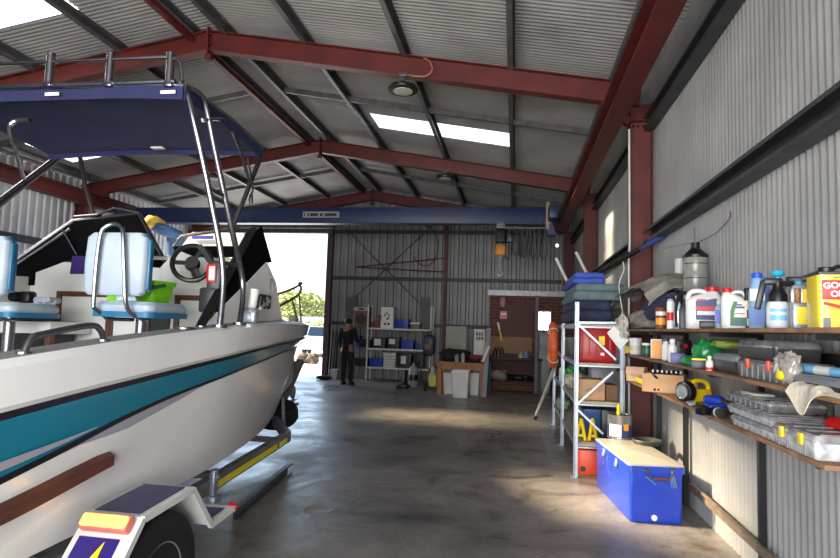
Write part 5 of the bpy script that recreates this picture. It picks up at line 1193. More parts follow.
m = MB(); m.cyl((hx1, hy-.004, hC-.05), (hx1+.0, hy-.012, hC-.06), .008, n=8)
for k in range(4): m.tube(smoothpath([(hx1, hy, hC-.05), (hx1-.01+.012*k, hy-.008, hC-.12), (hx1+.012*k, hy-.004, hC-.18)], 5), .003, n=5)
obj('frayed_cord', m, mat('green_cord', (.45, .58, .62), .8), t, **LO)
m = MB(); m.cyl((x0+.2, y0-.0, .05), (x0+.2, y0-.012, .05), .024, n=20); m.cyl((x0+.2, y0-.012, .05), (x0+.2, y0-.018, .05), .012, n=12); obj('drain_plug', m, M_OFFW, t, **LO)
# paint tin and strap coil on the lid
p = at_Z(620, 438, hC); s = pxm(p); t = thing('paint_tin', 'blue and silver tin with white label standing on the cooler', 'tin', (p.x, p.y+.02, hC)); r = .122; h = 23*s
m = MB(); m.lathe([(r, 0), (r*1.01, .005), (r, .01), (r, h-.01), (r*1.02, h-.006), (r*1.02, h), (r*.92, h), (r*.9, h-.008)], n=32); obj('body', m, mat('tin_silver', (.62, .63, .65), .25, .7), t, local=True)
m = MB(); vs = []; fs = []
for (nm, a0, a1, z0, z1, col) in (('blue_wrap', -PI, PI, .06, .60, C_('tin_navy', (.10, .14, .40))), ('white_label', -PI/2-1.1, -PI/2-.02, .10, .62, L_W), ('orange_tag', -PI/2+.15, -PI/2+.6, .38, .66, L_O)):
    m = MB(); vs = []; fs = []; n = 24; rr_ = r*(1.006 if nm == 'blue_wrap' else 1.014)
    for i in range(n+1):
        a_ = a0+(a1-a0)*i/n; vs += [(rr_*math.cos(a_), rr_*math.sin(a_), h*z0), (rr_*math.cos(a_), rr_*math.sin(a_), h*z1)]
    for i in range(n): fs.append([2*i, 2*i+2, 2*i+3, 2*i+1])
    m.add(vs, fs); obj(nm, m, col, t, local=True)
m = MB(); m.lathe([(r*.9, h-.006), (r*.88, h-.012), (.0, h-.012)], n=28); obj('tin_top', m, M_BLACK, t, local=True)
m = MB(); m.cyl((-.01, .01, h-.012), (-.012, .0, h+.085), .018, n=14); m.cyl((-.012, 0, h+.085), (-.012, 0, h+.10), .012, n=10); tag(obj('marker_pen', m, M_YEL, None), 'stout yellow marker standing in the tin on the cooler', 'marker').location = Vector((p.x-.012, p.y+.02, hC+h-.012))
p = at_Z(648, 445, hC); m = MB()
for k in range(4): m.tube([(p.x+(.115+.006*k)*math.cos(a), p.y+.05+(.12+.006*k)*math.sin(a), hC+.008+.010*k) for a in [i*PI/16 for i in range(32)]], .008, n=6, closed=True)
tag(obj('strap_coil', m, mat('coil_grey', (.28, .28, .27), .5, .2)), 'coil of dark steel strapping on the white cooler lid', 'coil')
# ---------------------------------------------------------------- zinc rack beside the column
RX0, RX1, RY0, RYM, RY1 = .66, 1.17, 6.65, 8.45, 10.2
def rz_(y): return at_Y(600, y, RY0).z
L1, L2, L3, L4 = rz_(324), rz_(363), rz_(402), rz_(445)
t = thing('steel_rack', 'zinc plated shelving rack between cooler and red column', 'shelving rack', (.91, 8.4, 0))
for x in (RX0, RX1):
    for y, zt_ in ((RY0, 1.88 if x == RX0 else L1+.02), (RYM, L1+.02), (RY1, L1+.02)):
        m = MB(); m.box((x, y, zt_/2), (.012, .05, zt_)); m.box((x+(.018 if x == RX0 else -.018), y-.022, zt_/2), (.036, .006, zt_)); m.box((x+(.018 if x == RX0 else -.018), y+.022, zt_/2), (.036, .006, zt_)); m.box((x, y, .004), (.07, .08, .008)); obj('upright', m, M_STEEL, t)
for z in (L1, L2, L3, L4):
    m = MB(); m.span((RX0+.022, RY0+.03, z-.03), (RX1-.022, RY1-.03, z-.006)); o = obj('shelf_board', m, mat('pale_board', (.70, .66, .58), .7, var=.12), t)
    m = MB()
    for x in (RX0+.016, RX1-.016): m.span((x-.006, RY0, z-.045), (x+.006, RY1, z))
    for y in (RY0, RYM, RY1): m.span((RX0, y-.006, z-.045), (RX1, y+.006, z-.0301))
    obj('beam', m, M_STEEL, o)
m = MB(); yb_ = RY0-.028
for a, c in (((576, 322), (616, 360)), ((576, 405), (613, 372)), ((576, 408), (603, 434))): m.bar(at_Y(*a, yb_), at_Y(*c, yb_), .022, .012, up=(0, 1, 0))
m.bar(at_Y(575, 322.5, yb_), at_Y(616, 323, yb_), .024, .012, up=(0, 1, 0))
obj('brace', m, M_STEEL, t)
# cushions on the top board
GC = 'folded cushions stacked on the steel rack'
zc = L1; ys0, ys1 = 7.0, 9.0
def cushion(z, h, x0, x1, y0, y1, mtl, label, seed):
    m = MB(); cx, cy = (x0+x1)/2, (y0+y1)/2
    def sec(q): return None
    m.rloft([(z, (x1-x0)/2-.02, (y1-y0)/2-.02, .03), (z+h*.25, (x1-x0)/2, (y1-y0)/2, .05), (z+h*.75, (x1-x0)/2, (y1-y0)/2, .05), (z+h, (x1-x0)/2-.02, (y1-y0)/2-.02, .03)], (cx, cy, 0), 6)
    m.v = [v+Vector((.0, (.010*math.sin(v.x*75) if mtl == TL else 0), 0))+Vector((.012*noise.noise(Vector((v.x*6, v.y*4, seed))), .02*noise.noise(Vector((v.x*5, v.z*9, seed+3))), 0)) for v in m.v]
    o = obj('cushion', m, mtl, angle=60); tag(o, label, 'cushion', GC)
    return o
NV = mat('navy_cushion', (.17, .19, .30), .9, var=.2, scale=8, bump=.3); TL = mat('teal_cushion', (.38, .46, .48), .9, var=.15, scale=8, bump=.3); BLc = mat('blue_cushion', (.25, .34, .70), .85, var=.15, scale=8, bump=.3)
zz = [at_Y(592, y, 7.0).z for y in (321, 310, 300, 291, 283, 277, 271)]
cushion(zz[0], zz[1]-zz[0]-.002, .68, 1.12, 7.0, 9.0, NV, 'navy cushion at the very bottom of the cushion stack', 1)
cushion(zz[1], zz[2]-zz[1]-.002, .69, 1.10, 7.02, 8.9, NV, 'navy cushion second from bottom of the cushion stack', 2)
cushion(zz[2], zz[3]-zz[2]-.002, .68, 1.22, 6.98, 8.8, TL, 'grey teal cushion directly above the navy cushions', 3)
cushion(zz[3], zz[4]-zz[3]-.002, .70, 1.24, 7.02, 8.7, TL, 'grey teal cushion directly under the blue cushions', 4)
cushion(zz[4], zz[5]-zz[4]-.002, .67, 1.05, 7.1, 8.6, BLc, 'bright blue cushion second from top of the cushion stack', 5)
cushion(zz[5], zz[6]-zz[5]-.002, .69, 1.04, 7.12, 8.5, BLc, 'bright blue cushion on top of the cushion stack', 6)
# red case
p0, p1 = at_Y(577, 325, 6.76), at_Y(616, 362, 6.76)
t = thing('red_case', 'red moulded power tool case with yellow sticker on rack', 'tool case', ((p0.x+p1.x)/2, 6.86, L2)); w, h = p1.x-p0.x, p0.z-L2-.02
m = MB(); Rr = Matrix.Rotation(PI/2, 4, 'X'); mm = MB(); mm.rloft([(-.085, w/2-.02, h/2-.02, .03), (-.07, w/2, h/2, .04), (-.004, w/2, h/2, .04), (.0, w/2-.004, h/2-.004, .04), (.004, w/2, h/2, .04), (.07, w/2, h/2, .04), (.085, w/2-.02, h/2-.02, .03)])
m.T = Matrix.Translation((0, 0, h/2)) @ Rr; m.add(mm.v, mm.f); m.T = None
for k in range(5): m.box((-w*.36+.18*w*k, -.088, h*.5), (.02, .008, h*.6), .003)
obj('shell', m, plastic('case_red', (.64, .08, .09), .4), t, local=True)
m = MB(); m.tube(smoothpath([(-.07, 0, h-.01), (-.06, 0, h+.016), (.06, 0, h+.016), (.07, 0, h-.01)], 4), .010, n=8); obj('handle', m, M_DGREY, t, local=True)
m = MB(); m.box((w*.14, -.0935, h*.62), (w*.15, .004, h*.26)); obj('yellow_sticker', m, L_Y, t, local=True)
m = MB(); m.box((w*.16, -.0935, h*.24), (w*.1, .004, h*.08)); obj('white_sticker', m, L_W, t, local=True)
m = MB(); 
for s in (-1, 1): m.box((s*w*.28, -.05, h*.99), (.05, .05, .02), .004)
obj('latch', m, M_DGREY, t, local=True)
# leaning white panel right of the red case
m = MB(); m.poly([at_Y(607, 333, 6.6), at_Y(614, 326, 6.62), at_Y(629, 340, 6.62), at_Y(620, 350, 6.6)], .012, (0, 1, 0)); o = obj('white_board', m, L_W); tag(o, 'small white board tilted against the right rack upright', 'board')
# dark green boxes behind, along the mid board
for i, (xa, xb, yt_, col, lab, cat) in enumerate(((561, 571, 337, C_('olive_tub', (.22, .26, .18)), 'olive green tub behind the orange life ring', 'tub'),)):
    p = at_X(566, yt_, .72); h = p.z-L2; m = MB(); m.rloft([(0, .13, .2, .03), (h*.8, .15, .22, .03), (h*.8, .16, .23, .03), (h, .16, .23, .03)], (.86, p.y, L2)); tag(obj('olive_tub', m, col), lab, cat)
# orange life ring hanging on the rack end upright
q0, q1 = at_X(554, 322, .60), at_X(554, 369, .60); rR = (q0.z-q1.z)/2
m = MB(); cR = Vector((.585, q0.y, (q0.z+q1.z)/2)); m.tube([cR+Vector((.0, math.cos(a)*rR*.78, math.sin(a)*rR*.84)) for a in [i*PI/20 for i in range(40)]], .062, n=12, closed=True)
t = obj('life_ring', m, mat('orange_ring', (.86, .38, .18), .55, var=.15, scale=8)); tag(t, 'orange life ring hanging on the far left side of the rack', 'life ring')
m = MB()
for a in (PI*.25, PI*.75, PI*1.25, PI*1.75): 
    c_ = cR+Vector((0, math.cos(a)*rR*.78, math.sin(a)*rR*.84)); m.tube([c_+Vector((.066*math.cos(b), -.066*math.sin(b)*math.cos(a), -.066*math.sin(b)*math.sin(a))) for b in [i*PI/8 for i in range(16)]], .008, n=5, closed=True)
obj('grab_cord', m, M_OFFW, t)
# lower board: boxes and bags
def rackbox(name, label, cat, x0, x1, ytop, Xa, Xb, zs, mtl, bev=.006, Y=None, d=.3):
    Yf = Y; p0, p1 = at_Y(x0, ytop, Yf), at_Y(x1, ytop, Yf); m = MB(); m.span((p0.x, Yf, zs), (p1.x, Yf+d, p0.z), bev); o = obj(name, m, mtl); tag(o, label, cat); return o, p0, p1
o, p0, p1 = rackbox('cardboard_carton', 'large brown carton on the rack below the red case', 'box', 577, 605, 379, 0, 0, L3, M_CARD, Y=6.8); m = MB(); m.span((p0.x+.02, 6.796, (p0.z+L3)/2-.02), (p1.x-.02, 6.80, (p0.z+L3)/2+.02)); obj('packing_tape', m, mat('packing_tape', (.62, .46, .30), .3), o)
rackbox('cardboard_carton', 'smaller dark brown carton right of the large brown carton', 'box', 606, 618, 385, 0, 0, L3, mat('dark_card', (.45, .33, .24), .8), Y=6.82)
o, p0, p1 = rackbox('grey_bin', 'grey bin standing on the rack behind the cartons', 'bin', 592, 612, 366, 0, 0, L3, M_GREY, Y=7.3, d=.35)
m = heap((.83, 8.0, L3+.10), (.15, .30, .10), 31, .3, 2.4, flat=L3+.002); tag(obj('white_sack', m, mat('white_sack', (.80, .78, .70), .6, var=.12, bump=.4), angle=60), 'crumpled white sack on the rack left of brown cartons', 'sack')
m = heap((.86, 8.75, L3+.12), (.13, .24, .12), 33, .3, 2.4, flat=L3+.002); tag(obj('green_bag', m, mat('bright_green_bag', (.30, .72, .30), .5, bump=.3), angle=60), 'bright green bag behind the white sack on rack', 'bag')
p = at_X(553, 384, .72); m = MB(); hq = p.z-L3+.1; m.lathe([(.13, 0), (.14, .01), (.14, hq*.9), (.06, hq*.95), (.05, hq)], (.82, 9.75, L3), 22); tag(obj('blue_drum', m, M_BLUE), 'blue drum at the far end of the rack', 'drum')
for k, (yy, col, lab) in enumerate(((9.2, L_W, 'white bottle with blue cap in front of the blue drum'), (8.9+.5, C_('bluish', (.4, .5, .75)), 'pale blue bottle beside the blue drum'))):
    m = MB(); m.lathe([(.05, 0), (.055, .01), (.055, .18), (.02, .22), (.02, .235)], (.735+.13*k, yy, L3), 16); o = obj('rack_bottle', m, col); tag(o, lab, 'bottle'); m = MB(); m.cyl((.735+.13*k, yy, L3+.235), (.735+.13*k, yy, L3+.265), .024, n=12); obj('cap', m, M_BLUE, o)
# bottom board: blue tub, yellow stands, black box; orange case underneath
p0, p1 = at_Y(583, 409, 7.1), at_Y(606, 440, 7.1); t = thing('blue_tub', 'dark blue tub with pale rim on the lowest rack board', 'tub', ((p0.x+p1.x)/2, 7.3, L4)); w = (p1.x-p0.x)/2; h = p0.z-L4
m = MB(); m.rloft([(0, w*.9, .16, .03), (h*.9, w, .19, .03), (h*.9, w*1.06, .20, .03), (h, w*1.06, .20, .03), (h, w*.98, .185, .03), (h*.5, w*.9, .17, .03)]); obj('tub_body', m, C_('deep_blue', (.12, .30, .50)), t, local=True)
m = MB(); m.blob((0, 0, h*.92), (w*.8, .15, .05), .4, 3, 4); obj('contents', m, M_DGREY, t, local=True)
for k, (xa, xb) in enumerate(((577, 586), (589, 598))):
    p0, p1 = at_Y(xa, 419, 6.82), at_Y(xb, 440, 6.82); t = thing('yellow_stand', 'yellow folding stand %s of the pair before the blue tub' % ('left' if k == 0 else 'right'), 'stand', ((p0.x+p1.x)/2, 6.87, L4)); w = (p1.x-p0.x)/2; h = p0.z-L4
    s = 1 if k == 0 else -1
    for q in (-1, 1):
        m = MB(); m.bar((s*q*w*.9-.0, -.03*q, .004), (s*w*.1, 0, h), .028, .028, bev=.004); obj('leg', m, M_YEL, t, local=True)
    m = MB(); m.box((0, 0, h*.22), (w*1.2, .03, .03), .004); obj('foot_bar', m, M_YEL, t, local=True)
rackbox('black_crate', 'black crate at back of the lowest rack board', 'crate', 602, 620, 404+6, 0, 0, L4, M_BLACK, Y=7.0, d=.35)
p0, p1 = at_Y(577, 447, 6.9), at_Y(606, 458, 6.9); m = MB(); m.span((p0.x, 6.75, .002), (p1.x, 7.3, min(p0.z, L4-.06)), .012); o = obj('orange_case', m, C_('orange_case_c', (.86, .28, .10))); tag(o, 'orange tool case on the floor under the steel rack', 'case')
m = MB(); m.cyl((p0.x+.05, 6.745, .07), (p0.x+.05, 6.752, .07), .03, n=14); obj('black_wheel', m, M_BLACK, o)
# green hose, pale bag over lower board
m = heap((.78, 9.6, L4+.09), (.10, .30, .09), 41, .3, 2.2, flat=L4+.002); tag(obj('green_net', m, mat('pale_green_net', (.55, .66, .54), .8, bump=.4), angle=60), 'pale green netting on the lowest rack board', 'netting')
# leaning pole (white oar) against the rack
m = MB(); a, c = at_X(535, 417, .48), at_X(555, 366, .62); a = at_Z(535, 419, .012); m.bar(a+Vector((0, 0, .02)), c+(c-a)*.1, .035, .05, bev=.006); o = obj('leaning_pole', m, mat('aged_white_pole', (.74, .74, .70), .5)); tag(o, 'white square pole with dark foot leaning against the rack', 'pole')
m = MB(); d = (c-a).normalized(); m.bar(a, a+d*.12, .045, .06, bev=.006); obj('rubber_foot', m, M_BLACK, o)
# poles and umbrella resting high up by the columns
t = thing('beach_umbrella', 'furled dark blue umbrella hooked across the near red column', 'umbrella', (1.25, 6.9, 2.3))
a, c = at_Y(606, 268, 7.1), at_Y(684, 224, 6.5)
mid = a.lerp(c, .45); m = MB(); m.tube([mid, mid.lerp(c, .3), mid.lerp(c, .8), c], [.012, .035, .026, .012], n=10); obj('furled_canopy', m, mat('umbrella_blue', (.16, .24, .46), .8, bump=.3, scale=20), t)
m = MB(); m.tube([a-(c-a)*.1, mid.lerp(a, .5), mid], [.03, .034, .028], n=10); obj('black_sleeve', m, M_BLACK, t)
m = MB(); q = a.lerp(c, .22); m.tube(smoothpath([q, q+Vector((.02, -.02, -.12)), q+Vector((-.03, 0, -.3)), q+Vector((.01, 0, -.6))], 5), .006, n=6); obj('tie_cord', m, M_OFFW, t)
for k, (a, c, lab) in enumerate((((556, 258), (566, 279), 'left of two short white poles rising behind blue cushions'), ((576, 252), (588, 276), 'right of two short white poles rising behind blue cushions'))):
    y_ = 9.3; q0, q1 = at_Y(*a, y_), at_Y(*c, y_); d = (q1-q0).normalized(); e = q1+d*((q1.z-L1)/(-d.z) if d.z < 0 else 0)
    m = MB(); m.cyl(e, q0, .025, n=12); tag(obj('white_pole', m, M_OFFW), lab, 'pole')
# ================================================================ back of the shed
YS = 16.4                                        # front of the metal shelves
sx0, sx1 = at_Y(367, 347, YS).x, at_Y(430, 350, YS).x
ZT = [at_Y(398, y, YS).z for y in (328.5, 349, 368)]
t = thing('metal_shelving', 'pale metal shelving unit against the ribbed back wall', 'shelving', ((sx0+sx1)/2, YS+.25, 0))
for x in (sx0, sx1):
    for y in (YS+.02, YS+.48):
        zt_ = 2.15
        m = MB(); m.span((x-.02, y-.02, 0), (x+.02, y+.02, zt_)); obj('post', m, M_OFFW, t)
for z in ZT:
    m = MB(); m.span((sx0, YS, z-.05), (sx1, YS+.5, z), .004); obj('shelf_board', m, M_OFFW, t)
def bx(name, label, cat, x0, x1, y0, z, mtl, Y=YS+.05, d=.35, taper=.9, group=None, lab=None, parts=None):
    p0, p1 = at_Y(x0, y0, Y), at_Y(x1, y0, Y); h = p0.z-z; w = (p1.x-p0.x)/2
    t = thing(name, label, cat, ((p0.x+p1.x)/2, Y+d/2, z), 0, group)
    m = MB(); m.rloft([(.001, w*taper, d/2*taper, .02), (h*.88, w*.98, d/2*.98, .02), (h*.88, w, d/2, .02), (h, w, d/2, .02)]); obj('body', m, mtl, t, local=True)
    if lab:
        m = MB(); u0, u1, v0, v1 = lab; m.poly([(-w+2*w*u0, -d/2-.003, h*v0), (-w+2*w*u1, -d/2-.003, h*v0), (-w+2*w*u1, -d/2-.003, h*v1), (-w+2*w*u0, -d/2-.003, h*v1)], .002, (0, 1, 0)); obj('white_label', m, L_W, t, local=True)
    return t, w, h, d
GT = 'tubs on the metal shelving at the back'
t, w, h, d = bx('box_heater', 'brown wooden cabinet with silver top panel on back shelving', 'heater', 354, 369, 307, ZT[0], mat('brown_cabinet', (.42, .24, .17), .5, var=.15), taper=1)
m = MB(); m.span((-w, -d/2-.01, h*.82), (w, d/2, h+.005), .006); pn = obj('silver_panel', m, C_('silver_panel_c', (.66, .66, .64)), t, local=True)
m = MB(); m.span((-w*.4, -d/2-.014, h*.87), (w*.4, -d/2-.009, h*.94)); obj('dial_window', m, M_BLACK, pn, local=True)
m = MB(); m.cyl((0, -d/2-.004, h*.42), (0, -d/2+.0, h*.42), w*.72, n=24); obj('grille', m, M_BLACK, t, local=True)
bx('red_tin', 'small red box between brown cabinet and white panel box', 'box', 371, 379, 322, ZT[0], C_('dull_red', (.40, .16, .14)), d=.25)
t, w, h, d = bx('control_box', 'white front panel box with dark dials on back shelving', 'panel box', 381, 394, 307, ZT[0], L_W, taper=1)
m = MB()
for u, v, r in ((-.3, .2, .18), (.25, .2, .18), (.1, .45, .16), (-.35, .62, .12), (.3, .6, .10)): m.cyl((w*u, -d/2-.006, h*v), (w*u, -d/2+.0, h*v), w*r, n=14)
obj('dial', m, M_BLACK, t, local=True)
m = MB(); m.tube(smoothpath([(-w*.5, -d/2-.02, h*.5), (0, -d/2-.03, h*.75), (w*.4, -d/2-.02, h*.45)], 6), .008, n=6); obj('lead', m, M_BLACK, t, local=True)
bx('red_can', 'dull red can just left of the white panel box', 'can', 378, 382, 315, ZT[0], C_('red_can_c', (.5, .15, .13)), d=.12)
bx('blue_tub', 'blue tub on the top board of the back shelving', 'tub', 395, 409, 319, ZT[0], M_BLUE, group=GT)
t, w, h, d = bx('tan_box', 'small tan box with white lid at right of top board', 'box', 410, 420, 324, ZT[0], C_('tan', (.50, .38, .28)), d=.25)
m = MB(); m.span((-w*1.05, -d/2-.01, h), (w*1.05, d/2, h*1.35), .01); obj('white_lid', m, L_W, t, local=True)
bx('blue_tub', 'blue tub at left of the middle board, beside the person', 'tub', 355, 360, 336, ZT[1], M_BLUE, group=GT)
GB = 'black bins on the metal shelving at the back'
bx('black_bin', 'unlabelled black bin between blue tub and labelled bins', 'bin', 360, 371, 339, ZT[1], M_BLACK, group=GB)
bx('black_bin', 'left of two black bins with white labels on middle board', 'bin', 371.5, 386, 337, ZT[1], M_BLACK, group=GB, lab=(.2, .65, .25, .85))
bx('black_bin', 'right of two black bins with white labels on middle board', 'bin', 386.5, 400, 337, ZT[1], M_BLACK, group=GB, lab=(.2, .65, .4, .85))
bx('blue_tub', 'blue tub at right of the middle board', 'tub', 400.5, 414, 340, ZT[1], M_BLUE, group=GT)
bx('blue_tray', 'low dark blue tray at right end of the middle board', 'tray', 415, 424, 344, ZT[1], C_('tray_blue', (.14, .22, .45)))
bx('black_bin', 'flat black bin at left of the lowest board', 'bin', 354, 368.5, 358, ZT[2], M_BLACK, group=GB)
bx('blue_tub', 'blue tub on the lowest board of the back shelving', 'tub', 369, 382.5, 358, ZT[2], M_BLUE, group=GT)
t, w, h, d = bx('white_crate', 'white slatted crate on the lowest board', 'crate', 383, 396, 352.5, ZT[2], M_OFFW)
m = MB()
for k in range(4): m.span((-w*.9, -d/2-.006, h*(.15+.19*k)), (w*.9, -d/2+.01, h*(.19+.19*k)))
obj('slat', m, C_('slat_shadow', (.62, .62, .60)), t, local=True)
bx('black_bin', 'tall black bin with white label on the lowest board', 'bin', 396.5, 412, 353.5, ZT[2], M_BLACK, group=GB, lab=(.3, .62, .3, .85))
bx('black_bin', 'plain black bin at right end of the lowest board', 'bin', 412.5, 424, 354, ZT[2], M_BLACK, group=GB)
# backpack hanging on the right post
q = at_Y(429, 345, YS-.12); t = thing('backpack', 'grey and salmon bag hanging from the right shelving post', 'bag', (q.x, YS-.12, q.z-.3))
m = MB(); m.blob((0, 0, .30), (.17, .10, .30), .15, 2, 5, sq=2.8); obj('bag_body', m, C_('bag_slate', (.22, .25, .30)), t, local=True)
m = MB(); m.blob((-.03, -.09, .25), (.10, .03, .09), .2, 2, 6); obj('salmon_pocket', m, C_('bag_salmon', (.55, .32, .26)), t, local=True)
m = MB(); m.tube(smoothpath([(-.06, 0, .56), (0, .05, .68), (.06, 0, .56)], 6), .012, n=6); obj('strap', m, M_BLACK, t, local=True)
# two grey panels leaning behind the top of the shelving
for k, (x0, x1) in enumerate(((346, 356), (421, 429))):
    p0, p1 = at_Y(x0, 297, YB-.2), at_Y(x1, 330, YB-.2); m = MB(); m.span((p0.x, YB-.2, ZT[0]-.0), (p1.x, YB-.17, p0.z)); m.span((p0.x, YB-.22, ZT[0]), (p1.x, YB-.13, ZT[0]+.02)); 
    # stand on a small ledge of their own
    m.span((p0.x+.05, YB-.19, 0), (p0.x+.09, YB-.15, ZT[0])); m.span((p1.x-.09, YB-.19, 0), (p1.x-.05, YB-.15, ZT[0]))
    tag(obj('dark_backing_sheet', m, C_('panel_dark', (.28, .28, .28))), 'dark grey panel standing behind %s end of back shelving' % ('left' if k == 0 else 'right'), 'panel')
# rods and small tub left of the person
m_rod = mat('dull_rod', (.32, .31, .31), .5, .3)
for k, (xb, xt, yt_, mt, lab) in enumerate(((329, 333, 330, M_BLACK, 'black rod leaning on the wall beside the doorway, leftmost of three'), (332, 336, 331, m_rod, 'grey rod leaning beside the doorway, middle of three'), (335, 338, 335, M_BLACK, 'black rod leaning beside the doorway, rightmost of three'))):
    a = at_Y(xb, 378, 16.55); c = at_Y(xt, yt_, 16.95); a.z = .02; m = MB(); m.cyl(a, c, .035, .02, n=10); m.cyl(a-Vector((0, 0, .018)), a+Vector((0, 0, .02)), .06, n=10); tag(obj('leaning_rod', m, mt), lab, 'rod')
p0, p1 = at_Y(331, 368, 16.3), at_Y(338, 378, 16.3); m = MB(); m.rloft([(0, .09, .09, .03), (.26, .11, .11, .03), (.26, .115, .115, .03), (.28, .115, .115, .03)], ((p0.x+p1.x)/2, 16.3, .0)); tag(obj('white_bucket', m, C_('dirty_white', (.68, .68, .66))), 'small off-white bucket between leaning rods and person', 'bucket')
m = MB(); p = at_Z(322, 379, .0); m.blob((p.x+.12, p.y-.2, .06), (.22, .12, .06), .3, 2.5, 2, flat=.001); tag(obj('dark_rag', m, C_('dark_rag_c', (.14, .13, .13), .9)), 'dark rag lying at the foot of the doorway jamb', 'rag')
# welding bottle, jack and pressure washer at the right of the shelving
p = at_Z(411, 388, 0); t = thing('gas_bottle', 'slim grey white bottle on floor before the back shelving', 'gas bottle', (p.x, p.y+.3, 0)); s = pxm(p)
m = MB(); h = 24*s; m.lathe([(.11, .001), (.125, .02), (.125, h*.72), (.09, h*.84), (.04, h*.9), (.04, h)], n=20); obj('bottle_body', m, C_('bottle_grey', (.55, .56, .56)), t, local=True)
m = MB(); m.lathe([(.126, h*.28), (.127, h*.3), (.127, h*.5), (.126, h*.52)], n=20); obj('dark_band', m, M_BLACK, t, local=True)
m = MB(); m.tube(smoothpath([(.03, 0, h), (.12, -.02, h*1.05), (.2, 0, h*.9), (.16, 0, h*.3)], 5), .015, n=6); obj('hose', m, M_BLACK, t, local=True)
p = at_Z(403, 388, 0); t = thing('floor_jack', 'small black jack on the floor left of grey bottle', 'jack', (p.x, p.y, 0))
m = MB(); m.box((0, 0, .06), (.24, .4, .08), .02); m.bar((0, .1, .08), (.05, .05, .42), .07, .07); m.lathe([(.05, .40), (.06, .42), (.06, .44)], (.05, .05, 0), 12); obj('jack_body', m, M_BLACK, t, local=True)
m = MB()
for sx in (-1, 1):
    for sy in (-1, 1): m.cyl((sx*.10, sy*.15, .035), (sx*.14, sy*.15, .035), .034, n=12)
obj('wheel', m, M_RUBBER, t, local=True)
p = at_Z(432, 392, 0); s = pxm(p); t = thing('hand_truck', 'black and yellow wheeled machine standing left of the workbench', 'machine', (p.x, p.y+.1, 0))
m = MB(); hh = 24*s
for sx in (-1, 1): m.tube([(sx*.11, .1, .1), (sx*.11, .1, hh*.8), (sx*.08, .12, hh)], .018, n=8)
m.tube([(-.08, .12, hh), (.08, .12, hh)], .018, n=8); m.box((0, 0, .10), (.3, .24, .04), .01); obj('frame', m, M_BLACK, t, local=True)
m = MB(); m.rloft([(.13, .09, .09, .03), (.36, .10, .10, .03), (.46, .07, .07, .03)]); obj('yellow_body', m, C_('dull_yellow', (.72, .68, .18)), t, local=True)
m = MB(); m.cyl((0, -.05, .4), (0, -.05, .62), .06, .05, n=14); obj('pale_tank', m, C_('pale_tank_c', (.6, .6, .58)), t, local=True)
for sx in (-1, 1): m = MB(); m.lathe([(.02, -.03), (.085, -.03), (.09, 0), (.085, .03), (.02, .03)], (sx*.18, .02, .09), 16, axis='X'); obj('wheel', m, M_RUBBER, t, local=True)
# ------------------------------------------------- timber workbench
YBN = 13.75
x0, x1 = at_Y(437, 365, YBN).x, at_Y(485, 365, YBN).x; zt_ = at_Y(460, 362.5, YBN).z
t = thing('workbench', 'raw timber workbench piled with dark gear at the back', 'workbench', ((x0+x1)/2, YBN+.3, 0))
m = MB(); m.span((x0, YBN, zt_-.03), (x1, YBN+.65, zt_), .004); obj('bench_top', m, M_WOOD, t)
m = MB(); m.span((x0+.02, YBN+.01, zt_-.17), (x1-.02, YBN+.05, zt_-.031)); obj('apron', m, M_WOOD, t)
for x in (x0+.06, x1-.06):
    for y in (YBN+.05, YBN+.58): m = MB(); m.span((x-.05, y-.04, 0), (x+.05, y+.06, zt_-.031)); obj('leg', m, M_WOOD, t)
# gear on the bench
p0, p1 = at_Y(444, 346, YBN+.3), at_Y(467, 357, YBN+.3); m = heap(((p0.x+p1.x)/2, YBN+.4, zt_+.12), (.34, .2, .16), 51, .35, 2.5, flat=zt_+.001); tag(obj('dark_bags', m, C_('gear_black', (.07, .07, .08), .8), angle=60), 'heap of dark bags on left of the timber workbench', 'bags')
m = heap((at_Y(478, 360, YBN).x, YBN+.25, zt_+.06), (.24, .18, .10), 53, .4, 3, flat=zt_+.001); tag(obj('black_cloth', m, C_('gear_black2', (.09, .08, .09), .8), angle=60), 'black cloth heap on right of the timber workbench', 'cloth')
m = heap((at_Y(476, 356, YBN).x, YBN+.12, zt_+.13), (.16, .08, .05), 55, .3, 3); tag(obj('red_cloth', m, C_('dull_red2', (.46, .12, .12), .7)), 'dull red cloth on top of black heap on workbench', 'cloth')
for k, (x, r, h, col, lab) in enumerate(((457, .05, .18, C_('gr1', (.5, .5, .5)), 'small grey can on the workbench, left of two'), (463, .045, .22, C_('gr2', (.62, .62, .60)), 'taller pale can on the workbench, right of two'))):
    p = at_Y(x, 360, YBN+.1); m = MB(); m.lathe([(r, 0), (r, h*.8), (r*.5, h*.9), (r*.5, h)], (p.x, YBN+.08, zt_+.001), 16); tag(obj('small_can', m, col), lab, 'can')
# bins under the bench
def bin_(x0, x1, yt_, Y, label, d=.4, z0=0):
    p0, p1 = at_Y(x0, yt_, Y), at_Y(x1, yt_, Y); w = (p1.x-p0.x)/2; h = p0.z; t = thing('storage_bin', label, 'bin', ((p0.x+p1.x)/2, Y+d/2, z0), 0, 'pale storage bins around the workbench')
    m = MB(); m.rloft([(.001, w*.84, d*.42, .04), (h*.9, w*.97, d*.48, .04), (h*.9, w, d/2, .04), (h*.97, w, d/2, .04), (h, w*.98, d*.49, .04), (h*.97, w*.9, d*.45, .04), (h*.2, w*.8, d*.4, .04)]); obj('bin_body', m, M_OFFW, t, local=True)
    m = MB(); m.box((0, -d/2-.006, h*.93), (w*.8, .014, .03), .005); obj('rim_grip', m, M_OFFW, t, local=True)
bin_(451.5, 469.5, 370, 13.3, 'tall white bin standing in front of the workbench')
bin_(443, 456, 373, 13.95, 'white bin under the workbench, left of tall bin', d=.35)
bin_(469, 480, 373, 13.95, 'white bin under the workbench, right of tall bin', d=.35)
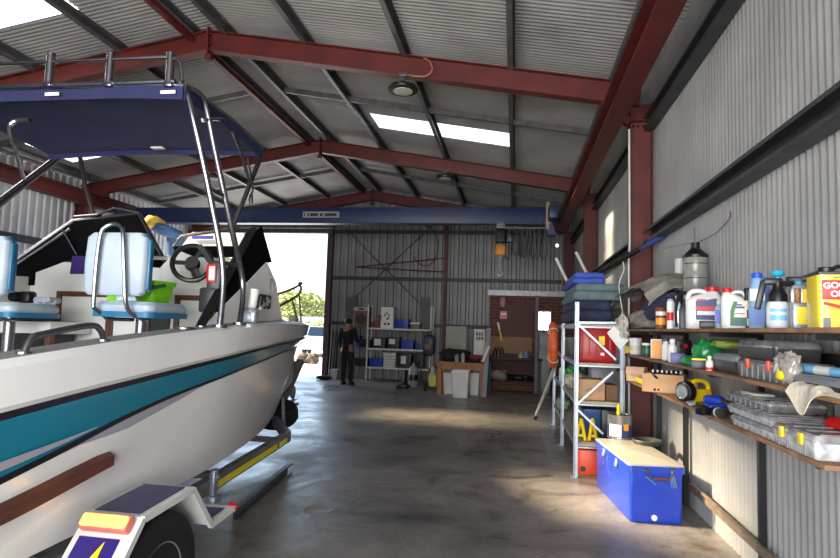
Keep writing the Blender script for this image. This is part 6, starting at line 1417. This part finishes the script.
a = at_Y(484, 399, 13.6); a.z = .01; c = at_Y(489, 328, 13.95)
m = MB(); m.bar(a, c, .10, .03); tag(obj('leaning_board', m, C_('pale_grey_board', (.52, .54, .56))), 'long grey board leaning against right end of workbench', 'board')
a = at_Y(482, 362, 13.7); c = at_Y(489, 346, 13.75); m = MB(); m.bar(a, c, .14, .04, bev=.01); tag(obj('white_panel_offcut', m, L_W), 'white offcut tilted on the right end of the workbench', 'offcut')
# panels behind the bench
YP = 15.3
p0, p1 = at_Y(446, 326, YP), at_Y(466, 347, YP); m = MB(); m.span((p0.x, YP, 0), (p1.x, YP+.04, p0.z)); tag(obj('pale_board', m, C_('board_beige', (.52, .51, .47))), 'pale board standing behind the workbench', 'board')
p0, p1 = at_Y(474, 329, YP), at_Y(485, 352, YP); t = thing('electric_cabinet', 'white electric cabinet with dark window behind the workbench', 'cabinet', ((p0.x+p1.x)/2, YP+.1, 0))
m = MB(); m.span((p0.x, YP, .1), (p1.x, YP+.2, p0.z), .01); m.span((p0.x+.03, YP+.02, 0), (p1.x-.03, YP+.18, .1)); obj('body', m, M_OFFW, t)
m = MB(); w = p1.x-p0.x
for i in range(3):
    for j in range(2): m.span((p0.x+w*(.2+.22*i), YP-.006, p0.z-.28+.11*j), (p0.x+w*(.36+.22*i), YP-.0005, p0.z-.19+.11*j))
obj('dark_window', m, M_BLACK, t)
p0, p1 = at_Y(422, 301, 15.9), at_Y(428, 332, 15.9)
# whiteboard at left of the mullion (seen end-on) 
# ------------------------------------------------- brick alcove with second bench
YBR = 15.6
M_BRICK = bpy.data.materials.new('red_brick'); M_BRICK.use_nodes = True
nt3 = M_BRICK.node_tree; bb = nt3.nodes['Principled BSDF']; br = nt3.nodes.new('ShaderNodeTexBrick'); tcx = nt3.nodes.new('ShaderNodeTexCoord'); mpp = nt3.nodes.new('ShaderNodeMapping')
mpp.inputs['Rotation'].default_value = (PI/2, 0, 0); nt3.links.new(tcx.outputs['Object'], mpp.inputs[0]); nt3.links.new(mpp.outputs[0], br.inputs[0])
br.inputs['Color1'].default_value = (*lin((.44, .23, .17)), 1); br.inputs['Color2'].default_value = (*lin((.36, .18, .14)), 1); br.inputs['Mortar'].default_value = (*lin((.42, .36, .33)), 1)
br.inputs['Scale'].default_value = 1; br.inputs['Brick Width'].default_value = .24; br.inputs['Row Height'].default_value = .086; br.inputs['Mortar Size'].default_value = .010
nt3.links.new(br.outputs[0], bb.inputs['Base Color']); bb.inputs['Roughness'].default_value = .85
bx0, bx1 = at_Y(489, 330, YBR).x, at_Y(536, 330, YBR).x; bzt = at_Y(520, 296, YBR).z
wx0, wx1 = at_Y(537, 330, YBR).x, at_Y(550, 330, YBR).x; wz0, wz1 = at_Y(543, 330, YBR).z, at_Y(543, 312, YBR).z
m = MB(); m.span((bx0, YBR, 0), (wx0, YBR+.11, bzt)); m.span((wx0, YBR, wz1), (1.55, YBR+.11, bzt)); m.span((wx1, YBR, 0), (1.55, YBR+.11, wz1)); m.span((wx0, YBR, 0), (wx1, YBR+.11, wz0)); o = struct('wall_brick', m, M_BRICK); o.name = 'wall_inner'
m = MB(); m.span((bx0-.05, YBR-.06, bzt), (1.55, YBR+.16, bzt+.14)); struct('trim_2', m, mat('pale_flashing', (.58, .59, .60), .4, .3, var=.15))
m = MB(); m.span((wx0, YBR+.04, wz0), (wx1, YBR+.05, wz1)); wn = struct('window_4', m, mat('bright_window', (.95, .97, 1), .4, var=.02, emit=4.0))
m = MB()
for a, c in (((wx0-.03, YBR-.03, wz0-.03), (wx0, YBR+.02, wz1+.03)), ((wx1, YBR-.03, wz0-.03), (wx1+.03, YBR+.02, wz1+.03)), ((wx0, YBR-.03, wz1), (wx1, YBR+.02, wz1+.03)), ((wx0, YBR-.03, wz0-.03), (wx1, YBR+.02, wz0)), (((wx0+wx1)/2-.012, YBR+.0, wz0), ((wx0+wx1)/2+.012, YBR+.035, wz1))): m.span(a, c)
obj('window_frame', m, M_OFFW, wn)
zp0, zp1 = at_Y(512, 355, YBR-.05).z, at_Y(512, 337, YBR-.05).z
m = MB(); m.span((bx0+.04, YBR-.03, zp0), (bx1-.1, YBR-.002, zp1)); tag(obj('tan_backboard', m, C_('tan_board', (.56, .42, .30), .7)), 'tan board fixed to brick wall above the dark bench', 'board')
m = MB(); m.span((at_Y(499, 320, YBR).x, YBR-.035, zp1+.01), (bx1-.1, YBR-.003, at_Y(512, 303, YBR).z)); tag(obj('maroon_panel', m, C_('maroon', (.30, .13, .12), .6)), 'maroon panel on the brick wall above tan board', 'panel')
zb_ = at_Y(512, 358, YBR-.6).z
t = thing('side_bench', 'dark bench with lower shelf along the brick wall', 'bench', ((bx0+bx1)/2, YBR-.3, 0))
m = MB(); m.span((bx0, YBR-.6, zb_-.05), (bx1+.15, YBR-.04, zb_), .004); obj('bench_top', m, C_('bench_dark', (.16, .14, .13), .6), t)
zsf = .28; m = MB(); m.span((bx0+.04, YBR-.55, zsf-.03), (bx1, YBR-.06, zsf)); obj('lower_shelf', m, C_('bench_maroon', (.22, .11, .10), .7), t)
for x in (bx0+.06, bx1+.08):
    m = MB(); m.span((x-.04, YBR-.58, 0), (x+.04, YBR-.08, zb_-.05)); obj('leg', m, C_('bench_grey', (.24, .25, .27), .6), t)
m = MB(); m.span((bx0+.1, YBR-.09, zsf+.001), (bx1, YBR-.06, zb_-.051)); obj('back_panel', m, C_('bench_maroon2', (.26, .13, .11), .7), t)
random.seed(9)
for k, (x, r, h, col, lab) in enumerate(((495, .05, .24, M_BLACK, 'black bottle on the dark bench, leftmost of the row'), (498.5, .045, .3, C_('b1', (.35, .25, .2)), 'brown bottle second from left on the dark bench'), (502, .04, .26, M_DGREY, 'dark bottle third from left on the dark bench'), (521, .09, .15, C_('b2', (.62, .55, .42)), 'squat tan tin at right of the dark bench'), (526, .10, .17, C_('b3', (.36, .44, .55)), 'squat blue grey tin rightmost on the dark bench'))):
    p = at_Y(x, 358, YBR-.35); m = MB(); m.lathe([(r, 0), (r, h*.7), (r*(.95 if r > .08 else .45), h*.8), (r*(.95 if r > .08 else .4), h)], (p.x, YBR-.35, zb_+.001), 16); o = obj('bench_bottle' if r < .08 else 'bench_tin', m, col); tag(o, lab, 'bottle' if r < .08 else 'tin')
m = heap((at_Y(510, 356, YBR-.3).x, YBR-.33, zb_+.04), (.2, .12, .05), 61, .4, 3, flat=zb_+.001); tag(obj('brown_rag', m, C_('rag_brown', (.38, .3, .24), .9)), 'brown rag in the middle of the dark bench', 'rag')
m = heap((at_Y(498, 384, YBR-.3).x, YBR-.33, zsf+.12), (.24, .16, .13), 63, .3, 2.5, flat=zsf+.001); tag(obj('pale_sack', m, C_('sack_pale', (.50, .48, .46), .8), angle=60), 'pale sack on the low shelf under the dark bench', 'sack')
m = heap((at_Y(518, 388, YBR-.3).x, YBR-.33, zsf+.06), (.34, .15, .07), 65, .4, 3, flat=zsf+.001); tag(obj('dark_hose_heap', m, M_BLACK, angle=60), 'black heap on low shelf right of the pale sack', 'heap')
# pink sign, yellow tool hung before the alcove
p0, p1 = at_Y(500, 311, YBR-.1), at_Y(507, 319, YBR-.1); m = MB(); m.span((p0.x, YBR-.06, p1.z), (p1.x, YBR-.045, p0.z)); o = obj('pink_sign', m, C_('pink', (.82, .42, .48))); tag(o, 'small square pink and white sign on the maroon panel', 'sign')
m = MB(); m.span((p0.x+.03, YBR-.064, (p0.z*.55+p1.z*.45)), (p1.x-.03, YBR-.061, p0.z-.05)); obj('white_stripe', m, L_W, o)
p = at_Y(503, 302, YBR-.1); m = MB(); m.blob((p.x, YBR-.10, p.z), (.08, .05, .13), .25, 2, 4); tag(obj('pink_pouch', m, C_('pink_pale', (.70, .48, .45))), 'pale pink pouch hanging above the pink sign', 'pouch')
a, c = at_Y(498, 323, YBR-.15), at_Y(502, 341, YBR-.15); m = MB(); m.bar(a, a.lerp(c, .55), .10, .05, bev=.015); m.bar(a.lerp(c, .5), c, .07, .05, bev=.015); t = obj('yellow_tool', m, C_('tool_yellow', (.80, .74, .10))); tag(t, 'yellow and white handled tool hanging before the brick wall', 'tool')
m = MB(); m.bar(a-(c-a)*.05, a.lerp(c, .4), .104, .054, bev=.015); obj('white_head', m, L_W, t)
m = MB(); m.cyl(a-(c-a)*.05, (a.x, YBR-.04, at_Y(498, 318, YBR).z), .008, n=6); obj('hang_loop', m, M_BLACK, t)
# pale fridge under the little window, dark post beside it
p0, p1 = at_Y(539, 332, 15.2), at_Y(550, 386, 15.2); t = thing('grey_locker', 'pale grey locker below the small bright window', 'locker', ((p0.x+p1.x)/2, 15.35, 0))
m = MB(); m.span((p0.x, 15.15, .04), (p1.x, 15.55, p0.z-.02), .01); m.span((p0.x+.02, 15.18, 0), (p1.x-.02, 15.5, .04)); obj('body', m, C_('locker_grey', (.52, .52, .52)), t)
m = MB(); m.span((p0.x+.02, 15.135, .1), (p1.x-.02, 15.149, p0.z-.45), .004); m.span((p0.x+.02, 15.135, p0.z-.42), (p1.x-.02, 15.149, p0.z-.06), .004); m.span((p0.x+.04, 15.115, p0.z-.65), (p0.x+.06, 15.135, p0.z-.5)); obj('door', m, C_('locker_door', (.58, .58, .57)), t)
p = at_Y(536.5, 340, 15.0); m = MB(); m.span((p.x-.04, 14.96, 0), (p.x+.04, 15.04, bzt-.02)); tag(obj('dark_post', m, C_('post_dark', (.22, .23, .26))), 'dark square post between dark bench and grey locker', 'post')
# ------------------------------------------------- person in dark work clothes, back turned
PX, PY = at_Z(346.5, 384, 0).x, at_Z(346.5, 384, 0).y
PY = 15.0; PX = at_Y(346.5, 370, PY).x
HT = 1.71
t = thing('person', 'person in black shirt and dark trousers standing by back shelving', 'person', (PX, PY, 0), -.2)
def skinobj(name, chains, mats, parent, subd=2, label=None):
    vs = []; es = []; rs = []; idx = {}
    for ch in chains:
        prev = None
        for (p, r) in ch:
            key = tuple(round(c, 4) for c in p)
            if key not in idx: idx[key] = len(vs); vs.append(p); rs.append(r)
            i = idx[key]
            if prev is not None and prev != i: es.append((prev, i))
            prev = i
    me = bpy.data.meshes.new(name); me.from_pydata(vs, es, []); o = bpy.data.objects.new(name, me); COL.objects.link(o)
    md = o.modifiers.new('s', 'SKIN'); md.use_smooth_shade = True
    for i, r in enumerate(rs):
        sv = me.skin_vertices[0].data[i]; sv.radius = (r, r) if not isinstance(r, tuple) else r
    me.skin_vertices[0].data[0].use_root = True
    sb = o.modifiers.new('b', 'SUBSURF'); sb.levels = subd; sb.render_levels = subd
    dg = bpy.context.evaluated_depsgraph_get(); nm = bpy.data.meshes.new_from_object(o.evaluated_get(dg)); bpy.data.objects.remove(o); bpy.data.meshes.remove(me)
    nm.name = name; nm.materials.clear()
    for mm in mats: nm.materials.append(mm)
    for p in nm.polygons: p.use_smooth = True; p.material_index = 0
    q = bpy.data.objects.new(name, nm); COL.objects.link(q); q.parent = parent; WM[q.name] = WM[parent.name]
    return q
pel = (0, 0, .92); hipL, hipR = (-.09, 0, .88), (.09, 0, .88)
SK = mat('skin', (.60, .42, .34), .5, var=.05)
def hand(base, d, side):
    bx_, by_, bz_ = base; ch = [[(base, .026), ((bx_, by_+d[1]*.04, bz_+d[2]*.05), (.034, .018))]]
    pc_ = ch[0][1][0]
    for k, (off, ln) in enumerate(((-.027, .065), (-.009, .075), (.009, .07), (.027, .055))):
        q0 = (pc_[0]+off, pc_[1]+d[1]*.03, pc_[2]+d[2]*.03); q1 = (q0[0], q0[1]+d[1]*ln*.55+.01, q0[2]+d[2]*ln*.5); q2 = (q1[0], q1[1]+d[1]*ln*.2+.018, q1[2]+d[2]*ln*.4)
        ch.append([(pc_, (.034, .018)), (q0, .010), (q1, .009), (q2, .008)])
    q0 = (pc_[0]-side*.04, pc_[1]+.012, pc_[2]+d[2]*.01); q1 = (q0[0]-side*.012, q0[1]+.02, q0[2]+d[2]*.03)
    ch.append([(base, .026), (q0, .011), (q1, .009)]); return ch
shL, shR = (-.19, .0, 1.40), (.19, 0, 1.40); elL, elR = (-.24, .0, 1.12), (.23, .10, 1.13); wrL, wrR = (-.22, .08, .88), (.16, .34, 1.10)
body_ch = [[(pel, .13), ((0, .0, 1.08), .125), ((0, .01, 1.25), .14), ((0, .0, 1.40), .11), ((0, .0, 1.47), .055), ((0, .015, 1.53), .06), ((0, .02, 1.60), .085), ((0, .015, 1.665), .07)],
  [((0, .0, 1.40), .11), (shL, .062), (elL, .042), (wrL, .028)], [((0, .0, 1.40), .11), (shR, .062), (elR, .042), (wrR, .028)],
  [(pel, .13), (hipL, .10), ((-.10, .01, .48), .06), ((-.10, -.02, .09), .04), ((-.10, .10, .045), .035)], [(pel, .13), (hipR, .10), ((.11, .03, .48), .06), ((.12, .0, .09), .04), ((.12, .12, .045), .035)]]
body_ch += hand(wrL, (0, .3, -1), -1)+hand(wrR, (0, 1, -.1), 1)
bd = skinobj('body', body_ch, [SK], t, 2)
m = MB()
m.blob((0, .095, 1.575), (.016, .022, .022), 0, 1, 1, 10, 8)
nose = MB(); nose.prism([(.085, 1.60), (.085, 1.565), (.122, 1.568)], -.012, .012, 'X'); obj('nose', nose, SK, bd, local=True)
for s in (-1, 1):
    m = MB(); m.blob((s*.032, .094, 1.605), (.014, .008, .009), 0, 1, 1, 10, 8); obj('eye', m, M_WHITE, bd, local=True)
    m = MB(); m.blob((s*.088, .01, 1.59), (.010, .022, .034), 0, 1, 1, 10, 8); obj('ear', m, SK, bd, local=True)
m = MB(); m.blob((0, .098, 1.545), (.024, .006, .007), 0, 1, 1, 10, 8); obj('mouth', m, mat('lip', (.5, .25, .22), .5), bd, local=True)
SH = mat('black_shirt', (.07, .07, .09), .9, var=.15); TRS = mat('dark_trousers', (.10, .10, .11), .9, var=.15)
skinobj('shirt', [[((0, 0, .84), .15), ((0, 0, .95), .15), ((0, .0, 1.08), .143), ((0, .01, 1.25), .155), ((0, .0, 1.40), .125), ((0, .0, 1.455), .07)], [((0, .0, 1.40), .125), (shL, .078), ((-.225, -.01, 1.22), .062), ((-.24, .0, 1.12), .055), ((-.222, .07, .93), .042)], [((0, .0, 1.40), .125), (shR, .078), ((.225, .02, 1.22), .062), ((.23, .10, 1.13), .055), ((.172, .29, 1.105), .042)]], [SH], t, 2)
skinobj('trousers', [[((0, 0, 1.0), .135), (pel, .146), (hipL, .115), ((-.10, .01, .48), .078), ((-.10, -.012, .06), .066)], [(pel, .146), (hipR, .115), ((.11, .03, .48), .078), ((.12, .0, .06), .066)]], [TRS], t, 2)
for s, x, y in ((-1, -.10, .04), (1, .12, .06)):
    m = MB(); m.rloft([(0, .048, .135, .045), (.03, .05, .138, .045), (.06, .045, .12, .04), (.09, .042, .06, .04, 0, -.06), (.12, .042, .05, .04, 0, -.07)], (x, y, 0)); obj('boot', m, M_BLACK, t, local=True)
m = MB(); m.blob((0, -.005, 1.635), (.095, .108, .085), .06, 6, 3, sq=2.1); m.v = [Vector((v.x, v.y, max(v.z, 1.575+.05*(v.y > .05)))) for v in m.v]; obj('hair', m, mat('dark_hair', (.06, .05, .045), .6, var=.2, scale=40), t, local=True)
# ================================================================ outside
M_APR = mat('pale_gravel', (.72, .69, .64), .9, var=.12, scale=3, bump=.2)
m = MB(); m.add([(-80, -40, -.03), (60, -40, -.03), (60, 120, -.03), (-80, 120, -.03)], [[0, 1, 2, 3]]); struct('ground', m, M_APR)
def ob(x, y, Y): return at_Y(x, y, Y)
M_LEAF = mat('leaf_green', (.60, .66, .42), .7, var=.3, scale=4)
def foliage(name, label, cat, c, d, n, leaf, trunk=None, seed=1, group=None):
    random.seed(seed); t = thing(name, label, cat, (c[0], c[1], -.03), 0, group); m = MB()
    for i in range(n):
        u = Vector((random.gauss(0, 1), random.gauss(0, 1), random.gauss(0, 1))).normalized()*random.uniform(.55, 1)
        p = Vector((c[0]+u.x*d[0], c[1]+u.y*d[1], c[2]+u.z*d[2])); 
        if p.z < .05: p.z = random.uniform(.05, .4)
        a = Vector((random.gauss(0, 1), random.gauss(0, 1), random.gauss(0, .6))).normalized()*leaf; b_ = a.orthogonal().normalized()*leaf*.5
        m.add([p-a, p+b_, p+a, p-b_], [[0, 1, 2, 3]])
    obj('foliage', m, M_LEAF, t, smooth=False)
    m = MB(); z1 = c[2]
    m.tube([(c[0], c[1], -.03), (c[0]+.05, c[1], z1*.5), (c[0], c[1]+.05, z1)], [d[0]*.08, d[0]*.06, d[0]*.03], n=8)
    for k in range(5): a = k*1.257; m.tube([(c[0], c[1], z1*.6), (c[0]+math.cos(a)*d[0]*.6, c[1]+math.sin(a)*d[1]*.6, z1+d[2]*.4)], [d[0]*.03, d[0]*.01], n=6)
    obj('trunk', m, mat('bark', (.34, .27, .2), .9), t)
q = ob(297, 295, 70); foliage('tree', 'green tree beyond the fence outside the rear doorway', 'tree', (q.x, 70, 2.6), (4.2, 3, 3.2), 2400, .30, seed=2)
q = ob(316, 312, 40); foliage('shrub', 'low green shrub outside doorway, above the parked car', 'shrub', (q.x, 40, .9), (1.9, 1.2, .9), 1100, .14, seed=3)
q = ob(285, 303, 44); foliage('shrub', 'pale green shrub outside doorway behind the bow rail', 'shrub', (q.x, 44, 1.3), (1.6, 1.2, 1.3), 1000, .15, seed=5)
t = thing('boundary_wall', 'long low pale wall outside beyond the shrubs', 'wall', (-20, 52, -.03)); m = MB(); m.span((-60, 52, -.03), (20, 52.2, 2.05)); obj('wall_panel', m, mat('pale_blue_wall', (.80, .84, .88), .7, var=.05), t); m = MB(); m.span((-60, 51.95, 2.05), (20, 52.25, 2.2)); obj('coping', m, mat('grey_blue_coping', (.62, .69, .76), .7), t)
# parked car
q = ob(316, 347, 27.5); t = thing('car', 'silver blue car parked outside the rear doorway', 'car', (q.x-.2, 29, -.03), .25)
M_CAR = mat('silver_blue_paint', (.62, .72, .84), .25, .3, var=.03, coat=.6); M_GLS = mat('car_glass', (.10, .16, .24), .08)
prof = [(-2.1, .35), (-2.15, .7), (-1.95, .9), (-1.1, .98), (-.5, 1.42), (.7, 1.45), (1.5, 1.02), (2.05, .95), (2.12, .6), (2.05, .35)]
m = MB(); m.prism([(a, z) for a, z in prof], -.8, .8, 'X'); obj('car_body', m, M_CAR, t, local=True)
m = MB(); m.prism([(-1.0, .99), (-.48, 1.38), (.68, 1.40), (1.35, 1.03)], -.81, .81, 'X'); m.poly([(-.65, -1.12, 1.0), (.65, -1.12, 1.0), (.6, -.55, 1.41), (-.6, -.55, 1.41)], .02, (0, -1, .8)); obj('car_window', m, M_GLS, t, local=True)
for sx in (-1, 1):
    for y in (-1.3, 1.35): m = MB(); m.lathe([(.05, -.1), (.30, -.1), (.32, -.06), (.32, .06), (.30, .1), (.05, .1)], (sx*.74, y, .32), 20, axis='X'); obj('car_wheel', m, M_RUBBER, t, local=True)
for sx in (-1, 1): m = MB(); m.box((sx*.6, -2.12, .72), (.3, .06, .14), .02); obj('headlamp', m, M_WHITE, t, local=True)
for k, (x, y, lab) in enumerate(((304, 345, 'left of two dark boulders outside the doorway'), (313, 346, 'right of two dark boulders outside the doorway'))):
    q = ob(x, y, 22.6); m = MB(); m.blob((q.x, 22.6, .14), (.26, .25, .24), .3, 2, 70+k, flat=-.03); tag(obj('boulder', m, mat('dark_rock', (.34, .32, .30), .9, var=.25)), lab, 'boulder')
# ================================================================ light and camera
w = bpy.data.worlds.new('sky'); SC.world = w; w.use_nodes = True; nw = w.node_tree
sky = nw.nodes.new('ShaderNodeTexSky'); sky.sky_type = 'NISHITA'; sky.sun_disc = False; sky.sun_elevation = math.radians(36); sky.sun_rotation = math.radians(-85); sky.air_density = 1.0; sky.dust_density = 2.0
bgn = nw.nodes['Background']; nw.links.new(sky.outputs[0], bgn.inputs[0]); bgn.inputs[1].default_value = .4
sd = bpy.data.lights.new('sun', 'SUN'); sd.energy = 34; sd.angle = math.radians(7); sd.color = (1, .78, .50)
so = bpy.data.objects.new('sun', sd); COL.objects.link(so)
so.rotation_euler = Vector((1.0, .0, -.66)).to_track_quat('-Z', 'Y').to_euler(); so.location = (-20, 6, 14)
def area(name, loc, size, sy, power, col, tgt):
    l = bpy.data.lights.new(name, 'AREA'); l.shape = 'RECTANGLE'; l.size = size; l.size_y = sy; l.energy = power; l.color = col
    o = bpy.data.objects.new(name, l); COL.objects.link(o); o.location = loc; o.rotation_euler = Vector(tgt).to_track_quat('-Z', 'Z').to_euler()
    return o
area('front_doorway_daylight', ((FX0+FX1)/2, YF-.02, FZ/2), FX1-FX0, FZ-.1, 850, (.97, .98, 1.0), (0, 1, .0))
area('rear_doorway_daylight', ((DX0+DX1)/2, YB+.3, DZ/2), DX1-DX0, DZ-.1, 130, (.55, .75, 1.0), (0, -1, 0))
cd = bpy.data.cameras.new('camera'); co = bpy.data.objects.new('camera', cd); COL.objects.link(co)
cd.sensor_fit = 'HORIZONTAL'; cd.sensor_width = 36; cd.lens = FPX/840*36; cd.clip_start = .05; cd.clip_end = 400
co.matrix_world = Matrix.Translation(CAMLOC) @ Matrix((_r, _u, -_f)).transposed().to_4x4()
SC.camera = co
vs_ = SC.view_settings; vs_.view_transform = 'Standard'; vs_.look = 'None'; vs_.exposure = 0.25; vs_.gamma = 1; vs_.use_curve_mapping = False
